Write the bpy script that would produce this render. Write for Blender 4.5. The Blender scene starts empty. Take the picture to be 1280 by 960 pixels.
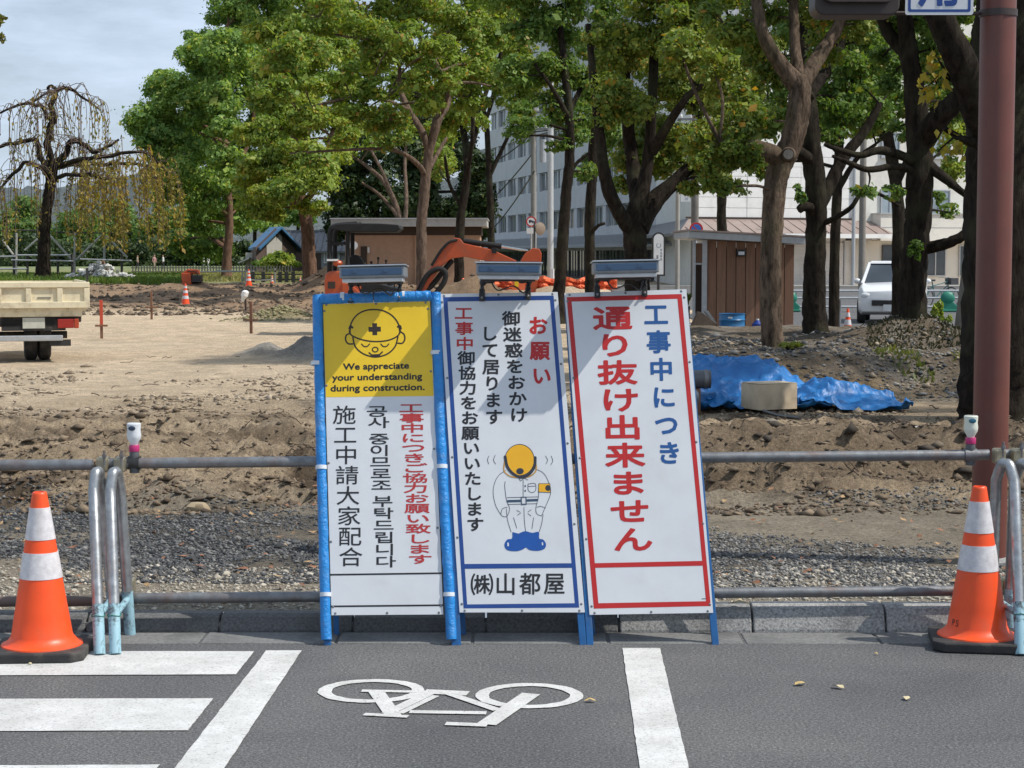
import bpy, bmesh, math, random
import numpy as np
from mathutils import Vector, Matrix

random.seed(7); RNG = np.random.default_rng(7)
R = math.radians
SC = bpy.context.scene
COL = SC.collection

# ------------------------------------------------------------------ camera
F = 2300.0; CX = 640.0; CY = 480.0; HZ = 320.0; CH = 1.70
PITCH = math.atan((CY - HZ) / F)
cam_d = bpy.data.cameras.new('camera'); cam = bpy.data.objects.new('camera', cam_d); COL.objects.link(cam)
cam.location = (0, 0, CH); cam.rotation_euler = (math.pi / 2 - PITCH, 0, 0)
cam_d.sensor_width = 36.0; cam_d.lens = F / 1280 * 36.0
cam_d.clip_start = 0.05; cam_d.clip_end = 20000
SC.camera = cam

# ------------------------------------------------------------------ sky, sun, exposure
SUN_TRAVEL = Vector((-0.60, 0.12, -0.79)).normalized()
to_sun = -SUN_TRAVEL
elev = math.asin(to_sun.z); azim = math.atan2(to_sun.x, to_sun.y)
world = bpy.data.worlds.new('World'); SC.world = world; world.use_nodes = True
wn = world.node_tree; wn.nodes.clear()
w_out = wn.nodes.new('ShaderNodeOutputWorld'); w_bg = wn.nodes.new('ShaderNodeBackground')
w_sky = wn.nodes.new('ShaderNodeTexSky'); w_sky.sky_type = 'NISHITA'; w_sky.sun_disc = False
w_sky.sun_elevation = elev; w_sky.sun_rotation = azim
w_sky.air_density = 1.0; w_sky.dust_density = 1.6; w_sky.ozone_density = 1.0
w_tc = wn.nodes.new('ShaderNodeTexCoord'); w_map = wn.nodes.new('ShaderNodeMapping')
w_map.inputs['Scale'].default_value = (2.2, 2.2, 9.0)
w_noise = wn.nodes.new('ShaderNodeTexNoise'); w_noise.inputs['Scale'].default_value = 2.6
w_noise.inputs['Detail'].default_value = 8; w_noise.inputs['Roughness'].default_value = 0.62
w_ramp = wn.nodes.new('ShaderNodeValToRGB')
w_ramp.color_ramp.elements[0].position = 0.44; w_ramp.color_ramp.elements[0].color = (0.50, 0.50, 0.50, 1)
w_ramp.color_ramp.elements[1].position = 0.66; w_ramp.color_ramp.elements[1].color = (1, 1, 1, 1)
w_mix = wn.nodes.new('ShaderNodeMix'); w_mix.data_type = 'RGBA'
w_mix.inputs[7].default_value = (6.7, 8.0, 9.8, 1)          # thin high cloud
wn.links.new(w_tc.outputs['Generated'], w_map.inputs['Vector']); wn.links.new(w_map.outputs['Vector'], w_noise.inputs['Vector'])
wn.links.new(w_noise.outputs['Fac'], w_ramp.inputs['Fac']); wn.links.new(w_ramp.outputs['Color'], w_mix.inputs[0])
wn.links.new(w_sky.outputs['Color'], w_mix.inputs[6]); wn.links.new(w_mix.outputs[2], w_bg.inputs['Color'])
w_bg.inputs['Strength'].default_value = 0.10
wn.links.new(w_bg.outputs['Background'], w_out.inputs['Surface'])
sun_d = bpy.data.lights.new('sun', 'SUN'); sun_d.energy = 4.5; sun_d.angle = R(0.53); sun_d.color = (1.0, 0.955, 0.88)
sun = bpy.data.objects.new('sun', sun_d); COL.objects.link(sun)
sun.rotation_euler = SUN_TRAVEL.to_track_quat('-Z', 'Y').to_euler(); sun.location = (20, -12, 30)
SC.view_settings.view_transform = 'Standard'; SC.view_settings.look = 'None'
SC.view_settings.exposure = 0.0; SC.view_settings.gamma = 1.0
SC.cycles.max_bounces = 8; SC.cycles.transparent_max_bounces = 12
SC.cycles.use_denoising = True

# ------------------------------------------------------------------ picture ray -> place
UPV = Vector((0, math.sin(PITCH), math.cos(PITCH))); FWD = Vector((0, math.cos(PITCH), -math.sin(PITCH)))
def ray(px, py): return Vector((1, 0, 0)) * ((px - CX) / F) + UPV * ((CY - py) / F) + FWD
def at(px, py, Y):
    d = ray(px, py); return Vector((0, 0, CH)) + d * (Y / d.y)
def gr(px, py, z=0.0):
    d = ray(px, py); return Vector((0, 0, CH)) + d * ((z - CH) / d.z)
def ppm(Y): return F / Y                       # pixels of the photograph per metre at a distance

# ------------------------------------------------------------------ numpy noise
def _h(ix, iy, s):
    n = (ix.astype(np.int64) * 374761393 + iy.astype(np.int64) * 668265263 + s * 974634541) & 0x7fffffff
    n = ((n ^ (n >> 13)) * 1274126177) & 0x7fffffff
    n = (n ^ (n >> 16)) & 0xffff
    return n / 65535.0
def vnoise(x, y, s=0):
    ix = np.floor(x); iy = np.floor(y); fx = x - ix; fy = y - iy
    fx = fx * fx * (3 - 2 * fx); fy = fy * fy * (3 - 2 * fy)
    a = _h(ix, iy, s); b = _h(ix + 1, iy, s); c = _h(ix, iy + 1, s); d = _h(ix + 1, iy + 1, s)
    return (a * (1 - fx) + b * fx) * (1 - fy) + (c * (1 - fx) + d * fx) * fy
def fbm(x, y, s=0, o=4):
    t = 0; a = 0.5
    for k in range(o):
        t = t + a * (vnoise(x, y, s + k * 17) - 0.5); x = x * 2.03 + 11.3; y = y * 2.03 + 5.7; a *= 0.5
    return t
def sst(a, b, x):
    t = np.clip((x - a) / (b - a), 0, 1); return t * t * (3 - 2 * t)

# ------------------------------------------------------------------ materials
def _nodes(name):
    m = bpy.data.materials.new(name); m.use_nodes = True; nt = m.node_tree; nt.nodes.clear()
    o = nt.nodes.new('ShaderNodeOutputMaterial'); b = nt.nodes.new('ShaderNodeBsdfPrincipled')
    nt.links.new(b.outputs[0], o.inputs[0]); return m, nt, b, o
def _noise(nt, scale, detail=4, rough=0.6, vec=None, dist=0.0):
    n = nt.nodes.new('ShaderNodeTexNoise'); n.inputs['Scale'].default_value = scale
    n.inputs['Detail'].default_value = detail; n.inputs['Roughness'].default_value = rough; n.inputs['Distortion'].default_value = dist
    if vec is not None: nt.links.new(vec, n.inputs['Vector'])
    return n
def _ramp(nt, src, stops):
    r = nt.nodes.new('ShaderNodeValToRGB'); e = r.color_ramp.elements
    while len(e) < len(stops): e.new(0.5)
    for i, (p, c) in enumerate(stops): e[i].position = p; e[i].color = (*c, 1)
    nt.links.new(src, r.inputs['Fac']); return r
def _mix(nt, fac, a, b, mode='MIX'):
    m = nt.nodes.new('ShaderNodeMix'); m.data_type = 'RGBA'; m.blend_type = mode
    for s, v in ((0, fac), (6, a), (7, b)):
        if isinstance(v, (int, float)): m.inputs[s].default_value = v
        elif isinstance(v, tuple): m.inputs[s].default_value = (*v, 1)
        else: nt.links.new(v, m.inputs[s])
    return m.outputs[2]
def _bump(nt, b, h, strength, dist=0.01):
    n = nt.nodes.new('ShaderNodeBump'); n.inputs['Strength'].default_value = strength; n.inputs['Distance'].default_value = dist
    nt.links.new(h, n.inputs['Height']); nt.links.new(n.outputs[0], b.inputs['Normal'])
def mat(name, c, rough=0.6, c2=None, scale=8.0, lo=0.35, hi=0.7, bump=0.0, bscale=None, bdist=0.004, metal=0.0, grime=None, gscale=3.0, gamt=0.35, coat=0.0, stretch=None):
    """plain procedural material: two tones by noise, optional grime patches, optional bump"""
    m, nt, b, o = _nodes(name)
    tc = nt.nodes.new('ShaderNodeTexCoord'); vec = tc.outputs['Object']
    if stretch:
        mp = nt.nodes.new('ShaderNodeMapping'); mp.inputs['Scale'].default_value = stretch
        nt.links.new(vec, mp.inputs['Vector']); vec = mp.outputs['Vector']
    if c2 is None: c2 = tuple(max(0, x * 0.82) for x in c)
    n = _noise(nt, scale, 5, 0.65, vec)
    col = _ramp(nt, n.outputs['Fac'], [(lo, c), (hi, c2)]).outputs['Color']
    if grime:
        g = _noise(nt, gscale, 6, 0.7, vec, 0.4)
        gm = _ramp(nt, g.outputs['Fac'], [(0.5, (0, 0, 0)), (0.72, (gamt,) * 3)])
        col = _mix(nt, gm.outputs['Color'], col, grime)
    nt.links.new(col, b.inputs['Base Color'])
    b.inputs['Roughness'].default_value = rough; b.inputs['Metallic'].default_value = metal
    if coat: b.inputs['Coat Weight'].default_value = coat
    if bump:
        bn = _noise(nt, bscale or scale * 4, 4, 0.6, vec); _bump(nt, b, bn.outputs['Fac'], bump, bdist)
    return m
def leaf_mat(name, cols, trans=0.36, rough=0.55, vscale=0.6):
    """every leaf its own tone (random per island), larger drifts of tone through the crown"""
    m, nt, b, o = _nodes(name)
    g = nt.nodes.new('ShaderNodeNewGeometry'); tc = nt.nodes.new('ShaderNodeTexCoord')
    k = len(cols)
    r1 = _ramp(nt, g.outputs['Random Per Island'], [((.91 * i / max(1, k - 2)) if i < k - 1 else .992, tuple(.6 * a + .4 * b_ for a, b_ in zip(c, cols[(k - 1) // 2])) if i < k - 1 else c) for i, c in enumerate(cols)])
    n = _noise(nt, vscale, 3, 0.5, tc.outputs['Object'])
    r2 = _ramp(nt, n.outputs['Fac'], [(0.35, (0.72, 0.80, 0.75)), (0.62, (1.15, 1.08, 0.9))])
    col = _mix(nt, 1.0, r1.outputs['Color'], r2.outputs['Color'], 'MULTIPLY')
    nt.links.new(col, b.inputs['Base Color']); b.inputs['Roughness'].default_value = rough
    b.inputs['Specular IOR Level'].default_value = 0.35
    t = nt.nodes.new('ShaderNodeBsdfTranslucent')
    tcol = _mix(nt, 1.0, col, (1.5, 1.5, 0.6), 'MULTIPLY'); nt.links.new(tcol, t.inputs['Color'])
    mx = nt.nodes.new('ShaderNodeMixShader'); mx.inputs[0].default_value = trans
    nt.links.new(b.outputs[0], mx.inputs[1]); nt.links.new(t.outputs[0], mx.inputs[2]); nt.links.new(mx.outputs[0], o.inputs[0])
    return m
def bark_mat(name, c, c2, moss=None, scale=9.0, bump=0.9, bd=0.04):
    m, nt, b, o = _nodes(name)
    tc = nt.nodes.new('ShaderNodeTexCoord'); mp = nt.nodes.new('ShaderNodeMapping'); mp.inputs['Scale'].default_value = (1, 1, 0.28)
    nt.links.new(tc.outputs['Object'], mp.inputs['Vector'])
    n = _noise(nt, scale, 7, 0.72, mp.outputs['Vector'], 0.3); n2 = _noise(nt, scale * 0.12, 3, 0.6, tc.outputs['Object'])
    col = _ramp(nt, n.outputs['Fac'], [(0.36, c2), (0.62, c)]).outputs['Color']
    if moss:
        mm = _ramp(nt, n2.outputs['Fac'], [(0.5, (0, 0, 0)), (0.7, (0.7, 0.7, 0.7))]); col = _mix(nt, mm.outputs['Color'], col, moss)
    nt.links.new(col, b.inputs['Base Color']); b.inputs['Roughness'].default_value = 0.95; b.inputs['Specular IOR Level'].default_value = 0.12
    _bump(nt, b, n.outputs['Fac'], bump, bd); return m
def glass_mat(name, c=(0.03, 0.04, 0.05), rough=0.06):
    m, nt, b, o = _nodes(name)
    tc = nt.nodes.new('ShaderNodeTexCoord'); n = _noise(nt, 0.5, 2, 0.5, tc.outputs['Object'])
    col = _ramp(nt, n.outputs['Fac'], [(0.35, c), (0.7, tuple(x * 2.2 + 0.01 for x in c))]).outputs['Color']
    nt.links.new(col, b.inputs['Base Color']); b.inputs['Roughness'].default_value = rough; b.inputs['Specular IOR Level'].default_value = 0.7
    return m

M = {}
M['sign_white'] = mat('sign_white', (0.66, 0.68, 0.705), 0.38, (0.61, 0.63, 0.66), 5, grime=(0.55, 0.53, 0.48), gscale=5, gamt=0.28)
M['sign_yellow'] = mat('sign_yellow', (0.82, 0.55, 0.018), 0.42, (0.76, 0.50, 0.016), 6, grime=(0.5, 0.36, 0.05), gscale=9, gamt=0.15)
M['print_black'] = mat('print_black', (0.012, 0.012, 0.014), 0.5, (0.02, 0.02, 0.022), 20)
M['print_red'] = mat('print_red', (0.50, 0.016, 0.016), 0.45, (0.44, 0.014, 0.014), 9)
M['print_dull_red'] = mat('print_dull_red', (0.48, 0.035, 0.035), 0.5, (0.42, 0.03, 0.03), 20)
M['print_blue'] = mat('print_blue', (0.012, 0.060, 0.26), 0.45, (0.010, 0.05, 0.22), 9)
M['print_text_blue'] = mat('print_text_blue', (0.015, 0.095, 0.30), 0.45, (0.013, 0.08, 0.26), 9)
M['print_orange'] = mat('print_orange', (0.80, 0.42, 0.015), 0.45, (0.75, 0.38, 0.012), 9)
M['print_navy'] = mat('print_navy', (0.03, 0.035, 0.05), 0.45)
M['print_boot'] = mat('print_boot', (0.008, 0.085, 0.36), 0.45)
M['sign_steel_blue'] = mat('sign_steel_blue', (0.012, 0.12, 0.33), 0.42, (0.010, 0.09, 0.26), 10, bump=0.15, bscale=60, grime=(0.2, 0.17, 0.13), gscale=14, gamt=0.4)
M['foam_blue'] = mat('foam_blue', (0.018, 0.235, 0.62), 0.36, (0.014, 0.19, 0.52), 14, bump=0.8, bscale=30, bdist=0.014, grime=(0.3, 0.36, 0.42), gscale=8, gamt=0.35)
M['tie_white'] = mat('tie_white', (0.66, 0.70, 0.74), 0.4, (0.55, 0.6, 0.66), 30)
M['black_plastic'] = mat('black_plastic', (0.014, 0.014, 0.015), 0.45, (0.03, 0.03, 0.03), 12, bump=0.1, grime=(0.16, 0.14, 0.12), gscale=9, gamt=0.25)
M['rubber'] = mat('rubber', (0.018, 0.018, 0.02), 0.75, (0.04, 0.038, 0.036), 10, bump=0.4, bscale=60, grime=(0.18, 0.16, 0.13), gscale=7, gamt=0.4)
M['galv'] = mat('galv', (0.42, 0.44, 0.45), 0.38, (0.26, 0.27, 0.28), 26, metal=0.75, bump=0.12, bscale=90, grime=(0.18, 0.13, 0.09), gscale=9, gamt=0.4)
M['galv_dark'] = mat('galv_dark', (0.24, 0.25, 0.26), 0.5, (0.15, 0.15, 0.155), 20, metal=0.6, bump=0.2, bscale=80, grime=(0.2, 0.1, 0.06), gscale=7, gamt=0.45)
M['hoop_blue'] = mat('hoop_blue', (0.30, 0.48, 0.55), 0.5, (0.24, 0.42, 0.50), 12, grime=(0.06, 0.075, 0.08), gscale=22, gamt=1.6)
M['clamp_zinc'] = mat('clamp_zinc', (0.42, 0.37, 0.25), 0.4, (0.30, 0.28, 0.22), 30, metal=0.7, bump=0.2, grime=(0.15, 0.09, 0.05), gscale=20, gamt=0.5)
M['cone_orange'] = mat('cone_orange', (0.88, 0.085, 0.010), 0.42, (0.80, 0.07, 0.010), 6, bump=0.1, bscale=50, grime=(0.42, 0.12, 0.05), gscale=6, gamt=0.55)
M['cone_white'] = mat('cone_white', (0.66, 0.64, 0.65), 0.35, (0.56, 0.54, 0.56), 40, lo=0.4, hi=0.6, bump=0.1, bscale=200, grime=(0.35, 0.32, 0.3), gscale=9, gamt=0.6)
M['bottle'] = mat('bottle', (0.72, 0.74, 0.66), 0.15, (0.62, 0.66, 0.56), 14)
M['bottle_grey'] = mat('bottle_grey', (0.70, 0.72, 0.74), 0.15, (0.60, 0.62, 0.66), 14)
M['collar_pink'] = mat('collar_pink', (0.50, 0.03, 0.16), 0.4)
M['dark_label'] = mat('dark_label', (0.03, 0.05, 0.09), 0.3)
M['label_teal'] = mat('label_teal', (0.03, 0.13, 0.2), 0.3)
M['pole_brown'] = mat('pole_brown', (0.15, 0.044, 0.031), 0.45, (0.12, 0.036, 0.026), 5, bump=0.1, bscale=120, grime=(0.1, 0.06, 0.05), gscale=3, gamt=0.4)
M['signal_brown'] = mat('signal_brown', (0.035, 0.022, 0.018), 0.5, (0.05, 0.034, 0.03), 8)
M['lens_dark'] = glass_mat('lens_dark', (0.008, 0.010, 0.012), 0.15)
M['lamp_blue'] = glass_mat('lamp_blue', (0.016, 0.042, 0.085), 0.25)
M['lamp_grey'] = mat('lamp_grey', (0.27, 0.29, 0.31), 0.4, (0.21, 0.23, 0.25), 14, metal=0.4, grime=(0.2, 0.2, 0.18), gscale=12, gamt=0.3)
M['lamp_lens'] = mat('lamp_lens', (0.70, 0.72, 0.74), 0.15)
M['solar_cell'] = glass_mat('solar_cell', (0.008, 0.012, 0.035), 0.1)
M['asphalt_paint'] = None

# ------------------------------------------------------------------ mesh builder
def link(name, me, m=None, parent=None, loc=None):
    o = bpy.data.objects.new(name, me); COL.objects.link(o)
    if m is not None and not len(me.materials): me.materials.append(m)
    if parent is not None: o.parent = parent
    if loc is not None: o.location = loc
    return o
def np_mesh(name, verts, faces, smooth=False):
    verts = np.asarray(verts, np.float32); faces = np.asarray(faces, np.int32); k = faces.shape[1]; n = len(faces)
    me = bpy.data.meshes.new(name); me.vertices.add(len(verts)); me.vertices.foreach_set('co', verts.ravel())
    me.loops.add(n * k); me.loops.foreach_set('vertex_index', faces.ravel())
    me.polygons.add(n); me.polygons.foreach_set('loop_start', np.arange(n, dtype=np.int32) * k)
    me.update(calc_edges=True)
    if smooth: me.polygons.foreach_set('use_smooth', np.ones(n, bool))
    return me
class MB:
    def __init__(s): s.v = []; s.f = []
    def add(s, vs, fs):
        b = len(s.v); s.v += [tuple(v) for v in vs]; s.f += [tuple(i + b for i in f) for f in fs]; return s
    def box(s, c, d, M4=None):
        x, y, z = c; a, b, e = d[0] / 2, d[1] / 2, d[2] / 2
        vs = [Vector((x + i * a, y + j * b, z + k * e)) for i in (-1, 1) for j in (-1, 1) for k in (-1, 1)]
        if M4 is not None: vs = [M4 @ v for v in vs]
        return s.add(vs, [(0, 1, 3, 2), (4, 6, 7, 5), (0, 4, 5, 1), (2, 3, 7, 6), (0, 2, 6, 4), (1, 5, 7, 3)])
    def prism(s, poly, d0, d1, M4=None, axis='y'):
        """2-D outline (anticlockwise) pushed along an axis"""
        n = len(poly)
        def mk(p, d):
            v = {'y': (p[0], d, p[1]), 'z': (p[0], p[1], d), 'x': (d, p[0], p[1])}[axis]
            v = Vector(v); return M4 @ v if M4 is not None else v
        vs = [mk(p, d0) for p in poly] + [mk(p, d1) for p in poly]
        fs = [tuple(range(n)), tuple(range(2 * n - 1, n - 1, -1))] + [(i, i + n, (i + 1) % n + n, (i + 1) % n) for i in range(n)]
        return s.add(vs, fs)
    def tube(s, pts, rad, n=8, cap=True, lump=0.0, seed=0, closed=False):
        pts = [Vector(p) for p in pts]; k = len(pts)
        if not hasattr(rad, '__len__'): rad = [rad] * k
        up = None; vs = []; rr = random.Random(seed)
        for i, p in enumerate(pts):
            if closed: t = (pts[(i + 1) % k] - pts[i - 1])
            else: t = (pts[min(i + 1, k - 1)] - pts[max(i - 1, 0)])
            t = t.normalized() if t.length > 1e-9 else Vector((0, 0, 1))
            if up is None:
                up = t.orthogonal().normalized()
            up = (up - t * up.dot(t)); up = up.normalized() if up.length > 1e-6 else t.orthogonal().normalized()
            w = t.cross(up)
            for j in range(n):
                a = 2 * math.pi * j / n; q = rad[i] * (1 + (lump * (rr.random() - 0.5) * 2 if lump else 0))
                vs.append(p + up * (q * math.cos(a)) + w * (q * math.sin(a)))
        fs = []
        for i in range(k if closed else k - 1):
            i2 = (i + 1) % k
            for j in range(n): fs.append((i * n + j, i * n + (j + 1) % n, i2 * n + (j + 1) % n, i2 * n + j))
        if cap and not closed: fs += [tuple(range(n - 1, -1, -1)), tuple(range((k - 1) * n, k * n))]
        return s.add(vs, fs)
    def lathe(s, prof, n=24, M4=None, cap=True):
        vs = []
        for r, z in prof:
            for j in range(n):
                a = 2 * math.pi * j / n; v = Vector((r * math.cos(a), r * math.sin(a), z)); vs.append(M4 @ v if M4 is not None else v)
        fs = []; k = len(prof)
        for i in range(k - 1):
            for j in range(n): fs.append((i * n + j, i * n + (j + 1) % n, (i + 1) * n + (j + 1) % n, (i + 1) * n + j))
        if cap: fs += [tuple(range(n - 1, -1, -1)), tuple(range((k - 1) * n, k * n))]
        return s.add(vs, fs)
    def ball(s, c, r, n=10, m=7, M4=None, lump=0, seed=0):
        if not hasattr(r, '__len__'): r = (r, r, r)
        rr = random.Random(seed); vs = [Vector(c) + Vector((0, 0, -r[2]))]
        for i in range(1, m):
            t = math.pi * i / m
            for j in range(n):
                a = 2 * math.pi * j / n; q = 1 + lump * (rr.random() - 0.5) * 2
                vs.append(Vector(c) + Vector((r[0] * math.sin(t) * math.cos(a) * q, r[1] * math.sin(t) * math.sin(a) * q, -r[2] * math.cos(t) * q)))
        vs.append(Vector(c) + Vector((0, 0, r[2])))
        if M4 is not None: vs = [M4 @ v for v in vs]
        fs = [(0, 1 + (j + 1) % n, 1 + j) for j in range(n)]
        for i in range(m - 2):
            for j in range(n): fs.append((1 + i * n + j, 1 + i * n + (j + 1) % n, 1 + (i + 1) * n + (j + 1) % n, 1 + (i + 1) * n + j))
        e = len(vs) - 1; b = 1 + (m - 2) * n
        fs += [(b + j, b + (j + 1) % n, e) for j in range(n)]
        return s.add(vs, fs)
    def mesh(s, name, origin=None, smooth=None):
        me = bpy.data.meshes.new(name); vs = s.v
        if origin is not None: vs = [(v[0] - origin[0], v[1] - origin[1], v[2] - origin[2]) for v in vs]
        me.from_pydata(vs, [], s.f); me.update()
        if smooth is not None:
            me.polygons.foreach_set('use_smooth', np.ones(len(me.polygons), bool)); me.set_sharp_from_angle(angle=R(smooth))
        return me
    def build(s, name, m, parent=None, origin=None, smooth=None, bevel=0, loc=None):
        o = link(name, s.mesh(name, origin, smooth), m, parent, loc)
        if bevel:
            b = o.modifiers.new('bevel', 'BEVEL'); b.width = bevel; b.segments = 2; b.limit_method = 'ANGLE'; b.angle_limit = R(40)
        return o
def crom(pts, step=6):
    """smooth path through points (tuples of any length)"""
    P = [np.array(p, float) for p in pts]; out = []
    P = [2 * P[0] - P[1]] + P + [2 * P[-1] - P[-2]]
    for i in range(1, len(P) - 2):
        for k in range(step):
            t = k / step
            out.append(0.5 * (2 * P[i] + (P[i + 1] - P[i - 1]) * t + (2 * P[i - 1] - 5 * P[i] + 4 * P[i + 1] - P[i + 2]) * t * t + (3 * P[i] - P[i - 1] - 3 * P[i + 1] + P[i + 2]) * t ** 3))
    out.append(P[-2]); return out

def tag(o, label=None, cat=None, group=None, kind=None):
    if label: o['label'] = label
    if cat: o['category'] = cat
    if group: o['group'] = group
    if kind: o['kind'] = kind
    return o
def thing(name, label, cat, loc=(0, 0, 0), rotz=0.0, group=None):
    o = bpy.data.objects.new(name, None); COL.objects.link(o); o.location = loc; o.rotation_euler = (0, 0, rotz)
    o.empty_display_size = 0.1
    return tag(o, label, cat, group)
def dup(root, loc, rotz=None, label=None, group=None, scale=None):
    r = root.copy(); COL.objects.link(r); r.location = loc
    if rotz is not None: r.rotation_euler = (0, 0, rotz)
    if scale: r.scale = (scale,) * 3
    if label: r['label'] = label
    if group: r['group'] = group
    for ch in list(root.children):
        c = ch.copy(); COL.objects.link(c); c.parent = r
        for g in ch.children:
            d = g.copy(); COL.objects.link(d); d.parent = c
    return r
# ================================================================== THE ROAD, KERB AND GROUND
def asphalt_mat():
    m, nt, b, o = _nodes('asphalt')
    tc = nt.nodes.new('ShaderNodeTexCoord'); v = tc.outputs['Object']
    fine = _noise(nt, 95, 4, 0.85, v); mid = _noise(nt, 55, 4, 0.7, v); big = _noise(nt, 0.9, 5, 0.6, v, 0.5)
    vor = nt.nodes.new('ShaderNodeTexVoronoi'); vor.inputs['Scale'].default_value = 120; nt.links.new(v, vor.inputs['Vector'])
    c1 = _ramp(nt, fine.outputs['Fac'], [(0.34, (0.028, 0.029, 0.031)), (0.52, (0.098, 0.099, 0.101)), (0.70, (0.25, 0.25, 0.247))]).outputs['Color']
    c2 = _ramp(nt, big.outputs['Fac'], [(0.3, (0.74, 0.74, 0.76)), (0.7, (1.26, 1.23, 1.18))]).outputs['Color']
    col = _mix(nt, 1.0, c1, c2, 'MULTIPLY')
    c3 = _ramp(nt, mid.outputs['Fac'], [(0.35, (0.8, 0.8, 0.8)), (0.65, (1.15, 1.15, 1.15))]).outputs['Color']
    col = _mix(nt, 1.0, col, c3, 'MULTIPLY')
    nt.links.new(col, b.inputs['Base Color']); b.inputs['Roughness'].default_value = 0.85
    _bump(nt, b, vor.outputs['Distance'], 0.55, 0.004); return m
def paint_mat():
    m, nt, b, o = _nodes('road_paint')
    tc = nt.nodes.new('ShaderNodeTexCoord'); v = tc.outputs['Object']
    fine = _noise(nt, 90, 5, 0.75, v); big = _noise(nt, 4, 5, 0.7, v)
    c1 = _ramp(nt, fine.outputs['Fac'], [(0.33, (0.17, 0.17, 0.17)), (0.41, (0.52, 0.52, 0.51)), (0.5, (0.62, 0.62, 0.605))]).outputs['Color']
    c2 = _ramp(nt, big.outputs['Fac'], [(0.35, (1, 1, 1)), (0.7, (0.72, 0.715, 0.70))]).outputs['Color']
    nt.links.new(_mix(nt, 1.0, c1, c2, 'MULTIPLY'), b.inputs['Base Color']); b.inputs['Roughness'].default_value = 0.7
    _bump(nt, b, fine.outputs['Fac'], 0.4, 0.003); return m
M['asphalt'] = asphalt_mat(); M['road_paint'] = paint_mat()
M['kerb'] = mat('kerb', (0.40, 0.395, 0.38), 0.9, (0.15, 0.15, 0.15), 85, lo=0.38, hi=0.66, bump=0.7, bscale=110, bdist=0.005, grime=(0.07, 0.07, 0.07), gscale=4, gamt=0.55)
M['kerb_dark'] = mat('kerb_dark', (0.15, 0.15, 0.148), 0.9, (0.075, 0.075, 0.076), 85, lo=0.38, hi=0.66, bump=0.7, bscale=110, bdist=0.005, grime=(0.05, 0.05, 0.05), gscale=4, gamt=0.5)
M['gutter'] = mat('gutter', (0.20, 0.198, 0.19), 0.9, (0.11, 0.11, 0.11), 60, bump=0.5, bscale=110, grime=(0.06, 0.06, 0.06), gscale=3, gamt=0.7)

KY = 8.22                                                   # foot of the kerb
road_mb = MB(); road_mb.add([(-80, -40, 0), (80, -40, 0), (80, KY + .04, 0), (-80, KY + .04, 0)], [(0, 1, 2, 3)])
road = tag(road_mb.build('road', M['asphalt']), 'grey asphalt road in front of the fence', kind='structure')
def on_road(px, py, z=0.004):
    p = gr(px, py, 0.0); return (p.x, p.y, z)
def flat(name, polys, z=0.004, parent=road):
    mb = MB()
    for i, pl in enumerate(polys):
        mb.add([(p[0], p[1], z) for p in pl], [tuple(range(len(pl)))])
    return mb.build(name, M['road_paint'], parent)
def rough_edge(p, q, n=40, a=0.0016):
    return [(p[0] + (q[0] - p[0]) * i / n + random.uniform(-a, a), p[1] + (q[1] - p[1]) * i / n + random.uniform(-a, a)) for i in range(n)]
def painted_quad(name, c):
    c = [gr(*q) for q in c]; pl = []
    for i in range(4): pl += rough_edge(c[i], c[(i + 1) % 4])
    area = sum(pl[i][0] * pl[(i + 1) % len(pl)][1] - pl[(i + 1) % len(pl)][0] * pl[i][1] for i in range(len(pl)))
    if area < 0: pl.reverse()
    return flat(name, [pl])
painted_quad('crosswalk_stripe', [(-700, 815), (318, 815), (295, 844), (-700, 848)])
painted_quad('crosswalk_stripe', [(-700, 876), (267, 874), (235, 914), (-700, 918)])
painted_quad('crosswalk_stripe', [(-800, 962), (200, 957), (150, 1020), (-800, 1030)])
painted_quad('edge_line', [(333, 814), (377, 814), (262, 990), (196, 990)])
painted_quad('edge_line', [(778, 811), (825, 811), (868, 990), (804, 990)])
# bicycle marking, drawn in road metres
def bike():
    mb = MB()
    def ring(px0, px1, py0, py1, w):
        a = gr(px0, (py0 + py1) / 2); b = gr(px1, (py0 + py1) / 2); t = gr((px0 + px1) / 2, py0); d = gr((px0 + px1) / 2, py1)
        cx, cy = (a.x + b.x) / 2, (t.y + d.y) / 2; rx, ry = (b.x - a.x) / 2, (t.y - d.y) / 2; n = 48
        vs = []
        for i in range(n):
            u = 2 * math.pi * i / n; q = random.uniform(-.0025, .0025)
            vs.append((cx + (rx + q) * math.cos(u), cy + (ry + q) * math.sin(u), 0.004))
        for i in range(n):
            u = 2 * math.pi * i / n; q = random.uniform(-.0025, .0025)
            vs.append((cx + (rx - w + q) * math.cos(u), cy + (ry - w + q) * math.sin(u), 0.004))
        mb.add(vs, [(i, (i + 1) % n, n + (i + 1) % n, n + i) for i in range(n)])
    def bar(a, b, w, z):
        a = gr(*a); b = gr(*b); d = (b - a); d.z = 0; d.normalize(); s = Vector((-d.y, d.x, 0)) * w / 2
        mb.add([(*(a + s).xy, z), (*(a - s).xy, z), (*(b - s).xy, z), (*(b + s).xy, z)], [(0, 1, 2, 3)])
    ring(397.5, 531, 850, 879.5, 0.052); ring(594, 729, 855, 886.5, 0.052)
    k = [0]
    def B(a, b, w): k[0] += 1; bar(a, b, w, 0.0042 + 0.00012 * k[0])
    B((452, 864.5), (534, 866), .036); B((531, 865.5), (585, 868), .07)           # bar and saddle
    B((470, 865), (492, 896), .062); B((455, 894), (510, 897), .038)              # fork and handlebar
    B((484, 893), (538, 867), .05); B((512, 891), (608, 892.5), .045)
    B((555, 866), (622, 889), .042); B((500, 893), (545, 871), .03)
    B((664, 868.5), (608, 907), .075); B((557, 906), (609, 908), .045)
    return mb.build('bicycle_marking', M['road_paint'], road)
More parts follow.
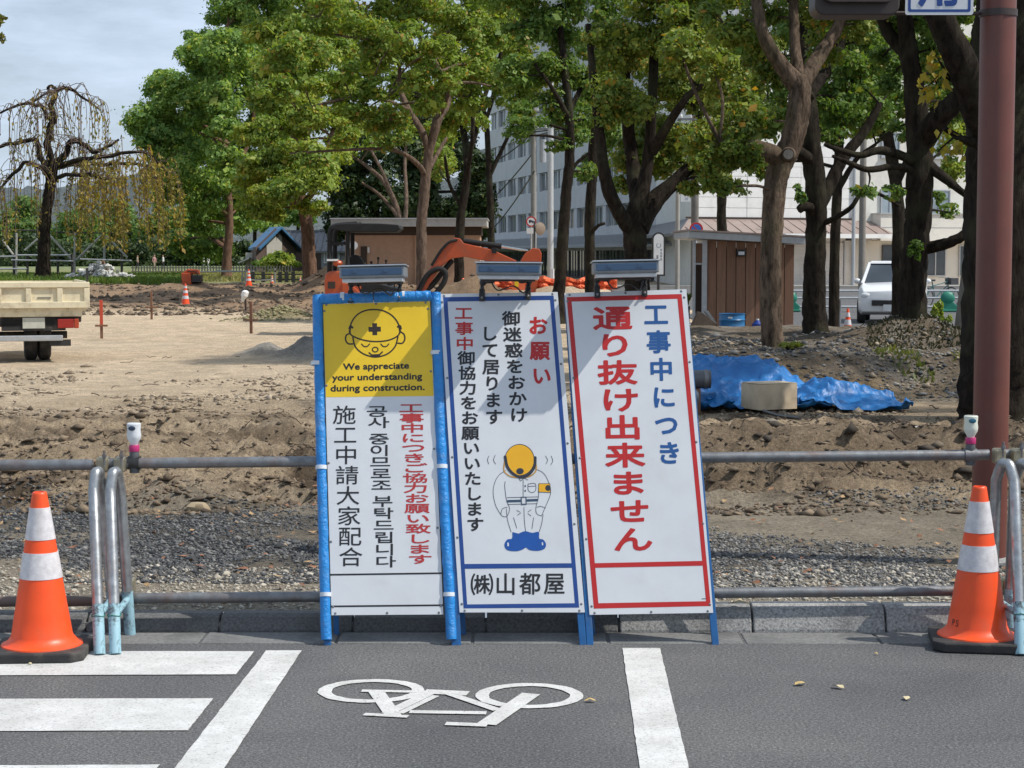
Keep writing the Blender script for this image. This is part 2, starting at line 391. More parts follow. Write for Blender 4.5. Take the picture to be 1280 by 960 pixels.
bike()

# kerb stones and gutter slabs, one part each
kerb = tag(bpy.data.objects.new('kerb', None), 'row of grey concrete kerb stones with open joints', kind='structure'); COL.objects.link(kerb)
gut = tag(bpy.data.objects.new('gutter', None), 'row of flat concrete gutter slabs beside the kerb', kind='structure'); COL.objects.link(gut)
def kerb_stone_mesh(h):
    mb = MB(); mb.prism([(0, -.12), (.175, -.12), (.175, h - .004), (.085, h), (.050, h - .012), (.030, h - .034), (.008, .012)], 0, .594, axis='x')
    return mb.mesh('kerb_stone')
ks = {h: kerb_stone_mesh(h) for h in (0.075, 0.095, 0.115)}
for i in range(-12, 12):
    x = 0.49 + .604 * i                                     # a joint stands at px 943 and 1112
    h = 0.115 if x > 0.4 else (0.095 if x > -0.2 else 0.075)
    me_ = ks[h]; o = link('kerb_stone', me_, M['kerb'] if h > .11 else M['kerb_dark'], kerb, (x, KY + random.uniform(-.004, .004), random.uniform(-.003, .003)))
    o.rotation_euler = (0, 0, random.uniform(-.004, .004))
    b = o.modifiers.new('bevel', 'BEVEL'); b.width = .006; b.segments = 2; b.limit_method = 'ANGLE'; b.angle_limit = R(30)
bd_ = MB(); bd_.box((0, .09, -.01), (16, .12, .10)); bd_.build('mortar_bed', M['gutter'], kerb, loc=(0, KY, 0))
gm = MB().box((.295, -.124, -.05), (.588, .232, .11)).mesh('gutter_slab')
for i in range(-12, 12):
    o = link('gutter_slab', gm, M['gutter'], gut, (0.43 + .60 * i, KY - .003, random.uniform(-.001, .002)))
    b = o.modifiers.new('bevel', 'BEVEL'); b.width = .006; b.segments = 2; b.limit_method = 'ANGLE'; b.angle_limit = R(30)

# ------------------------------------------------------------------ the building-site ground
def HG(x, Y):
    x = np.asarray(x, float); Y = np.asarray(Y, float)
    w = fbm(x * .5, Y * .35, 3, 4)
    h = 0.085 + 0 * x
    rough = sst(11.2, 12.6, Y) * (1 - sst(16.5, 19.5, Y + 3 * w))          # churned earth
    grav = sst(8.6, 9.6, Y) * (1 - sst(11.5, 12.5, Y))
    h = h + .03 * grav * fbm(x * 1.2, Y * 1.2, 5, 3)
    rid = 1 - np.abs(fbm(x * .75, Y * 1.7, 9, 5)) * 3.2
    h = h + rough * (.24 * (rid - .62) + .20 * fbm(x * 2.6, Y * 2.6, 14, 5) + .11 * fbm(x * 8, Y * 8, 15, 3) + .07 * fbm(x * 21, Y * 21, 16, 3))
    right = sst(-0.2, 1.4, x)
    # heap of spoil on the right just behind the gravel, with a hollow before it
    h = h + right * (.20 * np.exp(-((Y - 14.5 - .4 * np.sin(x * 2.1)) / .9) ** 2) - .12 * np.exp(-((Y - 13.2) / .45) ** 2)) * (1 + 1.2 * fbm(x * 1.5, Y * 1.5, 21, 4))
    left = 1 - sst(-1.4, -.2, x)
    h = h + left * .10 * np.exp(-((Y - 13.6 - .4 * np.sin(x * 1.7)) / .5) ** 2) * (1 + 2 * fbm(x * 2, Y * 2, 23, 3))
    h = h + left * (.045 * np.sin(Y * 3.2 + x * .45 + 3 * w) + .10 * fbm(x * .8, Y * 3.3, 31, 5)) * sst(14, 16, Y) * (1 - sst(19, 23, Y))   # wheel ruts
    flatz = sst(18, 21, Y) * (1 - sst(48, 56, Y))
    h = h + flatz * .05 * fbm(x * .6, Y * .6, 41, 4) + flatz * .035 * fbm(x * 4, Y * 4, 43, 3)
    # the bank under the trees on the right
    e = Y + 1.3 * fbm(x * .7, Y * .3, 51, 3)
    bank = sst(20.7, 22.3, e) * (1 - sst(29, 35, Y)) * sst(.9, 2.3, x - .02 * Y)
    h = h + bank * (.46 + .28 * fbm(x * .8, Y * .8, 53, 5))
    h = h - (.10 * sst(29, 35, Y) * sst(.9, 2.3, x - .02 * Y)) * (1 - sst(160, 200, Y))
    # the cut bank on the left
    lb = (1 - sst(-2, 4, x)) * sst(50, 74, Y + 6 * fbm(x * .25, Y * .1, 61, 3))
    h = h + lb * .36 * (1 - sst(110, 250, Y)) + (1 - sst(-2, 4, x)) * sst(50, 58, Y) * (1 - sst(78, 88, Y)) * (.5 * fbm(x * .5, Y * .5, 63, 5) + .12 * fbm(x * 2, Y * 2, 66, 3))
    def heap(px, Yc, hh, sx, sy, seed):
        xc = (px - CX) / F * Yc
        d = ((x - xc) / sx) ** 2 + ((Y - Yc) / sy) ** 2
        return hh * np.exp(-d) * (1 + .9 * fbm(x * 2 / sx, Y * 2 / sy, seed, 4))
    h = h + heap(428, 70, 1.0, 1.6, 2.2, 71) + heap(352, 47, .30, .75, .8, 73) + heap(330, 30.5, .20, .32, .5, 75) + heap(388, 29.5, .36, .45, .6, 77)
    h = h + heap(590, 50, 1.0, 1.5, 2.0, 79) + heap(1150, 24.3, .30, 1.0, .8, 81) + heap(700, 56, .7, 2.5, 2, 83) + heap(300, 62, .25, .9, 1.2, 85) + heap(235, 66, .35, 1.4, 1.6, 87)
    edge = sst(KY + .17, KY + .5, Y)
    return h * edge + (.062 + .03 * sst(-.3, .5, x)) * (1 - edge)
def hz(x, y): return float(HG(np.array([x]), np.array([y]))[0])

rows = [KY + .172]
inv = np.concatenate([np.linspace(1 / 8.45, 1 / 34, 330), np.linspace(1 / 34, 1 / 110, 130)[1:], np.linspace(1 / 110, 1 / 3500, 40)[1:]])
Yr = np.concatenate([[KY + .172], 1 / inv])
uc = np.concatenate([np.linspace(-3.0, -.36, 50), np.linspace(-.36, .36, 560)[1:], np.linspace(.36, 3.0, 50)[1:]])
U, YY = np.meshgrid(uc, Yr); XX = U * YY
ZZ = HG(XX, YY)
nr, nc = XX.shape
gv = np.stack([XX.ravel(), YY.ravel(), ZZ.ravel()], 1)
idx = np.arange(nr * nc).reshape(nr, nc)
gf = np.stack([idx[:-1, :-1].ravel(), idx[:-1, 1:].ravel(), idx[1:, 1:].ravel(), idx[1:, :-1].ravel()], 1)
gme = np_mesh('ground', gv, gf, smooth=True)
def soil_colour(x, Y):
    def mixc(c, k, w): return c * (1 - w[..., None]) + np.array(k) * w[..., None]
    n1 = fbm(x * .9, Y * .9, 101, 5); n2 = fbm(x * .3, Y * .5, 103, 4); n3 = fbm(x * 3, Y * 3, 107, 4)
    c = np.zeros(x.shape + (3,)) + np.array((.585, .465, .325))                     # dry sand
    c = mixc(c, (.62, .505, .37), np.clip(n2 * 3 + .2, 0, 1) * .7)
    w = sst(18.5, 21.5, Y + 4 * n1); pale = 1 - w
    c = mixc(c, (.42, .325, .22), pale * .85)                                     # damp brown earth
    c = mixc(c, (.45, .355, .245), np.clip(n1 * 4, 0, 1) * pale * .8)
    c = mixc(c, (.075, .052, .034), np.clip(n3 * 4.2 + n1 * 2.8 - .22, 0, 1) * pale * .9)
    # left: alternating tan and dark streaks
    left = 1 - sst(-1.2, 0, x)
    streak = fbm(x * .25, Y * 1.5, 111, 4)
    c = mixc(c, (.085, .06, .04), np.clip(streak * 5, 0, 1) * sst(13.5, 15.5, Y) * (1 - sst(17.5, 19.5, Y + 2 * n1)) * left * .9)
    c = mixc(c, (.48, .385, .275), np.clip(-streak * 4, 0, 1) * sst(13, 15, Y) * (1 - sst(19, 23, Y)) * left * .85)
    hp = sst(-.2, .6, x) * sst(12.2, 12.9, Y + n1) * (1 - sst(15.6, 16.8, Y + 2 * n1)); c = mixc(c, (.21, .158, .108), hp * .75); c = mixc(c, (.075, .056, .04), hp * np.clip(n3 * 3 + n1 * 2, 0, 1) * .8)
    # gravel strips
    g = sst(8.9, 9.5, Y + .8 * n1) * (1 - sst(11.6, 12.4, Y + 1.6 * n1))
    c = mixc(c, (.31, .27, .21), g * .9)
    c = mixc(c, (.055, .056, .058), g * np.clip((n1 * 3.6 + n2 * 1.5 + .42) * left + (n1 * 3 + .15) * (1 - left), 0, 1))
    s = 1 - sst(8.8, 9.7, Y + 1.0 * n1)
    c = mixc(c, (.40, .36, .29), s * .9)
    # right bank: dark humus and grey gravel
    rb = sst(20.5, 21.8, Y + 1.3 * n1) * (1 - sst(33, 38, Y)) * sst(.6, 1.8, x - .02 * Y)
    c = mixc(c, (.16, .128, .094), rb * .95)
    c = mixc(c, (.33, .24, .14), rb * np.clip(n1 * 5, 0, 1) * (1 - sst(22, 23, Y)))
    c = mixc(c, (.25, .235, .21), rb * np.clip(n3 * 4, 0, 1) * .7)
    # left bank
    lb = (1 - sst(-2, 4, x)) * sst(51, 55, Y + 5 * n2) * (1 - sst(76, 84, Y))
    c = mixc(c, (.26, .17, .105), lb * .9); c = mixc(c, (.17, .11, .07), lb * np.clip(n1 * 4, 0, 1) * .8)
    far = sst(76, 88, Y) * (1 - sst(-2, 4, x)); c = mixc(c, (.15, .17, .06), far * .9)
    for px, Yc, sx, k in ((330, 30.5, .5, (.26, .25, .23)), (388, 29.5, .7, (.24, .235, .22)), (352, 47, 1.0, (.20, .17, .09)), (428, 70, 2.2, (.24, .155, .095)), (590, 50, 2, (.20, .135, .085))):
        xc = (px - CX) / F * Yc; d = ((x - xc) / sx) ** 2 + ((Y - Yc) / (sx * 1.6)) ** 2
        c = mixc(c, k, np.exp(-d * d) * .95)
    farr = sst(150, 260, Y); c = mixc(c, (.16, .19, .09), farr)
    return np.clip(c * (1 + .55 * n3[..., None]), .01, .9)
sc_ = soil_colour(XX, YY).reshape(-1, 3)
att = gme.color_attributes.new('soil', 'FLOAT_COLOR', 'POINT')
att.data.foreach_set('color', np.concatenate([sc_, np.ones((len(sc_), 1))], 1).astype(np.float32).ravel())
def soil_mat():
    m, nt, b, o = _nodes('soil')
    tc = nt.nodes.new('ShaderNodeTexCoord'); v = tc.outputs['Object']
    a = nt.nodes.new('ShaderNodeAttribute'); a.attribute_name = 'soil'
    f1 = _noise(nt, 34, 8, 0.86, v); f2 = _noise(nt, 5, 6, 0.75, v, .4)
    c1 = _ramp(nt, f1.outputs['Fac'], [(0.36, (.46, .44, .42)), (0.5, (1.08, 1.08, 1.08)), (0.66, (1.75, 1.72, 1.66))]).outputs['Color']
    c2 = _ramp(nt, f2.outputs['Fac'], [(0.3, (.78, .76, .74)), (0.7, (1.2, 1.2, 1.2))]).outputs['Color']
    col = _mix(nt, 1.0, _mix(nt, 1.0, a.outputs['Color'], c1, 'MULTIPLY'), c2, 'MULTIPLY')
    nt.links.new(col, b.inputs['Base Color']); b.inputs['Roughness'].default_value = 0.95; b.inputs['Specular IOR Level'].default_value = 0.2
    ad = nt.nodes.new('ShaderNodeMath'); ad.operation = 'ADD'; nt.links.new(f1.outputs['Fac'], ad.inputs[0]); nt.links.new(f2.outputs['Fac'], ad.inputs[1])
    _bump(nt, b, ad.outputs[0], 1.0, 0.06); return m
ground = tag(link('ground', gme, soil_mat()), 'bare sandy and brown earth of the building site', kind='structure')

# ------------------------------------------------------------------ loose stones, clods and twigs (nobody could count them)
def scatter(name, n, fx, size, m, label, flat_=.6, parent=None):
    P = fx(n); n = len(P)
    base = np.array([(1, 0, 0), (0, 1, 0), (-1, 0, 0), (0, -1, 0), (0, 0, 1), (0, 0, -.6)], float)
    tri = np.array([(0, 1, 4), (1, 2, 4), (2, 3, 4), (3, 0, 4), (1, 0, 5), (2, 1, 5), (3, 2, 5), (0, 3, 5)])
    s = size(n)
    a = RNG.uniform(0, 6.28, n); ca, sa = np.cos(a), np.sin(a)
    v = base[None] * (1 + RNG.uniform(-.38, .38, (n, 6, 3))); v[:, :, 2] *= flat_; v[:, :, 0] *= RNG.uniform(.7, 1.5, (n, 1))
    v = v + RNG.uniform(-.25, .25, (n, 6, 3))
    x = v[:, :, 0] * ca[:, None] - v[:, :, 1] * sa[:, None]; y = v[:, :, 0] * sa[:, None] + v[:, :, 1] * ca[:, None]
    v = np.stack([x, y, v[:, :, 2]], 2) * s[:, None, None]
    z = HG(P[:, 0], P[:, 1])
    v = v + np.stack([P[:, 0], P[:, 1], z + s * .12], 1)[:, None, :]
    f = (tri[None] + np.arange(n)[:, None, None] * 6).reshape(-1, 3)
    return tag(link(name, np_mesh(name, v.reshape(-1, 3), f), m, parent), label, kind='stuff')
def band(y0, y1, x0=None, x1=None, keep=None):
    def f(n):
        iy = RNG.uniform(1 / y1, 1 / y0, n * 3); Y = 1 / iy; x = RNG.uniform(-.33, .33, n * 3) * Y
        ok = np.ones(len(x), bool)
        if x0 is not None: ok &= x > x0
        if x1 is not None: ok &= x < x1
        if keep is not None: ok &= keep(x, Y)
        return np.stack([x, Y], 1)[ok][:n]
    return f
def stone_mat(name, cols):
    m, nt, b, o = _nodes(name); g = nt.nodes.new('ShaderNodeNewGeometry'); k = len(cols)
    r = _ramp(nt, g.outputs['Random Per Island'], [(i / (k - 1), c) for i, c in enumerate(cols)])
    tc = nt.nodes.new('ShaderNodeTexCoord'); n = _noise(nt, 60, 3, .6, tc.outputs['Object'])
    c2 = _ramp(nt, n.outputs['Fac'], [(.3, (.75, .75, .75)), (.7, (1.2, 1.2, 1.2))]).outputs['Color']
    nt.links.new(_mix(nt, 1.0, r.outputs['Color'], c2, 'MULTIPLY'), b.inputs['Base Color']); b.inputs['Roughness'].default_value = .9
    return m
M['grey_stone'] = stone_mat('grey_stone', [(.04, .042, .045), (.075, .076, .078), (.12, .118, .114), (.165, .16, .152), (.30, .285, .26), (.055, .056, .06)])
M['pale_stone'] = stone_mat('pale_stone', [(.30, .27, .22), (.40, .36, .29), (.48, .44, .37), (.22, .20, .17)])
M['clod'] = stone_mat('clod', [(.055, .04, .027), (.10, .072, .046), (.155, .112, .072), (.24, .18, .12)])
gk = lambda x, Y: fbm(x * .9, Y * .9, 101, 5) * 1.9 + fbm(x * 4, Y * 4, 133, 3) * .8 + .16 > RNG.uniform(0, .4, len(x))
M['dark_stone'] = stone_mat('dark_stone', [(.022, .024, .026), (.045, .047, .05), (.07, .072, .075), (.10, .10, .10), (.20, .195, .185), (.035, .037, .04)])
scatter('dark_gravel', 30000, band(9.0, 12.4, x1=.35, keep=gk), lambda n: np.exp(RNG.normal(math.log(.0085), .38, n)), M['dark_stone'], 'dark crushed gravel behind the fence left of and behind the signs')
scatter('gravel', 24000, band(8.75, 12.3, x0=.2, keep=gk), lambda n: np.exp(RNG.normal(math.log(.0085), .38, n)), M['grey_stone'], 'grey crushed gravel behind the fence at the right')
scatter('pale_gravel', 7000, band(8.42, 9.5), lambda n: np.exp(RNG.normal(math.log(.008), .4, n)), M['pale_stone'], 'pale sandy gravel along the back of the kerb')
scatter('clods', 14000, band(11.4, 19, keep=lambda x, Y: fbm(x * 1.4, Y * 1.4, 201, 4) > -.06), lambda n: np.clip(np.exp(RNG.normal(math.log(.012), .6, n)), .004, .06), M['clod'], 'clods of dug brown earth')
scatter('rubble_bits', 5200, band(18, 27, keep=lambda x, Y: fbm(x * .8, Y * .8, 203, 4) > .03), lambda n: np.clip(np.exp(RNG.normal(math.log(.018), .6, n)), .008, .07), stone_mat('dry_clod', [(.14, .105, .07), (.22, .17, .115), (.32, .255, .18), (.40, .33, .24)]), 'broken clods on the sandy flat')
scatter('bank_stones', 5000, band(20.8, 26, x0=1.3), lambda n: np.clip(np.exp(RNG.normal(math.log(.017), .5, n)), .008, .07), M['grey_stone'], 'grey stones on the bank under the trees')
scatter('bank_clods', 5000, band(50, 80, x1=0), lambda n: np.clip(np.exp(RNG.normal(math.log(.05), .5, n)), .02, .16), M['clod'], 'lumps of earth on the far cut bank')
scatter('heap_clods', 500, lambda n: np.stack([RNG.normal((352 - CX) / F * 47, .55, n), RNG.normal(47, .6, n)], 1), lambda n: RNG.uniform(.02, .07, n), stone_mat('dry_weed', [(.20, .17, .08), (.30, .26, .14), (.14, .14, .06)]), 'dry weeds and earth raked into a heap')
scatter('spoil_clods', 420, band(13.0, 16.2, x0=.9), lambda n: np.clip(np.exp(RNG.normal(math.log(.03), .5, n)), .012, .085), stone_mat('spoil', [(.035, .026, .018), (.06, .045, .03), (.10, .075, .05), (.16, .125, .085)]), 'dark lumps of humus on the spoil heap', .5)
scatter('left_clods', 160, band(12.4, 17.5, x1=-1.2), lambda n: np.clip(np.exp(RNG.normal(math.log(.035), .5, n)), .015, .10), M['clod'], 'larger broken clods in the churned earth', .5)
def twigs():
    mb = MB(); rr = random.Random(5)
    for i in range(420):
        Y = 1 / rr.uniform(1 / 30, 1 / 12); x = rr.uniform(-.3, .3) * Y; a = rr.uniform(0, 3.14); L = rr.uniform(.05, .28); z = hz(x, Y)
        p = []
        for k in range(4):
            q = (k - 1.5) / 3 * L; xx = x + q * math.cos(a) + rr.uniform(-.02, .02); yy = Y + q * math.sin(a) + rr.uniform(-.02, .02)
            p.append((xx, yy, hz(xx, yy) + .012 + rr.uniform(0, .03)))
        mb.tube(p, rr.uniform(.003, .007), 4)
    return tag(mb.build('twigs', mat('twig', (.12, .08, .05), .9, (.06, .04, .03), 30)), 'broken twigs and roots in the earth', kind='stuff')
twigs()
# ================================================================== THE THREE SIGN BOARDS
LEAN = R(14.5)
PV = Vector((0, math.sin(LEAN), math.cos(LEAN))); PN = Vector((0, -math.cos(LEAN), math.sin(LEAN)))
_glyph = {}
def glyph(ch):
    if ch not in _glyph:
        c = bpy.data.curves.new('glyph', 'FONT'); c.body = ch; c.size = 1; c.resolution_u = 3
        o = bpy.data.objects.new('glyph', c); COL.objects.link(o)
        me = bpy.data.meshes.new_from_object(o.evaluated_get(bpy.context.evaluated_depsgraph_get()))
        vs = [(v.co.x, v.co.y) for v in me.vertices]; fs = [tuple(p.vertices) for p in me.polygons]
        cnt = {}
        for f in fs:
            for i in range(len(f)):
                e = tuple(sorted((f[i], f[(i + 1) % len(f)]))); cnt[e] = cnt.get(e, 0) + 1
        ed = [e for e, k in cnt.items() if k == 1]
        bpy.data.objects.remove(o); bpy.data.curves.remove(c); bpy.data.meshes.remove(me)
        _glyph[ch] = (vs, fs, ed)
    return _glyph[ch]
class Board:
    """a leaning plane; everything on it is drawn in its own metres"""
    def __init__(s, bl, br, fy):
        s.P0 = Vector((0, fy, 0)); s.O = s.hit(*bl); u = (s.hit(*br) - s.O); s.w = u.length; s.u = u.normalized(); s.v = PN.cross(s.u)
        s.W = Matrix(((s.u.x, s.v.x, PN.x, s.O.x), (s.u.y, s.v.y, PN.y, s.O.y), (s.u.z, s.v.z, PN.z, s.O.z), (0, 0, 0, 1)))
    def hit(s, px, py):
        d = ray(px, py); c = Vector((0, 0, CH)); return c + d * ((s.P0 - c).dot(PN) / d.dot(PN))
    def L(s, px, py):
        q = s.hit(px, py) - s.O; return (q.dot(s.u), q.dot(s.v))
    def foot(s, px):                             # local point where the plane meets the road under px
        x = s.L(px, 812)[0]; k = -(s.O + s.u * x).z / s.v.z; return (x, k)
def text_mb(mb, ch, cx, cy, w, h, bold, z=.0008, rot=0.0):
    """one character filling a w x h box centred on (cx, cy)"""
    vs, fs, ed = glyph(ch)
    if not vs: return
    fx = .94 if ord(ch[0]) > 0x2000 else 1.0
    x0 = min(v[0] for v in vs); x1 = max(v[0] for v in vs); y0 = min(v[1] for v in vs); y1 = max(v[1] for v in vs)
    mx, my = (.5, .38)
    T = lambda p: ((p[0] - mx) / fx * w, (p[1] - my) / fx * h)
    c, s = math.cos(rot), math.sin(rot)
    def put(p): return (cx + p[0] * c - p[1] * s, cy + p[0] * s + p[1] * c)
    q = [T(p) for p in vs]
    mb.add([(*put(p), z) for p in q], fs)
    if bold <= 0: return
    used = set()
    for i, (a, b) in enumerate(ed):
        p, r = q[a], q[b]; dx, dy = r[0] - p[0], r[1] - p[1]; l = math.hypot(dx, dy)
        if l < 1e-7: continue
        nx, ny = -dy / l * bold, dx / l * bold; zz = z + .00003 * (1 + i % 7)
        mb.add([(*put((p[0] + nx, p[1] + ny)), zz), (*put((r[0] + nx, r[1] + ny)), zz), (*put((r[0] - nx, r[1] - ny)), zz), (*put((p[0] - nx, p[1] - ny)), zz)], [(0, 3, 2, 1)])
        used.add(a); used.add(b)
    for i, a in enumerate(used):
        p = q[a]; zz = z + .00003 * (9 + i % 5)
        mb.add([(*put((p[0] + bold * math.cos(k * math.pi / 4), p[1] + bold * math.sin(k * math.pi / 4))), zz) for k in range(8)], [tuple(range(8))])
def column(bd, parent, s, p0, p1, wpx, hpx, m, bold, name='lettering', label=None):
    a = bd.L(*p0); b = bd.L(*p1); k = len(s)
    sc = .55 / 156.5
    rot = 0.0
    for i, ch in enumerate(s):
        t = i / max(1, k - 1)
        mb = MB(); text_mb(mb, ch, a[0] + (b[0] - a[0]) * t, a[1] + (b[1] - a[1]) * t, wpx * sc, hpx * sc, bold)
        mb.build('character', m, parent)
def ribbon(mb, pts, w, z, closed=False):
    n = len(pts); k = n if closed else n - 1
    for i in range(k):
        p, r = pts[i], pts[(i + 1) % n]; dx, dy = r[0] - p[0], r[1] - p[1]; l = math.hypot(dx, dy)
        if l < 1e-7: continue
        nx, ny = -dy / l * w / 2, dx / l * w / 2; zz = z + .00003 * (i % 7)
        mb.add([(p[0] + nx, p[1] + ny, zz), (r[0] + nx, r[1] + ny, zz), (r[0] - nx, r[1] - ny, zz), (p[0] - nx, p[1] - ny, zz)], [(0, 3, 2, 1)])
    for i, p in enumerate(pts):
        mb.add([(p[0] + w / 2 * math.cos(j * math.pi / 4), p[1] + w / 2 * math.sin(j * math.pi / 4), z + .00003 * (8 + i % 5)) for j in range(8)], [tuple(range(8))])
def curve_px(bd, pts, step=5): return [tuple(p) for p in crom([bd.L(*p) for p in pts], step)]
def fill(mb, pts, z):
    a = sum(pts[i][0] * pts[(i + 1) % len(pts)][1] - pts[(i + 1) % len(pts)][0] * pts[i][1] for i in range(len(pts)))
    if a < 0: pts = pts[::-1]
    mb.add([(p[0], p[1], z) for p in pts], [tuple(range(len(pts)))])
def frame_band(mb, bd, outer, inner, z):
    o = [bd.L(*p) for p in outer]; i = [bd.L(*p) for p in inner]
    mb.add([(*p, z) for p in o + i], [(k, (k + 1) % 4, 4 + (k + 1) % 4, 4 + k) for k in range(4)])
def sign(name, label, bl, br, tl, tr, fy, feet):
    bd = Board(bl, br, fy)
    t = thing(name, label, 'sign board', group='construction notice boards leaning on the fence'); t.matrix_world = bd.W
    c = [bd.L(*p) for p in (bl, br, tr, tl)]
    b = MB(); b.prism(c, -.004, 0, axis='z'); b.build('panel', M['sign_white'], t)
    # steel angle frame behind the panel, legs to the road, folding rear legs
    def bar(p, q, w, d, z):
        p = Vector((*p, z)); q = Vector((*q, z)); dd = (q - p).normalized(); nn = Vector((-dd.y, dd.x, 0)) * w / 2
        fr = MB(); fr.prism([(p + nn).xy, (p - nn).xy, (q - nn).xy, (q + nn).xy], z - d, z, axis='z'); fr.build('frame_bar', M['sign_steel_blue'], t)
    cx_ = sum(p[0] for p in c) / 4; cy_ = sum(p[1] for p in c) / 4; ci = [(p[0] - math.copysign(.014, p[0] - cx_), p[1] - math.copysign(.014, p[1] - cy_)) for p in c]
    bar(ci[3], ci[2], .022, .022, -.0045); bar(ci[0], ci[1], .022, .022, -.0045)
    mid = lambda a, b_: ((a[0] + b_[0]) / 2, (a[1] + b_[1]) / 2)
    bar(mid(c[0], c[3]), mid(c[1], c[2]), .022, .022, -.0045)
    for top, f in zip((ci[3], ci[2]), feet):
        x, k = bd.foot(f)
        leg = MB(); w = .030; p = Vector((top[0], top[1], 0)); q = Vector((x, k, 0)); dd = (q - p).normalized(); nn = Vector((-dd.y, dd.x, 0)) * w / 2
        leg.prism([(p + nn).xy, (p - nn).xy, (q - nn).xy, (q + nn).xy], -.030, -.0048, axis='z')
        leg.build('leg', M['sign_steel_blue'], t, bevel=.002)
        # rear leg: from the top of the panel back to the road
        wt = bd.W @ Vector((top[0] * .97 + .015, top[1] - .06, -.035)); wf = bd.W @ Vector((x, k, 0)); wb = Vector((wf.x + .02, KY - .05, .002))
        lm = MB(); inv = bd.W.inverted(); lm.tube([inv @ wt, inv @ wb], .016, 4)
        lm.build('rear_leg', M['sign_steel_blue'], t)
    rv = MB(); ins = .012
    for i in range(4):
        a, b_ = c[i], c[(i + 1) % 4]
        for k in ((.02, .5, .98) if i in (0, 2) else (.02, .27, .52, .77, .98)):
            p = (a[0] + (b_[0] - a[0]) * k, a[1] + (b_[1] - a[1]) * k)
            cc = ((c[0][0] + c[2][0]) / 2, (c[0][1] + c[2][1]) / 2)
            p = (p[0] + math.copysign(ins, cc[0] - p[0]) * (i in (1, 3) or abs(p[0] - cc[0]) > .1), p[1] + math.copysign(ins * .7, cc[1] - p[1]) * (i in (0, 2) or abs(p[1] - cc[1]) > .5))
            rv.lathe([(.0055, 0), (.0055, .0012), (.003, .0024)], 8, Matrix.Translation((p[0], p[1], 0)))
    rv.build('rivet', M['galv_dark'], t)['kind'] = 'stuff'
    return bd, t, c

# --- left: multilingual board in blue foam padding
bd1, s1, c1 = sign('sign_board', 'white and yellow multilingual board padded in blue foam, helmeted face at its top', (413, 769), (555, 768), (402, 379), (538, 376), 7.95, (409, 569))
mb = MB(); fill(mb, [bd1.L(*p) for p in ((403.5, 380.5), (537.5, 376.5), (542, 495), (407.5, 496.5))], .0005); mb.build('yellow_field', M['sign_yellow'], s1)
def pad(bd, parent, pts, r, m=None):
    P = [bd.L(*p) for p in pts]; n = 46; path = []; rad = []
    cum = [0]
    for i in range(1, len(P)): cum.append(cum[-1] + math.hypot(P[i][0] - P[i - 1][0], P[i][1] - P[i - 1][1]))
    for i in range(n + 1):
        d = cum[-1] * i / n; k = max(j for j in range(len(cum)) if cum[j] <= d + 1e-9); k = min(k, len(P) - 2); t = (d - cum[k]) / (cum[k + 1] - cum[k])
        path.append((P[k][0] + (P[k + 1][0] - P[k][0]) * t + random.uniform(-.0012, .0012), P[k][1] + (P[k + 1][1] - P[k][1]) * t + random.uniform(-.0012, .0012), -.006 + random.uniform(-.001, .001)))
        rad.append(r * random.uniform(.93, 1.05))
    mb = MB(); mb.tube(path, rad, 14); return mb.build('foam_padding', M['foam_blue'], parent, smooth=50)
pad(bd1, s1, [(396.5, 369), (401, 560), (408, 800)], .0235)
pad(bd1, s1, [(544.5, 366), (550, 540), (564.5, 799)], .0235)
pad(bd1, s1, [(399, 374), (466, 371.5)], .0255); pad(bd1, s1, [(467.5, 371.5), (540, 370)], .0255)
def tie(bd, parent, px, py, vert, r=.0262, w=.018):
    p = bd.L(px, py); d = (0, w) if vert else (w, 0)
    mb = MB(); mb.tube([(p[0] - d[0] / 2, p[1] - d[1] / 2, -.006), (p[0] + d[0] / 2, p[1] + d[1] / 2, -.006)], r, 14)
    return mb.build('tie_band', M['tie_white'], parent, smooth=50)
for px, py, v in ((395.5, 454, 1), (401.5, 584, 1), (407, 743, 1), (545, 441, 1), (552, 583, 1), (561, 743, 1), (428, 372, 0), (503.5, 370.5, 0)): tie(bd1, s1, px, py, v)
# helmeted face
B = .0068; lines = MB()
ribbon(lines, curve_px(bd1, [(437.5, 415), (439, 404), (446, 394), (456, 388.5), (467, 387), (479, 388.5), (490, 394.5), (497.5, 404), (500, 415)]), B, .0009)
ribbon(lines, curve_px(bd1, [(436.5, 414), (440, 419.5), (452, 424.5), (468, 427), (485, 425.5), (497, 420), (500.5, 413.5)]), B, .0009)
ribbon(lines, curve_px(bd1, [(441, 422), (444, 433), (452, 441), (463, 445.5), (473, 446), (485, 442), (494, 433), (497.5, 421)]), B, .0009)
ribbon(lines, curve_px(bd1, [(437, 417), (433, 419), (432, 424.5), (435, 429.5), (441, 430)]), B, .0009)
ribbon(lines, curve_px(bd1, [(501, 415), (505, 418), (506, 424), (503, 429), (497.5, 429)]), B, .0009)
ribbon(lines, curve_px(bd1, [(437, 411), (438, 408), (440.5, 409.5)]), B * 1.5, .0009); ribbon(lines, curve_px(bd1, [(497.5, 408.5), (500, 407.5), (501, 411)]), B * 1.5, .0009)
ribbon(lines, curve_px(bd1, [(452, 430), (455, 433), (459, 433), (462, 430)]), B * .8, .0009)
ribbon(lines, curve_px(bd1, [(476, 430), (479, 433), (483, 433), (486, 430)]), B * .8, .0009)
ribbon(lines, [bd1.L(469 + 3.6 * math.cos(a), 437 + 3 * math.sin(a)) for a in np.linspace(0, 6.28, 13)[:-1]], B * .8, .0009, True)
ribbon(lines, curve_px(bd1, [(461.5, 441), (465, 444), (469.5, 444.5), (474, 443.5), (478, 440)]), B, .0009)
fill(lines, [bd1.L(*p) for p in ((463, 443), (476, 442.5), (474, 446.5), (465, 446.5))], .00085)
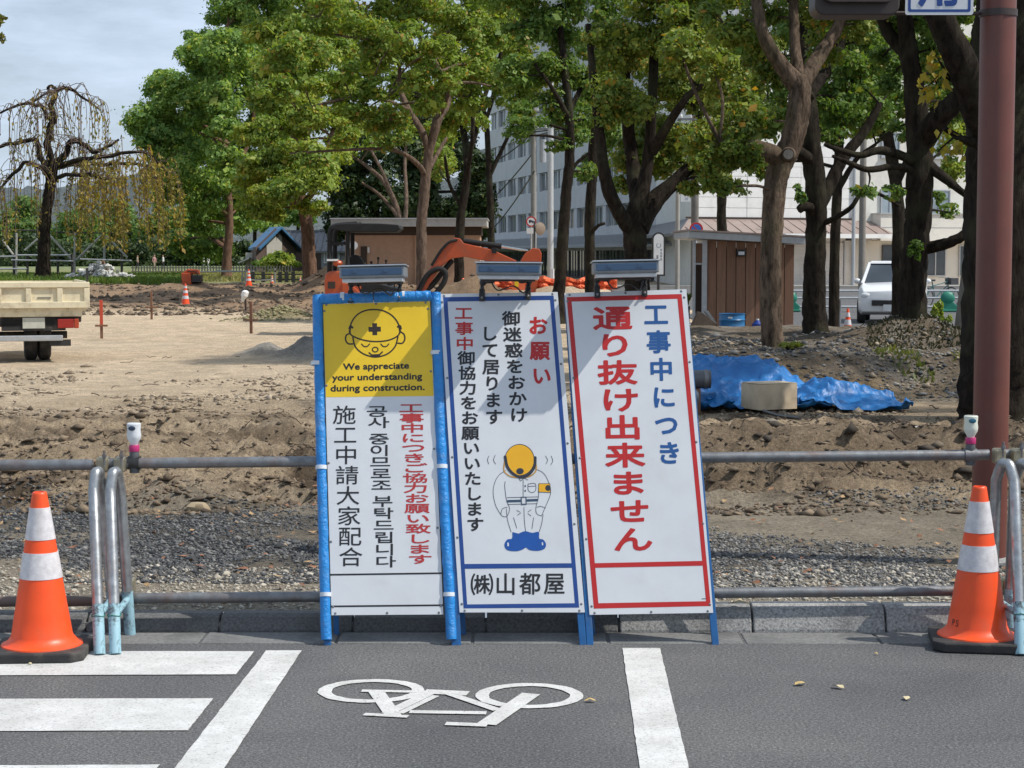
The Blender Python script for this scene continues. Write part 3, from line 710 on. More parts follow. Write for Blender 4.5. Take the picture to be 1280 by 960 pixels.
for a in (((465.2, 404), (471.3, 404), (471.6, 419), (465.6, 419)), ((460.5, 408.7), (476, 408.3), (476.2, 414.5), (460.8, 414.8))): fill(lines, [bd1.L(*p) for p in a], .0008 + .0002 * (a[0][0] < 462))
lines.build('helmeted_face_print', mat('print_brown_black', (.03, .018, .012), .5), s1)
def hline(bd, parent, s, c, wpx, size, m, bold):
    """a line of Latin lettering centred on c, stretched to wpx"""
    vs, fs, ed = glyph(s); a = bd.L(c[0] - wpx / 2, c[1] + .9); b = bd.L(c[0] + wpx / 2, c[1] - .9)
    x0 = min(v[0] for v in vs); x1 = max(v[0] for v in vs); W = math.hypot(b[0] - a[0], b[1] - a[1]); k = W / (x1 - x0); ang = math.atan2(b[1] - a[1], b[0] - a[0])
    mb = MB(); m_ = ((a[0] + b[0]) / 2, (a[1] + b[1]) / 2); mb2 = MB()
    cc, ss = math.cos(ang), math.sin(ang)
    q = [((v[0] - (x0 + x1) / 2) * k, (v[1] - .30) * size) for v in vs]
    put = lambda p: (m_[0] + p[0] * cc - p[1] * ss, m_[1] + p[0] * ss + p[1] * cc)
    mb.add([(*put(p), .0009) for p in q], fs)
    for i, (e, f) in enumerate(ed):
        p, r = q[e], q[f]; dx, dy = r[0] - p[0], r[1] - p[1]; l = math.hypot(dx, dy)
        if l < 1e-7: continue
        nx, ny = -dy / l * bold, dx / l * bold; zz = .00095 + .00003 * (i % 7)
        mb.add([(*put((p[0] + nx, p[1] + ny)), zz), (*put((r[0] + nx, r[1] + ny)), zz), (*put((r[0] - nx, r[1] - ny)), zz), (*put((p[0] - nx, p[1] - ny)), zz)], [(0, 3, 2, 1)])
    return mb.build('lettering', m, parent)
hline(bd1, s1, 'We appreciate', (470, 458), 82, .041, M['print_black'], .0015)
hline(bd1, s1, 'your understanding', (471.5, 471.5), 112, .041, M['print_black'], .0015)
hline(bd1, s1, 'during construction.', (472, 485), 117, .041, M['print_black'], .0015)
column(bd1, s1, '施工中請大家配合', (430.5, 518.5), (438.5, 696), 29, 24, M['print_black'], .0005)
column(bd1, s1, '공사', (472.5, 514), (474.5, 528), 29, 14.5, M['print_black'], .0010)
column(bd1, s1, '중이므로조', (475, 548.5), (478, 606.5), 28, 14.5, M['print_black'], .0010)
column(bd1, s1, '부탁드립니다', (479.5, 626.5), (483, 702), 28, 14.5, M['print_black'], .0010)
column(bd1, s1, '工事中につきご協力お願い致します', (514, 510), (525, 699), 31, 12, M['print_dull_red'], .0013)
ln = MB()
ribbon(ln, [bd1.L(410.5, 718.5), bd1.L(551.5, 716.5)], .0075, .0007); ribbon(ln, [bd1.L(412.5, 758), bd1.L(554, 756.5)], .0075, .0007)
ribbon(ln, [bd1.L(403, 381), bd1.L(413.5, 768)], .006, .0007); ribbon(ln, [bd1.L(538.5, 377), bd1.L(555, 767)], .006, .0007)
ln.build('printed_rule', M['print_black'], s1)

# --- middle: apology board with the bowing worker
bd2, s2, c2 = sign('sign_board', 'white board with blue border and a bowing worker in a yellow helmet', (574.5, 765.5), (731, 765.5), (549, 367.5), (697, 365), 7.955, (572, 729))
bm = MB(); frame_band(bm, bd2, ((579.5, 760.5), (724, 759.5), (692, 369.5), (554, 371.5)), ((584, 755.5), (718.5, 754), (687.5, 375), (559.5, 377)), .0006)
fill(bm, [bd2.L(*p) for p in ((576.8, 705), (718.7, 704), (719, 709.7), (577.2, 711))], .0008)
bm.build('printed_border', M['print_blue'], s2)
column(bd2, s2, 'お願い', (672.5, 407), (677, 469.5), 24, 24, M['print_red'], .0030)
column(bd2, s2, '御迷惑をおかけ', (639, 398), (648.5, 518.5), 22.5, 18.5, M['print_black'], .0020)
column(bd2, s2, 'して居ります', (611.5, 417), (617.5, 521), 21.5, 19.5, M['print_black'], .0020)
column(bd2, s2, '工事中', (579.5, 391.5), (581, 429.5), 23, 17, M['print_red'], .0015)
column(bd2, s2, '御協力をお願いいたします', (583, 447.5), (594, 655.5), 21.5, 17.5, M['print_black'], .0019)
for ch, x, w in (('㈱', 602.5, 30), ('山', 632, 28), ('都', 662.7, 28), ('屋', 693, 28)): column(bd2, s2, ch, (x, 730.3 - (x - 602) * .012), (x, 730), w * .92, 27, M['print_black'], .0015)
# the worker (plain pictogram)
L2 = lambda px, py: bd2.L(px, py)
o = MB(); n_ = lambda pts, st=5: curve_px(bd2, pts, st)
helm = [L2(649.5 + 18.3 * math.cos(a), 575 + 19.5 * math.sin(a)) for a in np.linspace(0, 6.283, 33)[:-1]]
mb = MB(); fill(mb, helm, .0010); mb.build('helmet_print', M['print_orange'], s2)
mb = MB(); ribbon(mb, helm, .003, .0012, True)
brim = n_([(631.5, 571), (634, 583), (641, 592), (651, 596.5), (661, 593), (668, 583), (669, 572)])
ribbon(mb, brim, .013, .0013); fill(mb, [L2(650 + 4.8 * math.cos(a), 589 + 4 * math.sin(a)) for a in np.linspace(0, 6.283, 11)[:-1]], .0016)
mb.build('helmet_brim_print', M['print_navy'], s2)
mb = MB(); ear = n_([(631, 575), (630, 588), (637, 595), (646, 597)]); ribbon(mb, ear, .006, .0009); ear = n_([(669.5, 575), (670, 588), (663, 595), (655, 597)]); ribbon(mb, ear, .006, .0009)
mb.build('helmet_rim_print', mat('print_ochre', (.55, .30, .06), .5), s2)
W_ = .0022
for pts in ([(632, 588), (622, 596), (616.5, 612), (619, 630), (626, 643), (630, 646)], [(669, 586), (680, 592), (687, 606), (688, 618), (682, 633), (677, 645)],
            [(630, 646), (634, 645), (637, 636), (633, 624), (631, 608), (631.5, 602)], [(677, 645), (671, 642), (670, 634), (673, 622), (673.5, 612)],
            [(626, 643), (628, 636), (634, 634)], [(682, 635), (676, 633), (671, 634)], [(633, 636), (634.5, 650), (639, 665)], [(679, 643), (677, 655), (674, 665)],
            [(655, 634), (655.5, 650), (657, 664)], [(648, 597), (651, 601), (655, 598), (660, 600)], [(654, 600), (654, 622)], [(660, 605), (669, 604.5), (669.5, 613), (665, 615.5), (660.5, 613), (660, 605)], [(660, 608), (669, 607.5)],
            [(646, 638), (650, 640)], [(647, 644), (651, 641)], [(660, 640), (664, 637)], [(660, 642), (664, 645)], [(642, 647), (646, 660)], [(667, 647), (665, 661)],
            [(611, 570), (609.5, 575), (611, 580)], [(619, 569), (617, 575), (619.5, 580)], [(682, 570), (684.5, 575), (682.5, 580)], [(689, 570), (691, 576), (688.5, 581)]):
    ribbon(o, n_(pts, 4), W_, .0009)
ribbon(o, [L2(634, 622), L2(673, 621)], W_, .0009); ribbon(o, [L2(634.5, 630.5), L2(671.5, 629.5)], W_, .0009)
o.build('worker_outline_print', M['print_navy'], s2)['kind'] = 'stuff'
mb = MB(); ribbon(mb, [L2(634.5, 626.5), L2(651, 626)], .0105, .001); ribbon(mb, [L2(659, 625.5), L2(671.5, 625)], .0105, .001)
ribbon(mb, [L2(651.5, 621.5), L2(657.5, 621.3), L2(657.8, 630.5), L2(652, 630.7)], .004, .0012, True); ribbon(mb, [L2(656.5, 607), L2(656.6, 608)], .006, .001); ribbon(mb, [L2(656.5, 613), L2(656.6, 614)], .006, .001)
mb.build('belt_print', mat('print_slate', (.03, .07, .12), .5), s2)
mb = MB(); fill(mb, [L2(*p) for p in ((673.5, 604.5), (687.5, 604.5), (688, 615.5), (673, 615))], .0011); mb.build('armband_print', M['print_orange'], s2)
mb = MB(); fill(mb, [L2(685 + 3.5 * math.cos(a), 610 + 3.8 * math.sin(a)) for a in np.linspace(0, 6.283, 13)[:-1]], .0014); ribbon(mb, [L2(673.5, 604.5), L2(687.5, 604.5), L2(688, 615.5), L2(673, 615)], .002, .0013, True); mb.build('badge_print', M['print_navy'], s2)
boots = n_([(640.5, 665), (640, 673), (634, 674.5), (630.5, 681), (634, 687.5), (645, 689), (653, 687), (657.5, 684.5), (662, 687.5), (672, 688.5), (680.5, 686), (682.5, 680), (679, 674.5), (674, 673), (673.5, 665), (665, 666), (656.5, 664), (648, 667)], 4)
mb = MB(); fill(mb, boots, .0011); mb.build('boots_print', M['print_boot'], s2)
mb = MB(); ribbon(mb, [L2(635, 679), L2(635.2, 682)], .007, .0014); ribbon(mb, [L2(678, 678.5), L2(678.2, 681)], .006, .0014); mb.build('boot_shine_print', M['sign_white'], s2)

# --- right: no-way-through board
bd3, s3, c3 = sign('sign_board', 'white board with red border and large red characters, right of the blue bordered one', (737, 768.5), (891.5, 766), (705.5, 366.5), (858, 361.5), 7.96, (738, 895))
bm = MB(); frame_band(bm, bd3, ((742.3, 760.8), (888.5, 757.5), (852, 367.5), (708.3, 371.5)), ((748, 754), (882.5, 751.5), (846.8, 373.5), (714.5, 377)), .0006)
fill(bm, [bd3.L(*p) for p in ((743, 704), (881, 701), (881.3, 707), (743.5, 709.8))], .0008)
bm.build('printed_border', M['print_red'], s3)
column(bd3, s3, '工事中につき', (820, 393), (836.5, 566), 30, 29, M['print_text_blue'], .0033)
column(bd3, s3, '通り抜け出来ません', (765.5, 397.5), (791, 674), 49, 30.5, M['print_red'], .0040)
mb = MB(); ribbon(mb, [bd3.L(877.5, 748.5), bd3.L(882, 748.4)], .003, .0009); mb.build('maker_print', M['print_navy'], s3)

# --- lamps clipped to the board tops
def sign_lamp(bd, label, lc, cl, tilt, drop=None):
    """lc: px centre of the housing, cl: px of the two clips on the board top"""
    Yl = 8.24
    c = at(lc[0], lc[1], Yl)
    t = thing('sign_lamp', label, 'sign lamp', c, 0, 'lamps clipped to the tops of the notice boards'); t.rotation_euler = (R(-2), tilt, 0)
    W, D = .288, .24
    h = MB().box((0, 0, .0), (W, D, .050)); h.build('housing', M['lamp_grey'], t, bevel=.006)
    f = MB().box((0, -D / 2 - .003, .002), (W - .022, .008, .030)); f.build('front_strip', M['lamp_blue'], t, bevel=.002)
    for sx in (-.075, .06):
        MB().box((sx, -D / 2 - .008, .005), (.020, .006, .016)).build('catch', M['lamp_blue'], t, bevel=.001)
    MB().box((0, 0, .029), (W + .012, D + .016, .006)).build('panel_rim', M['clear_rim'], t, bevel=.002)
    MB().box((0, 0, .0335), (W - .02, D - .02, .003)).build('solar_panel', M['solar_cell'], t)
    MB().box((0, -.02, -.034), (W - .02, D - .08, .018)).build('lamp_lens', M['lamp_lens'], t, bevel=.004)
    MB().box((0, .04, -.046), (W - .05, .05, .008)).build('lower_bar', M['signal_brown'], t, bevel=.002)
    inv = (Matrix.Translation(c) @ Matrix.Rotation(tilt, 4, 'Y') @ Matrix.Rotation(R(-2), 4, 'X')).inverted()
    for i, (cx_, cy_) in enumerate(cl):
        p = bd.hit(cx_, cy_); g = MB()
        k = inv @ p
        M4 = inv @ Matrix.Translation(p) @ Matrix(((bd.u.x, bd.v.x, PN.x, 0), (bd.u.y, bd.v.y, PN.y, 0), (bd.u.z, bd.v.z, PN.z, 0), (0, 0, 0, 1)))
        g.box((0, .004, .006), (.026, .052, .012), M4); g.box((0, .030, -.012), (.026, .010, .050), M4); g.box((0, .008, -.036), (.026, .040, .008), M4)
        clip = g.build('clip', M['black_plastic'], t, bevel=.003)
        s_ = MB(); s_.lathe([(.006, 0), (.006, .016), (.003, .018)], 8, M4 @ Matrix.Translation((0, -.008, .006))); s_.build('clip_screw', M['galv_dark'], clip)
        a = MB(); top = Vector((.6 * k.x, .05, -.03)); q0 = k + Vector((0, .01, .03))
        a.tube(crom([q0, q0 + Vector((.004, .0, .035)), top + Vector((0, .0, -.02)), top], 4), .009, 6); a.ball(q0 + Vector((.004, -.006, .036)), .017, 8, 6)
        a.build('arm', M['black_plastic'], t)
    cb = MB(); cb.tube(crom([(-.09, .06, -.03), (-.05, .03, -.09), (.02, .04, -.07), (.07, .06, -.10), (.09, .1, -.03)], 5), .0035, 5); cb.build('cable', M['black_plastic'], t)
    return t
M['clear_rim'] = mat('clear_rim', (0.46, 0.49, 0.51), 0.35, (0.36, 0.39, 0.41), 10, metal=0.35)
sign_lamp(bd1, 'solar lamp clipped over the blue padded multilingual board', (467.5, 341), ((438.5, 373), (499, 370.5)), R(-1.4))
sign_lamp(bd2, 'solar lamp clipped over the board with the bowing worker', (636, 337.5), ((602.5, 371), (660, 369)), R(.4))
sign_lamp(bd3, 'solar lamp clipped over the red bordered board', (781, 335), ((746.5, 367), (805.5, 365)), R(-1.2))
# ================================================================== CONES, HOOPS, RAILS, POLE
def make_cone(label, group, loc, rotz=0, H=.70, base=.40, bands=((.43, .53), (.58, .70)), text=True, bases='rubber'):
    t = thing('traffic_cone', label, 'traffic cone', loc, rotz, group)
    zb = .045
    prof = MB(); a = base / 2; ch = .045
    oc = [(a - ch, -a), (a, -a + ch), (a, a - ch), (a - ch, a), (-a + ch, a), (-a, a - ch), (-a, -a + ch), (-a + ch, -a)]
    prof.prism(oc, 0.002, zb, axis='z'); prof.build('base', M[bases], t, bevel=.008)
    r0, r1 = .155, .030; zt = H
    rz = lambda z: .128 + (r1 - .128) * (z - .09) / (zt - .09)
    pf = [(.172, zb), (.170, zb + .006), (.152, zb + .014), (.136, zb + .030), (rz(.09), .09)]
    for k in range(1, 9): z = .09 + (zt - .012 - .09) * k / 8; pf.append((rz(z), z))
    pf += [(r1 + .0005, zt - .004), (r1 - .004, zt), (r1 - .010, zt), (r1 - .012, zt - .03)]
    MB().lathe(pf, 36).build('body', M['cone_orange'], t, smooth=40)
    if bands:
        for z0, z1 in ((.335, .445), (.500, .635)):
            q = []
            for i in range(5): z = z0 + (z1 - z0) * i / 4; q.append((rz(z) + .0025, z))
            MB().lathe([(q[0][0] - .003, z0)] + q + [(q[-1][0] - .003, z1)], 36, cap=False).build('reflective_band', M['cone_white'], t, smooth=40)
    return t
cA = gr(53, 818); cB = gr(1221, 806)
coneA = make_cone('orange cone with two white bands beside the crosswalk, left of the signs', 'large cones on the road', (cA.x, cA.y, 0), R(4))
coneB = make_cone('orange cone with two white bands beside the brown pole, right of the signs', 'large cones on the road', (cB.x, cB.y, 0), R(-9))
# scuffed lettering low on the left flank of the right-hand cone
def cone_print(t):
    mb = MB(); rz = lambda z: .128 + (.030 - .128) * (z - .09) / (.70 - .09)
    x = 0
    for ch in 'PS':
        vs, fs, ed = glyph(ch); out = []
        for v in vs:
            ang = R(207) + (x + v[0] * .034) / .12; z = .096 + v[1] * .040; r = rz(z) + .002
            out.append((r * math.cos(ang), r * math.sin(ang), z))
        mb.add(out, fs); x += .025
    return mb.build('lettering', M['print_black'], t)

cone_print(coneB)
def hoop(label, ff, tf, tr, rf, zt, cl, group='galvanised hoop stands of the fence'):
    """A-shaped bent pipe: front foot ff, front shoulder tf, rear shoulder tr, rear foot rf (all x, y); feet painted pale blue"""
    r = .0245
    t = thing('hoop_stand', label, 'barrier stand', (ff[0], ff[1], 0), 0, group); o = Vector((ff[0], ff[1], 0))
    A, D = Vector((*ff, .003)) - o, Vector((*rf, .003)) - o; B_, C_ = Vector((*tf, zt - .05)) - o, Vector((*tr, zt - .05)) - o
    top = (B_ + C_) / 2 + Vector((0, 0, .05)); a1 = A.lerp(B_, .29); d1 = D.lerp(C_, .29)
    path = [a1, A.lerp(B_, .6), A.lerp(B_, .92)] + [Vector(p) for p in crom([B_ - Vector((0, 0, .02)), B_.lerp(top, .55) + Vector((0, 0, .022)), top + Vector((0, 0, .006)), C_.lerp(top, .55) + Vector((0, 0, .022)), C_ - Vector((0, 0, .02))], 5)] + [D.lerp(C_, .92), D.lerp(C_, .6), d1]
    MB().tube(path, r, 16).build('hoop', M['galv'], t, smooth=50)
    for p, q in ((A, a1), (D, d1)): MB().tube([p, q], r + .0007, 16).build('painted_foot', M['hoop_blue'], t, smooth=50)
    MB().tube([A.lerp(B_, .22), D.lerp(C_, .24)], .015, 8).build('cross_tie', M['hoop_blue'], t, smooth=50)
    wr = MB(); w0 = A.lerp(B_, .23); c = [w0 + Vector((.029 * math.cos(a), .029 * math.sin(a), .004 * math.sin(3 * a))) for a in np.linspace(0, 6.283, 13)[:-1]]
    wr.tube(c, .0025, 5, closed=True); wr.build('wire', M['green_wire'], t)
    for z in cl:
        cen = Vector(((tf[0] + tr[0]) / 2, railY - .012, z)) - o if z > .5 else D.lerp(C_, z / zt) + Vector((0, -.0, 0)) * 1
        if z < .5: cen.y = railY - .02 - o.y
        g = MB(); g.box(cen, (.052, .066, .068)); cl_o = g.build('clamp', M['clamp_zinc'], t, bevel=.010)
        b = MB(); b.lathe([(.006, 0), (.006, .066)], 8, Matrix.Translation(cen + Vector((.012, -.03, 0)))); b.lathe([(.011, .036), (.011, .048)], 6, Matrix.Translation(cen + Vector((.012, -.03, 0)))); b.build('bolt', M['galv_dark'], cl_o)
    return t
M['green_wire'] = mat('green_wire', (.02, .16, .13), .5)
railY = 8.225
def rail(label, p0, p1, m, Y0=railY, Y1=railY):
    a = at(*p0, Y0); b = at(*p1, Y1)
    mb = MB(); n = 14; d = b - a
    pts = [a + d * (i / n) for i in range(n + 1)]
    t = tag(mb.tube(pts, .0243, 16).build('fence_pipe', m, None, origin=a, smooth=50, loc=a), label, 'pipe', 'horizontal pipes of the fence')
    hl = MB(); 
    return t
zTL = at(130, 580, railY).z; zTR = at(1240, 568.5, railY + .03).z
rail('top grey pipe running out of frame left of the hoops', (-600, 583), (116, 581), M['galv_dark'])
rail('long top grey pipe passing behind the signs', (123, 579.5), (1236, 568.5), M['galv_dark'], railY, railY + .03)
rail('short top grey pipe leaving the frame right of the hoops', (1250, 568), (1900, 563), M['galv_dark'], railY + .03, railY + .04)
rail('bottom pipe with a rusty brown end, left of the hoops', (-600, 757), (118, 751), mat('pipe_rusty', (.17, .12, .10), .6, (.10, .085, .08), 5, metal=.3, grime=(.12, .05, .03), gscale=3, gamt=.7))
rail('long bottom pipe passing behind the signs near the kerb', (150, 748), (1240, 738), M['galv_dark'], railY, railY + .03)
rail('bottom pipe leaving the frame right of the hoops', (1250, 737), (1900, 734), M['galv_dark'], railY + .03, railY + .04)
xl = lambda px, Y: (px - CX) / F * Y
zh = at(0, 588, railY).z
hoop('steel hoop left of its twin, just right of the left cone', (xl(118, 7.75), 7.75), (xl(113.5, 8.05), 8.05), (xl(124, 8.14), 8.14), (xl(138, 8.17), 8.17), zh, (.155, zTL))
hoop('steel hoop right of its twin, near the left cone', (xl(138, 7.76), 7.76), (xl(134.5, 8.05), 8.05), (xl(147, 8.14), 8.14), (xl(157, 8.17), 8.17), zh, (.235, zTL))
hoop('steel hoop beside the brown pole, nearer it of the pair', (xl(1284, 7.75), 7.75), (xl(1272, 8.05), 8.05), (xl(1249, 8.14), 8.14), (xl(1246, 8.17), 8.17), zTR - .03, (.235, zTR))
hoop('steel hoop at the right edge, farther from the brown pole', (xl(1306, 7.75), 7.75), (xl(1296, 8.05), 8.05), (xl(1272, 8.14), 8.14), (xl(1268, 8.17), 8.17), zTR - .03, (.235, zTR))
def bottle_lamp(label, px, py_rail, m, teal):
    Y = railY + (.005 if px < 600 else .03); p = at(px, py_rail, Y)
    t = thing('fence_lamp', label, 'warning lamp', p, R(random.uniform(-10, 10)), 'bottle shaped warning lamps on the top pipe')
    MB().tube([(-.027, 0, 0), (.027, 0, 0)], .031, 14).build('clip', M['black_plastic'] if px < 600 else M['galv_dark'], t, smooth=50)
    MB().lathe([(.022, -.045), (.022, .03), (.021, .05), (.017, .062)], 16).build('socket', mat('socket_grey', (.09, .095, .10), .5), t, smooth=40)
    MB().lathe([(.0225, .052), (.0235, .055), (.0235, .078), (.022, .081)], 18).build('collar', M['collar_pink'], t, smooth=40)
    MB().lathe([(.016, .080), (.020, .092), (.031, .110), (.033, .125), (.030, .150), (.032, .168), (.032, .176), (.028, .180)], 14).build('globe', m, t, smooth=40)
    lb = MB(); lb.ball((0, -.031, .158), (.017, .003, .011), 12, 6); lb.build('round_label', teal, t)
    return t
bottle_lamp('clear bottle lamp with pink collar on the pipe beside the left hoops', 168, 578.5, M['bottle_grey'], M['dark_label'])
bottle_lamp('yellowish bottle lamp with pink collar on the pipe before the brown pole', 1213, 569, M['bottle'], M['label_teal'])

# --- brown signal pole with its lantern and plate
pY = 9.6; pb = at(1236.5, 640, pY); rp = 21.8 / F * pY
pole = thing('signal_pole', 'thick brown painted steel pole at the right', 'pole', (pb.x, pY, hz(pb.x, pY)))
MB().lathe([(rp, -.2), (rp, 4.6), (rp * .98, 4.62)], 40).build('shaft', M['pole_brown'], pole, smooth=40)
MB().lathe([(rp + .06, -.05), (rp + .06, .02), (rp + .004, .035)], 24).build('base_collar', M['kerb'], pole, smooth=40)
hb = MB(); z2 = at(0, 20, pY).z - pole.location.z
hb.lathe([(rp + .006, z2 - .005), (rp + .006, z2 + .03)], 32); hb.build('arm_band', M['signal_brown'], pole, smooth=40)
ar = MB(); ar.tube([(-.0, 0, z2 + .012), ((1105 - 1236.5) / F * pY, -.02, z2 + .012)], .010, 8); ar.tube([(0, 0, z2 + .75), ((1090 - 1236.5) / F * pY, -.02, z2 + .75)], .022, 10); ar.build('arm', M['signal_brown'], pole, smooth=50)
a = at(1067, 22, pY - .05); s_ = pY / F
sg = thing('pedestrian_signal', 'dark brown signal lantern hanging at the top edge beside the brown pole', 'traffic signal', (a.x, pY - .05, a.z))
w = 103 * s_
def rrect(w, h, r, cx=0, cz=0, n=5):
    out = []
    for sx, sz, a0 in ((1, -1, -90), (1, 1, 0), (-1, 1, 90), (-1, -1, 180)):
        for k in range(n + 1):
            an = R(a0 + 90 * k / n); out.append((cx + sx * (w / 2 - r) + r * math.cos(an), cz + sz * (h / 2 - r) + r * math.sin(an)))
    return out
hs = MB(); hs.prism(rrect(w, .80, .05, 0, .40), -.10, .10); hs.build('housing', M['signal_brown'], sg, bevel=.008)
for zc in (.22, .59):
    v = MB(); o_ = rrect(w - .07, .32, .045, 0, zc); i_ = rrect(w - .10, .29, .035, 0, zc)
    n = len(o_); v.add([(p[0], -.10, p[1]) for p in o_] + [(p[0], -.155, p[1]) for p in o_] + [(p[0], -.155, p[1]) for p in i_] + [(p[0], -.112, p[1]) for p in i_],
          [(k + q * n, (k + 1) % n + q * n, (k + 1) % n + (q + 1) * n, k + (q + 1) * n) for q in range(3) for k in range(n)])
    v.build('visor', M['signal_brown'], sg)
    MB().prism(rrect(w - .11, .28, .03, 0, zc), -.106, -.098).build('lens', M['lens_dark'], sg)
a = at(1174, 18.5, pY - .12)
pl = thing('street_sign', 'white plate with blue border and a cut off blue character at the top edge', 'sign', (a.x, pY - .12, a.z))
wp = 83 * s_; hp = .46
MB().prism(rrect(wp, hp, .012, 0, hp / 2), 0, .006).build('plate', M['sign_white'], pl)
bm = MB(); o_ = rrect(wp - .028, hp - .028, .01, 0, hp / 2); i_ = rrect(wp - .055, hp - .055, .006, 0, hp / 2); n = len(o_)
bm.add([(p[0], -.001, p[1]) for p in o_ + i_], [(k, (k + 1) % n, n + (k + 1) % n, n + k) for k in range(n)]); bm.build('printed_border', M['print_blue'], pl)
ch = MB(); text_mb(ch, '用', 0, .158, .205, .225, .006)
ch.v = [(v[0], -.0012 - v[2], v[1]) for v in ch.v]; ch.build('lettering', M['print_blue'], pl)
MB().box((.0, .03, .10), (.05, .05, .03)).build('bracket', M['galv_dark'], pl)

# --- fallen leaves on the road and gutter
def leaf_thing(px, py, z, s, col, k, label):
    p = gr(px, py, z); rr = random.Random(k)
    pts = [(0, -.5), (.22, -.25), (.30, .05), (.16, .32), (0, .55), (-.17, .30), (-.28, .03), (-.2, -.27)]
    mb = MB(); a = rr.uniform(0, 6.3); vs = [(0, 0, .012)]
    s = s * .78
    for q in pts:
        x = q[0] * s; y = q[1] * s; vs.append((x * math.cos(a) - y * math.sin(a), x * math.sin(a) + y * math.cos(a), .004 + abs(q[0]) * s * rr.uniform(.2, .9)))
    mb.add(vs, [(0, i + 1, (i + 1) % 8 + 1) for i in range(8)])
    o = mb.build('fallen_leaf', col, None, loc=(p.x, p.y, z + .003)); return tag(o, label, 'leaf', 'dry fallen leaves')
lf_y = mat('leaf_yellow', (.50, .36, .14), .7, (.40, .28, .10), 40); lf_b = mat('leaf_brown', (.24, .10, .045), .7, (.16, .07, .03), 40); lf_p = mat('leaf_pale', (.55, .47, .30), .7, (.46, .38, .22), 40)
for i, (px, py, z, s, c, l) in enumerate((
    (1000, 857, 0, .075, lf_y, 'tan fallen leaf on the asphalt, left of three in front of the right cone'), (1048, 861, 0, .07, lf_p, 'pale fallen leaf on the asphalt, middle of three in front of the right cone'),
    (1133, 875, 0, .06, lf_p, 'pale fallen leaf on the asphalt, right of three in front of the right cone'), (738, 878, 0, .06, lf_y, 'small yellow leaf beside the bicycle marking'),
    (1012, 788, 0, .085, lf_b, 'brown curled leaf at the foot of the kerb, left of two'), (1036, 789, 0, .09, lf_b, 'brown flat leaf at the foot of the kerb, right of two'),
    (880, 784, 0, .09, lf_b, 'brown leaf caught behind the right leg of the red board'), (865, 786, 0, .10, lf_y, 'yellow leaf under the red board beside the kerb'),
    (925, 757, .118, .13, lf_p, 'large pale dry leaf lying on the kerb stones'), (38, 832, 0, .03, lf_p, 'tiny pale leaf at the base of the left cone'), (1095, 819, 0, .03, lf_y, 'scrap of leaf on the asphalt left of the right cone'))):
    leaf_thing(px, py, z, s, c, i, l)
def litter():
    mb = MB(); rr = random.Random(9)
    for i in range(420):
        Y = 1 / rr.uniform(1 / 12.5, 1 / 8.45); x = rr.uniform(-.3, .3) * Y; s = rr.uniform(.012, .036); a = rr.uniform(0, 6.3); z = hz(x, Y) + .010
        p = [(x + s * math.cos(a + q) * (1 if k % 2 else .55), Y + s * math.sin(a + q) * (1 if k % 2 else .55), z + rr.uniform(0, .02)) for k, q in enumerate((0, 1.57, 3.14, 4.71))]
        mb.add(p, [(0, 1, 2), (0, 2, 3)])
    return tag(mb.build('leaf_litter', stone_mat('leaf_litter', [(.30, .14, .07), (.20, .09, .05), (.42, .28, .14), (.13, .07, .04)])), 'brown dead leaves scattered on the gravel', kind='stuff')
litter()
# ================================================================== TREES
GREEN_A = leaf_mat('leaf_deep', [(0.097, 0.176, 0.060), (0.157, 0.270, 0.082), (0.227, 0.365, 0.096), (0.348, 0.444, 0.108), (0.500, 0.500, 0.122)])
GREEN_B = leaf_mat('leaf_camphor', [(0.101, 0.186, 0.039), (0.168, 0.264, 0.049), (0.259, 0.341, 0.062), (0.359, 0.380, 0.069), (0.471, 0.370, 0.088)])
GREEN_C = leaf_mat('leaf_zelkova', [(0.082, 0.167, 0.032), (0.143, 0.240, 0.039), (0.216, 0.302, 0.052), (0.307, 0.343, 0.060), (0.426, 0.241, 0.061)])
GREEN_D = leaf_mat('leaf_dark', [(0.055, 0.118, 0.034), (0.090, 0.178, 0.044), (0.140, 0.236, 0.052), (0.214, 0.283, 0.061), (0.258, 0.203, 0.043)])
GREEN_E = leaf_mat('leaf_mottled', [(0.072, 0.145, 0.032), (0.123, 0.203, 0.041), (0.185, 0.247, 0.049), (0.308, 0.313, 0.057), (0.460, 0.258, 0.043)])
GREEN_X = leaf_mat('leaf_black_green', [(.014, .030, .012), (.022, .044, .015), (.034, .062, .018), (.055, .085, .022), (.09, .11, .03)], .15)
GREEN_W = leaf_mat('leaf_weeping', [(.16, .17, .04), (.24, .21, .05), (.34, .26, .06), (.26, .14, .06), (.15, .18, .04)])
GREEN_F = leaf_mat('leaf_far', [(0.088, 0.166, 0.058), (0.127, 0.225, 0.069), (0.186, 0.273, 0.078), (0.273, 0.312, 0.088)])
YELLOW = leaf_mat('leaf_turning', [(.22, .21, .035), (.32, .26, .04), (.17, .19, .04), (.42, .13, .03)], .4)
BARK = bark_mat('bark', (.20, .145, .105), (.035, .025, .018), (.11, .10, .055), 13, 1.0, .06)
BARK_D = bark_mat('bark_dark', (.040, .031, .0235), (.009, .007, .0055), (.06, .06, .035), 14, 1.0, .06)
BARK_P = bark_mat('bark_pale', (.19, .135, .10), (.07, .048, .036), None, 12, 1.0, .05)
BARK_C = bark_mat('bark_brown', (.21, .125, .085), (.085, .05, .035))
BARK_G = bark_mat('bark_grey', (.24, .225, .20), (.15, .14, .125))

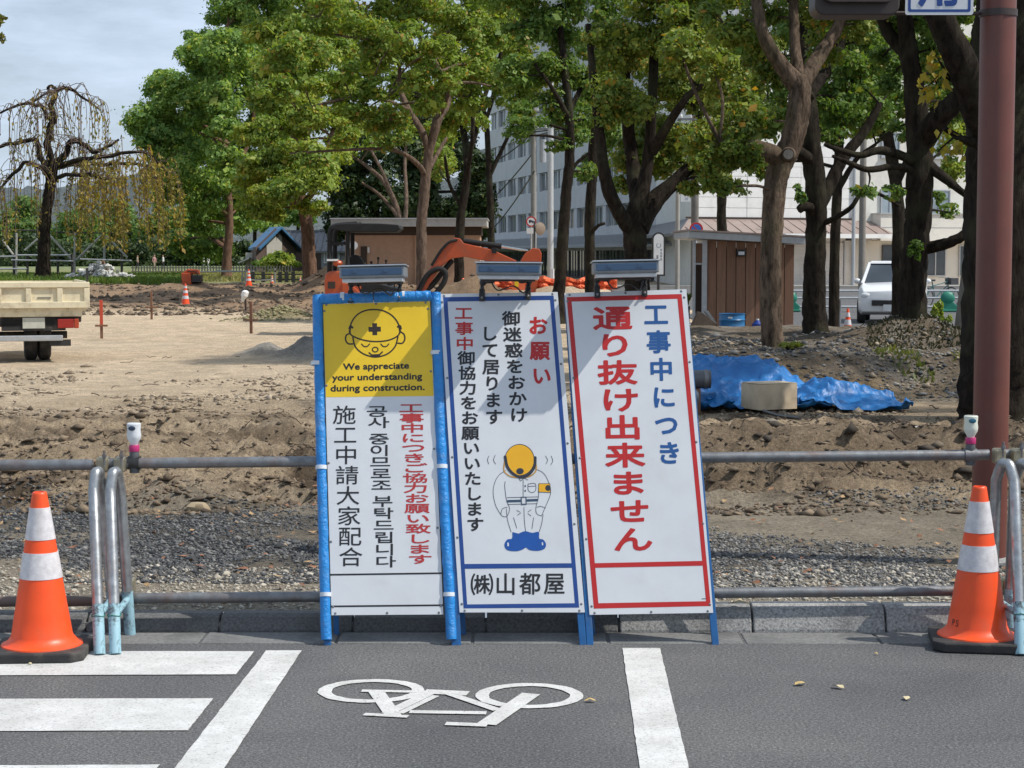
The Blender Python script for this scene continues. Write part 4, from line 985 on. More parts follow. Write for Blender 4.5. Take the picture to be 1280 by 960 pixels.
def leaf_cloud(cent, rad, n, size, seed, up=.35, shell=.62, aspect=.62):
    """n leaves round each centre: small folded leaf faces on the outer part of each clump"""
    g = np.random.default_rng(seed)
    cent = np.repeat(np.asarray(cent, float), n, axis=0); rad = np.repeat(np.asarray(rad, float), n, axis=0); N = len(cent)
    d = g.normal(size=(N, 3)); d /= np.linalg.norm(d, axis=1, keepdims=True)
    r = shell + (1 - shell) * g.random((N, 1)) ** .7
    r *= 1 + .22 * g.normal(size=(N, 1))
    p = cent + d * r * rad
    nor = d + g.normal(size=(N, 3)) * .55 + np.array([0, 0, up]); nor /= np.linalg.norm(nor, axis=1, keepdims=True)
    t = g.normal(size=(N, 3)) + np.array([0, 0, -.5]); t -= nor * (t * nor).sum(1, keepdims=True); t /= np.linalg.norm(t, axis=1, keepdims=True) + 1e-9
    b = np.cross(nor, t); s = size * np.exp(g.normal(-.06, .45, (N, 1)))
    v = np.stack([p - t * s * .5, p + b * s * aspect * .5 - nor * s * .08, p + t * s * .5, p - b * s * aspect * .5 - nor * s * .08], 1)
    return v.reshape(-1, 3)
def quads(n): return np.arange(n * 4).reshape(-1, 4)
def wood(mb, pts, n=9, lump=.10, step=5, seed=0, flare=0):
    """pts: (x, y, z, r) -> smooth lumpy tapering limb"""
    q = crom(pts, step); P = [p[:3] for p in q]; r = [max(p[3], .004) for p in q]
    if flare: r = [ri * (1 + flare * math.exp(-i / 2.2)) for i, ri in enumerate(r)]
    mb.tube(P, r, n, lump=lump, seed=seed)
def tree(name, label, Y, trunk, limbs, blobs, leaf, bark, size, seed, group='trees standing on the site', dens=1.0, sub=.34, cat='tree', zb=None, cover=4.3, branches=True, n=11, lump=.09, flare=.6, up=.35, twigs_=True):
    """trunk and limbs: (px, py, radius in px, depth offset); blobs: (px, py, rx, ry, depth offset). Built in metres at distance Y."""
    k = Y / F; rr = random.Random(seed)
    def W(px, py, dy=0.0): return at(px, py, Y + dy)
    b0 = W(trunk[0][0], trunk[0][1]); z0 = hz(b0.x, Y) if zb is None else zb
    base = Vector((b0.x, Y, z0))
    t = thing(name, label, cat, base, 0, group)
    tp = [(*W(p[0], p[1], p[3] if len(p) > 3 else 0), p[2] * k) for p in trunk]
    if tp[0][2] > z0 - .1: tp = [(tp[0][0], tp[0][1], z0 - .25, tp[0][3] * 1.12)] + tp
    mb = MB(); wood(mb, tp, n, lump, 6, seed, flare); mb.build('trunk', bark, t, origin=base, smooth=60)
    nodes = [Vector(p[:3]) for p in crom(tp, 4)][4:]; nrad = [p[3] for p in crom(tp, 4)][4:]
    for i, lb in enumerate(limbs):
        lp = [(*W(p[0], p[1], p[3] if len(p) > 3 else 0), p[2] * k) for p in lb]
        m = MB(); wood(m, lp, max(6, n - 3), lump, 5, seed + i + 1); m.build('limb', bark, t, origin=base, smooth=60)
        c = crom(lp, 4); nodes += [Vector(p[:3]) for p in c]; nrad += [p[3] for p in c]
    cents = []; rads = []; br = MB(); tw = MB()
    for bi, b in enumerate(blobs):
        px, py, rx, ry = b[:4]; dy = b[4] if len(b) > 4 else 0; dn = b[5] if len(b) > 5 else 1.0
        C = W(px, py, dy); ax = np.array([rx * k, min(rx, ry * 1.4) * k * .95, ry * k])
        if branches:
            j = min(range(len(nodes)), key=lambda q: (nodes[q] - C).length + (0 if nodes[q].z < C.z else (nodes[q].z - C.z) * .8))
            A = nodes[j]; mid = A.lerp(C, .5) + Vector((rr.uniform(-.1, .1), rr.uniform(-.1, .1), rr.uniform(0, .12))) * (C - A).length
            r0 = min(nrad[j] * .6, .012 * (C - A).length + 1.3 * k); wood(br, [(*A, r0), (*mid, r0 * .75), (*C, r0 * .4)], 6, .05, 4, bi)
        vol = rx * ry; m_ = max(4, int(1.7 * dn * dens ** .5 / (sub * sub)))
        g = np.random.default_rng(seed * 100 + bi)
        d = g.normal(size=(m_, 3)); d /= np.linalg.norm(d, axis=1, keepdims=True); q = g.random((m_, 1)) ** .45 * .82
        sc = np.array(C)[None] + d * q * ax[None]
        srad = ax[None] * sub * np.exp(g.normal(0, .25, (m_, 1))) * np.array([1.12, 1.1, .85])
        cents.append(sc); rads.append(srad)
        if twigs_:
            for s_ in sc[::2]:
                e = Vector(s_); h = C.lerp(e, .5) + Vector((rr.uniform(-.1, .1), rr.uniform(-.1, .1), rr.uniform(-.05, .15))) * (C - e).length
                tw.tube([C, h, e], [max(.9 * k, .006), .7 * k, .4 * k], 4)
    vs = []
    for i, (c_, r_) in enumerate(zip(cents, rads)):
        mean = float(np.mean(r_[:, 0] * r_[:, 2])) / (k * k)
        nl = max(6, int(cover * dens * math.pi * mean / (size * size * .62 * .5)))
        vs.append(leaf_cloud(c_, r_, nl, size * k, seed * 1000 + i, up))
    v = np.concatenate(vs) - np.array(base)[None]
    link('crown', np_mesh('crown', v, quads(len(v) // 4)), leaf, t)
    if br.v: br.build('branches', bark, t, origin=base, smooth=60)['kind'] = 'stuff'
    if tw.v: tw.build('twigs', bark, t, origin=base)['kind'] = 'stuff'
    return t

# --- far left camphor with the deep green crown
tree('camphor_tree', 'deep green camphor with a broccoli crown, trunk near the blue roofed house', 101,
     [(283, 352, 5.95), (284, 320, 5.52), (287, 280, 5.10), (284, 230, 4.67), (280, 170, 4.25, 1), (275, 100, 3.40, 1), (285, 30, 2.55, 1)],
     [[(286, 270, 2.55), (262, 250, 2.12, -1), (236, 232, 1.27, -1)], [(284, 225, 3.40), (310, 180, 2.55, 1), (320, 120, 1.70, 1)], [(281, 170, 2.98), (240, 150, 2.12), (215, 140, 1.27)], [(287, 180, 2.55), (268, 172, 2.04, -3), (250, 166, 1.36, -4)]],
     [(205, 105, 34, 24, 0), (200, 150, 38, 34, -1), (192, 178, 30, 26, -1), (245, 75, 36, 34, 0), (255, 55, 30, 26, 1), (235, 120, 40, 36, -2), (225, 195, 50, 36, -2), (262, 150, 44, 40, 2), (300, 100, 42, 48, 3), (295, 20, 42, 36, 2), (320, -20, 50, 40, 2), (290, 60, 36, 32, 0), (320, 160, 36, 40, 4),
      (225, 240, 42, 26, 0), (262, 232, 42, 30, -1), (300, 222, 44, 36, 3), (248, 275, 40, 26, 2), (290, 265, 34, 26, 3), (230, 300, 32, 24, 6), (270, 305, 30, 22, 6), (350, -60, 60, 50, 2), (290, -70, 50, 50, 2), (270, 190, 44, 36, 4), (278, 120, 30, 30, -3), (282, 200, 26, 24, -4), (280, 60, 30, 28, -3), (284, 160, 24, 20, -4), (320, 60, 40, 40, 4), (300, 270, 34, 30, 6), (255, 215, 40, 34, 4), (235, 170, 36, 34, 3), (265, 110, 40, 40, 4), (210, 215, 30, 22, 1), (335, 10, 36, 34, 3)],
     GREEN_A, BARK_C, 3.6, 11, dens=1.0)
# --- brighter camphor behind the dirt heap
tree('camphor_tree', 'bright green camphor with a thick brown trunk rising behind the dirt heap', 79,
     [(388, 350, 9.12), (386, 320, 8.36), (384, 285, 7.98), (380, 262, 7.60), (374, 235, 6.08), (368, 190, 4.56, 1), (372, 130, 3.80, 1), (385, 60, 3.04, 1)],
     [[(380, 260, 4.56), (362, 250, 3.80, -1), (350, 215, 3.04, -1), (340, 180, 2.28, -2)], [(380, 255, 4.56), (400, 225, 3.80, -1), (408, 190, 3.04, -1), (420, 150, 2.28)], [(370, 195, 3.04), (345, 150, 2.28, -1), (330, 110, 1.52, -1)]],
     [(345, 90, 40, 34, -1), (330, 130, 34, 30, -1), (322, 165, 36, 22, -2), (330, 205, 38, 22, -2), (318, 232, 34, 20, -1), (350, 235, 40, 24, -3), (392, 222, 42, 30, -3), (410, 195, 28, 22, -2), (372, 190, 42, 30, -2), (385, 150, 40, 32, -1), (360, 120, 40, 30, 0), (420, 110, 34, 30, 1), (390, 75, 44, 34, 1), (365, 45, 40, 30, 2), (420, 50, 34, 30, 2), (340, 262, 34, 16, 0), (390, 255, 30, 14, -2), (400, 10, 50, 36, 2), (430, 150, 26, 24, 0), (390, -50, 60, 40, 3), (360, 165, 44, 34, 3), (385, 110, 44, 36, 3), (330, 40, 40, 34, 3), (425, 175, 26, 24, 2), (350, 200, 40, 24, 2), (310, 250, 30, 20, 2), (415, 20, 40, 34, 4)],
     GREEN_B, BARK_C, 4.0, 12)
# --- zelkova with pale limbs before the flat roofed hut
tree('zelkova_tree', 'zelkova with pale forked limbs before the flat roofed hut', 62,
     [(527, 368, 6.97), (527, 330, 6.72), (527, 280, 6.56), (530, 245, 6.56), (534, 205, 6.15), (538, 180, 5.74)],
     [[(532, 220, 3.69), (522, 205, 3.28, -.5), (500, 190, 2.62, -1), (470, 186, 1.97, -1.5), (420, 188, 1.64, -2), (362, 192, 1.07, -2.5)],
      [(536, 190, 5, 0), (528, 165, 4.5, 0), (512, 140, 4, .5), (500, 110, 3, 1), (498, 80, 2.4, 1), (480, 55, 2, 0), (430, 45, 1.5, -1), (400, 40, 1, -1)],
      [(537, 185, 5.5), (548, 150, 5, 0), (560, 120, 4, .5), (535, 60, 3, 1), (505, 30, 2, 1)],
      [(537, 182, 4), (545, 140, 4, 1), (530, 110, 3, 1), (512, 95, 2, 1)], [(534, 215, 3.5), (548, 190, 2.6, .6), (558, 172, 2, 1)],
      [(512, 138, 3), (480, 125, 2.4, -1), (440, 122, 2, -2), (372, 138, 1.3, -3)], [(500, 190, 2.4), (485, 178, 2, -1), (480, 150, 1.5, -1)]],
     [(545, 60, 30, 22, -2), (520, 95, 28, 20, -2), (500, 45, 34, 24, -2.5), (470, 110, 28, 18, -2), (535, 130, 22, 16, -1.5), (490, 150, 22, 14, -2), (560, 95, 24, 20, -2), (372, 60, 34, 24, -3), (350, 80, 30, 22, -3), (400, 20, 44, 26, -2), (445, 25, 38, 26, -1), (490, 12, 40, 30, 0), (540, 15, 40, 30, 1), (585, 30, 34, 32, 2), (470, 70, 40, 26, 0), (425, 95, 42, 22, -2), (385, 105, 30, 18, -3), (350, 112, 28, 18, -4), (515, 65, 36, 26, 1), (560, 70, 34, 28, 2), (600, 80, 30, 30, 2), (445, 135, 38, 20, -2), (395, 150, 36, 18, -3), (480, 150, 30, 20, -1), (590, 120, 32, 24, 2), (560, 110, 26, 22, 1), (430, 172, 34, 14, -3), (390, 200, 22, 12, -3), (490, 178, 24, 12, -2), (620, 40, 28, 30, 3), (500, -40, 70, 36, 0), (420, -40, 60, 34, -1), (580, -40, 60, 36, 2), (625, 110, 22, 26, 2)],
     GREEN_C, BARK_P, 4.2, 13, dens=.72, sub=.36)
# --- dark leaning neighbour of the zelkova
tree('zelkova_tree', 'dark slim tree between the hut and the grey office building', 68,
     [(574, 350, 6.38), (574, 310, 5.95), (576, 270, 5.52), (582, 235, 5.10), (584, 200, 4.67), (578, 150, 4.25, 1), (574, 90, 3.40, 1)],
     [[(584, 200, 3.82), (596, 160, 3.40), (606, 120, 2.89, 1), (625, 70, 2.12, 1), (632, 20, 1.70, 1)], [(582, 225, 2.89), (590, 180, 2.55, -1), (592, 120, 2.21, -1), (598, 60, 1.70, -1)], [(577, 260, 2.55), (562, 230, 2.04), (556, 195, 1.70, -1)]],
     [(600, 20, 34, 30, 0), (570, 30, 34, 30, 1), (632, 10, 30, 26, 1), (560, 90, 30, 26, 1), (612, 90, 24, 28, 0), (556, 150, 28, 30, 1), (590, 150, 24, 24, 0), (552, 205, 30, 28, 3), (596, 60, 28, 26, -1), (640, 55, 20, 22, 0), (590, -30, 50, 40, 0)],
     GREEN_C, BARK_D, 4.0, 14, dens=.62, sub=.38)
# --- dark evergreen wood behind the hut
for i, (px, Y, bl, lab) in enumerate((
    (470, 112, [(430, 250, 30, 36), (460, 215, 36, 36), (448, 275, 34, 26), (490, 250, 36, 34), (470, 180, 30, 30), (430, 205, 24, 30)], 'dark broad evergreen behind the left end of the hut'),
    (520, 116, [(520, 235, 34, 40), (550, 265, 30, 26), (510, 195, 34, 34), (545, 205, 30, 36), (515, 275, 34, 20)], 'dark broad evergreen behind the middle of the hut'),
    (596, 108, [(590, 235, 26, 34), (606, 262, 18, 26), (578, 205, 26, 34), (600, 205, 20, 26), (570, 265, 30, 24), (604, 285, 18, 14)], 'dark broad evergreen beside the corner of the grey office'))):
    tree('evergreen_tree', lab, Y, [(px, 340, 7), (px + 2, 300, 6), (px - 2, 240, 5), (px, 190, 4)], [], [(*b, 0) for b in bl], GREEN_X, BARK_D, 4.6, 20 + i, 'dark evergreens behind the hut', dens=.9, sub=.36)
tree('zelkova_tree', 'bare lower limbs of a pale forked tree left behind the zelkova', 78,
     [(505, 340, 4), (503, 300, 4), (500, 275, 4), (492, 250, 3.4), (478, 225, 2.8), (455, 205, 2), (440, 195, 1.4)],
     [[(500, 275, 3), (488, 258, 2.4), (470, 240, 2, 1), (452, 228, 1.4, 1)], [(492, 250, 2.6), (478, 215, 2, -1), (462, 185, 1.6, -1)], [(505, 290, 3), (508, 250, 2.6), (506, 205, 2.2, 1), (508, 175, 1.6, 1)]],
     [(440, 190, 24, 12, 0), (465, 180, 22, 12, 0), (508, 165, 20, 14, 1)], GREEN_C, BARK_P, 4, 24, dens=.5)
# --- the dark line of trees across the street, right of centre
tree('camphor_tree', 'slim dark camphor just right of the white lamp post', 44,
     [(698, 372, 8.10), (701, 340, 7.38), (704, 290, 7.20), (708, 240, 6.75), (712, 200, 6.30), (712, 150, 5.40), (706, 90, 4.50), (700, 30, 3.60)],
     [[(709, 225, 2.70), (720, 205, 2.34), (738, 190, 1.80)], [(712, 150, 3.60), (690, 110, 2.70, -.5), (668, 80, 1.80, -.5)], [(711, 140, 3.60), (735, 90, 2.70, .5), (745, 40, 1.80, .5)]],
     [(655, 150, 32, 22, -.5), (690, 130, 36, 28, 0), (640, 95, 28, 26, -.5), (675, 80, 36, 30, 0), (660, 30, 36, 30, 0), (705, 40, 38, 34, .5), (720, 95, 36, 34, .5), (700, 5, 40, 30, 0), (712, 165, 30, 24, .5), (650, 170, 22, 12, -.6), (735, 150, 28, 26, 1), (640, -20, 50, 36, 0), (720, -40, 60, 40, 0), (735, 215, 22, 14, .6), (700, 180, 24, 10, 0)],
     GREEN_D, BARK_D, 4.4, 31, 'park trees along the street', dens=.72)
tree('camphor_tree', 'slim dark camphor close behind the fire hydrant side of the forked camphor', 46,
     [(737, 372, 6.80), (738, 330, 6.46), (737, 285, 6.29), (739, 240, 6.29), (741, 190, 5.95), (745, 120, 5.10), (750, 40, 4.25)],
     [[(740, 290, 2.55), (748, 282, 2.21, -.3), (756, 279, 1.87, -.3)]],
     [(750, 60, 34, 34, 0), (742, 120, 34, 32, 0), (760, 165, 28, 30, .4), (745, 205, 20, 20, .4), (765, 10, 36, 30, 0), (750, -50, 50, 40, 0)],
     GREEN_D, BARK_D, 4.4, 32, 'park trees along the street', dens=.8)
tree('camphor_tree', 'massive dark camphor whose short trunk forks low above the signs', 39,
     [(797, 385, 16.62), (796, 350, 15.29), (795, 315, 14.63), (793, 290, 14.63), (795, 268, 13.30), (808, 215, 7.98), (814, 150, 6.65), (818, 60, 5.32)],
     [[(790, 290, 10.50), (772, 262, 9.10, -.3), (757, 225, 7.70, -.4), (750, 170, 6.30, -.4), (742, 100, 4.90, -.4), (735, 30, 3.50, -.4)],
      [(797, 285, 15), (815, 255, 13, .3), (838, 232, 10, .4), (868, 205, 7, .5), (900, 190, 4, .5)], [(800, 262, 12), (790, 200, 9, .5), (782, 120, 7, .5), (785, 40, 5, .5)],
      [(815, 190, 7), (845, 140, 5, -1), (872, 110, 4, -1.2), (930, 85, 3, -1.4)]],
     [(770, 60, 48, 40, 0), (820, 40, 50, 40, 0), (770, 130, 44, 40, -.5), (800, 190, 40, 30, 1), (840, 110, 46, 40, 1), (830, 180, 40, 34, 1), (870, 170, 36, 28, .8), (880, 215, 40, 22, .6), (905, 180, 30, 26, .4), (850, 70, 40, 36, -1), (870, 30, 44, 34, -1), (905, 100, 38, 30, -1.2), (895, 70, 36, 26, -1.4), (925, 140, 32, 22, -.6), (915, 230, 24, 16, 0), (860, 235, 26, 12, .5), (810, -20, 60, 40, 0), (890, -30, 60, 40, 0), (840, 205, 34, 20, 1.4), (780, 230, 18, 14, 1)],
     GREEN_E, BARK_D, 4.6, 33, 'park trees along the street', dens=.85)
# --- the near trees on the bank
TH = tree('camphor_tree', 'crooked camphor with a cut limb scar on the bank beside the blue tarp', 23.2,
     [(966, 432, 13.94), (964, 400, 13.31), (963, 350, 13.31), (965, 290, 13.62), (968, 240, 13.94), (975, 208, 14.57), (988, 180, 14.57), (997, 145, 14.57), (1000, 112, 13.94), (996, 96, 12.67)],
     [[(995, 105, 12.24), (972, 75, 9.36, -.1), (955, 45, 7.92, -.2), (947, 10, 6.84, -.2), (940, -50, 5.76, -.2)], [(1002, 105, 10.80), (1024, 70, 9.36, .2), (1044, 40, 7.92, .3), (1060, 0, 6.48, .3), (1080, -60, 5.04, .4)],
      [(1000, 100, 8), (994, 60, 7, .2), (992, 10, 6, .3), (990, -50, 5, .3)], [(978, 200, 13), (955, 188, 11, -.2), (930, 182, 8, -.4), (900, 178, 5, -.6)]],
     [(938, 192, 24, 15, -.7), (955, 150, 28, 30, .8), (952, 210, 22, 18, .6), (962, 95, 28, 30, .8), (1035, 60, 26, 30, .9), (920, 150, 40, 30, -.5), (900, 190, 36, 24, -.6), (935, 120, 36, 28, -.3), (925, 200, 28, 18, -.4), (880, 215, 26, 18, -.6), (870, 175, 26, 20, -.5), (940, 60, 34, 30, .2), (905, 30, 40, 30, 0), (890, 85, 34, 26, -.6), (960, 20, 34, 30, .4), (1030, 10, 40, 28, .6), (1070, 30, 30, 26, .6), (950, -60, 80, 50, 0), (1060, -60, 80, 50, .5), (850, 60, 34, 26, -.8), (1000, -110, 120, 60, 0), (905, 235, 20, 12, -.6)],
     GREEN_E, BARK, 5.2, 41, 'near trees on the bank', dens=.7, sub=.36, n=16, lump=.07, flare=.35)
sc = MB(); p0 = at(985, 193, 23.2 - .24)
sc.tube([p0 + Vector((.02, .08, .0)), p0 + Vector((0, -.02, .0))], [.10, .078], 14); q = sc.build('limb_scar', BARK, TH, origin=TH.location, smooth=40)
sc = MB(); sc.lathe([(.062, 0), (.062, .012)], 14, Matrix.Translation(p0 + Vector((0, -.022, 0))) @ Matrix.Rotation(R(90), 4, 'X')); sc.build('cut_face', mat('cut_wood', (.22, .20, .175), .8, (.14, .125, .11), 40), q, origin=TH.location)
TI = tree('camphor_tree', 'dark straight camphor behind the crooked one, leaning over the cones', 27.0,
     [(1020, 416, 16.65), (1018, 385, 14.65), (1018, 340, 13.32), (1020, 290, 12.99), (1020, 240, 13.32), (1015, 195, 12.65), (1012, 150, 11.32), (1008, 90, 9.32, .3), (1000, 20, 7.33, .4)],
     [[(1022, 262, 8.88), (1040, 225, 8.14, .2), (1056, 195, 7.40, .3), (1080, 165, 5.92, .4), (1100, 130, 4.44, .5)], [(1024, 282, 3.70), (1048, 270, 3.33, -.3), (1065, 258, 2.96, -.4), (1078, 240, 2.59, -.4), (1100, 243, 2.22, -.4), (1124, 258, 1.48, -.4)],
      [(1018, 262, 7), (1006, 258, 6, -.2), (999, 262, 5, -.25)], [(1014, 200, 9), (1000, 192, 8, -.2), (985, 180, 6, -.2)], [(1010, 120, 8), (1045, 70, 6, .5), (1060, 20, 5, .6)]],
     [(1010, -300, 190, 90, .5, .5), (860, -240, 120, 70, 0, .5), (1150, -340, 150, 90, .5, .5), (960, -420, 180, 80, 1, .5), (1040, 120, 36, 26, .4), (1075, 105, 34, 26, .6), (1095, 140, 30, 22, .8), (1060, 150, 34, 18, .5), (1035, 170, 26, 14, .2), (1000, 235, 14, 18, -.3, .5), (1050, 75, 32, 26, .5), (1090, 60, 36, 30, .8), (1110, 105, 26, 22, 1), (1010, 30, 40, 30, .5), (1080, 10, 44, 30, .8), (985, 150, 26, 22, 1), (1040, -60, 90, 50, .5), (980, 70, 26, 26, 1)],
     GREEN_D, BARK_D, 5.0, 42, 'near trees on the bank', dens=.62, sub=.36, n=16, lump=.08, flare=.5)
TJ = tree('camphor_tree', 'dark camphor on the stump mound, nearest trunk left of the brown pole', 24.4,
     [(1140, 420, 20.42), (1141, 390, 18.38), (1141, 350, 17.02), (1146, 300, 16.34), (1149, 250, 16.34), (1150, 200, 16.34), (1147, 160, 14.98), (1143, 110, 12.94), (1135, 55, 10.89), (1128, 0, 8.17)],
     [[(1146, 205, 6.66), (1128, 195, 5.92, -.2), (1100, 188, 5.18, -.4), (1075, 194, 4.07, -.5), (1045, 186, 2.96, -.6), (1030, 180, 2.22, -.6)], [(1146, 215, 5.18), (1120, 208, 4.44, -.3), (1085, 212, 3.70, -.5), (1060, 203, 2.96, -.6), (1040, 195, 1.85, -.6)],
      [(1152, 175, 16), (1172, 150, 14, -.3), (1195, 125, 12, -.4), (1212, 95, 10, -.5), (1225, 40, 8, -.5)], [(1155, 310, 8), (1178, 306, 7, -.2), (1198, 298, 6.5, -.3), (1215, 286, 6, -.3), (1240, 270, 4, -.4)],
      [(1135, 70, 9), (1110, 40, 8, .2), (1095, 0, 6, .3)], [(1158, 205, 8), (1180, 222, 6, -.2), (1205, 242, 4, -.3), (1230, 262, 3, -.3)]],
     [(1195, 90, 28, 34, .8), (1190, 130, 26, 26, .8), (1120, 90, 22, 30, 1.2), (1085, 235, 22, 14, -.6, .5), (1120, 235, 18, 14, -.3, .5), (1120, 160, 26, 16, .5, .6), (1170, 60, 34, 34, 0), (1120, 30, 40, 30, .5), (1180, 20, 34, 26, .2), (1165, 245, 20, 14, .4, .6), (1185, 185, 22, 18, .5, .7), (1140, -50, 90, 50, 0), (1185, 265, 20, 12, .5, .5), (1100, 75, 24, 20, .8), (1230, -30, 60, 40, 0)],
     GREEN_D, BARK_D, 5.0, 43, 'near trees on the bank', dens=.6, sub=.36, n=16, lump=.09, flare=.35)
tree('camphor_tree', 'green camphor behind the near trees, its crown filling the gap between their trunks', 38,
     [(1125, 400, 10), (1124, 330, 9), (1122, 250, 8), (1110, 170, 7), (1095, 100, 6), (1085, 20, 5)], [[(1120, 230, 5), (1150, 170, 4), (1175, 120, 3)], [(1112, 180, 4), (1070, 130, 3), (1040, 90, 2)]],
     [(1050, 130, 40, 32, 0), (1090, 120, 44, 36, 0), (1075, 80, 44, 34, .5), (1110, 60, 40, 34, 1), (1060, 40, 38, 30, 0), (1030, 165, 24, 18, 0), (1085, 160, 36, 20, .3), (1175, 110, 36, 34, 0), (1185, 150, 30, 26, 0), (1190, 60, 36, 34, 0), (1120, 10, 50, 34, 1), (1050, -10, 50, 34, 0), (1195, 215, 20, 26, 0), (1180, 10, 40, 34, 0), (1210, 160, 26, 40, .5), (1140, 165, 20, 16, .5, .6)],
     GREEN_B, BARK_D, 4.6, 45, 'near trees on the bank', dens=.8)
tree('camphor_tree', 'dark camphor crown behind the massive forked tree, against the hall', 52,
     [(905, 372, 7), (904, 330, 6.5), (902, 260, 6), (905, 200, 5.5), (910, 120, 5), (915, 40, 4)], [[(904, 220, 4), (930, 180, 3), (945, 140, 2)], [(905, 210, 4), (880, 160, 3), (860, 120, 2)]],
     [(880, 60, 44, 36, 0), (930, 50, 40, 36, 0), (905, 110, 44, 36, 0), (860, 120, 36, 30, 0), (940, 110, 30, 30, 0), (870, 180, 34, 26, 0), (915, 175, 36, 26, 0), (830, 80, 36, 34, 0), (900, -10, 60, 40, 0), (790, 60, 40, 40, 1), (790, 130, 36, 36, 1), (815, 165, 34, 30, 1), (940, 160, 22, 20, 0)],
     GREEN_E, BARK_D, 4.4, 46, 'park trees along the street', dens=.85)
tree('camphor_tree', 'green camphor with a hidden trunk between the pale zelkova and the grey office', 88,
     [(615, 350, 5), (614, 300, 4.6), (612, 230, 4), (608, 150, 3.5)], [[(612, 220, 3), (640, 160, 2)]],
     [(650, 60, 34, 34, 0), (650, 115, 28, 30, 0), (668, 90, 30, 30, 0), (540, 60, 36, 36, 4), (500, 110, 34, 30, 4), (455, 95, 34, 28, 4), (480, 45, 40, 32, 4), (430, 60, 36, 30, 4), (560, 15, 40, 30, 4), (610, 60, 30, 40, 4), (530, 120, 30, 26, 4), (640, 10, 40, 34, 0), (580, 100, 28, 30, 4), (440, 150, 30, 24, 8), (500, 160, 30, 22, 8), (545, 165, 28, 24, 8)],
     GREEN_C, BARK_D, 4.0, 47, 'trees standing on the site', dens=.7)
for i_, (px, Y, bl, lab) in enumerate((
    (445, 122, [(440, 290, 30, 30), (475, 300, 30, 26), (420, 230, 26, 40), (455, 170, 30, 30), (420, 280, 16, 30)], 'low dark evergreen behind the digger canopy'),
    (545, 124, [(540, 300, 34, 26), (575, 300, 30, 30), (560, 180, 34, 34), (590, 250, 28, 40), (530, 160, 30, 34), (606, 240, 14, 34)], 'tall dark evergreen filling the gap behind the leaning dark tree'))):
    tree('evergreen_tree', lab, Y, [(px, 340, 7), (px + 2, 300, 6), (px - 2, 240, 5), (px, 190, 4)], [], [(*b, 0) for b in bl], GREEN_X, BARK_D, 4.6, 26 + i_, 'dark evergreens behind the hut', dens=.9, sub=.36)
tree('camphor_tree', 'dark leafy camphor overhanging the hall roof, its trunk hidden by the crooked tree', 31,
     [(1042, 408, 7), (1043, 330, 6.5), (1046, 250, 6), (1050, 170, 5.5), (1060, 90, 5), (1065, 10, 4)], [[(1046, 240, 4), (1070, 200, 3), (1095, 180, 2)], [(1048, 190, 4), (1010, 150, 3), (960, 130, 2)]],
     [(955, 60, 36, 34, 0), (975, 110, 30, 34, 0), (945, 150, 30, 28, 0), (1010, 90, 34, 34, 0), (1030, 140, 30, 28, 0), (985, 20, 44, 34, 0), (1060, 110, 36, 30, .5), (1095, 90, 36, 34, 0), (1090, 150, 30, 22, 0), (1040, 30, 44, 34, 0), (1110, 30, 44, 34, .5), (955, 205, 20, 14, 0), (1130, 130, 26, 26, 0), (1170, 60, 34, 34, 0), (1195, 120, 26, 34, 0), (1020, -40, 80, 40, 0)],
     GREEN_D, BARK_D, 4.8, 48, 'near trees on the bank', dens=.8)
TK = tree('camphor_tree', 'broad dark trunk close behind the brown pole at the right edge', 18.0,
     [(1258, 525, 62), (1256, 480, 56), (1256, 420, 52), (1256, 330, 50), (1256, 240, 49), (1258, 150, 48), (1262, 60, 46), (1268, -60, 40), (1270, -200, 34)],
     [[(1250, 190, 26), (1225, 140, 21, -.3), (1205, 85, 19, -.5), (1185, 45, 17, -.6), (1165, 0, 15, -.7), (1130, -80, 12, -.8)], [(1250, 200, 10), (1225, 180, 8, -.2), (1205, 175, 5, -.3), (1180, 160, 3, -.4)], [(1268, -60, 24), (1340, -200, 18, .5), (1420, -320, 10, .8)], [(1270, -180, 26), (1450, -330, 20, .5), (1700, -460, 13, 1), (1950, -520, 7, 1.2)], [(1266, -100, 24), (1200, -260, 18, 1), (1150, -380, 10, 1.5)]],
     [(1120, -170, 150, 60, -.6), (1250, -240, 170, 80, 0), (1400, -220, 170, 90, .5), (1000, -200, 120, 50, 0), (1300, -360, 200, 90, 0), (1130, -330, 160, 80, .8), (1480, -380, 160, 90, 1), (1560, -240, 120, 70, -.5), (1800, -560, 200, 120, 1, .5), (2060, -600, 200, 120, 1.5, .5), (1950, -420, 190, 100, 0, .5), (1650, -520, 170, 110, 1.5, .5), (1850, -720, 220, 120, 2, .5), (2120, -420, 150, 90, 2, .5), (1560, -620, 200, 120, 3, .5), (1750, -380, 150, 80, 2.5, .5), (2000, -780, 200, 110, 3, .5)],
     GREEN_E, BARK_D, 6, 44, 'near trees on the bank', dens=.5, sub=.34, n=20, lump=.07, flare=.25, cover=2.0)
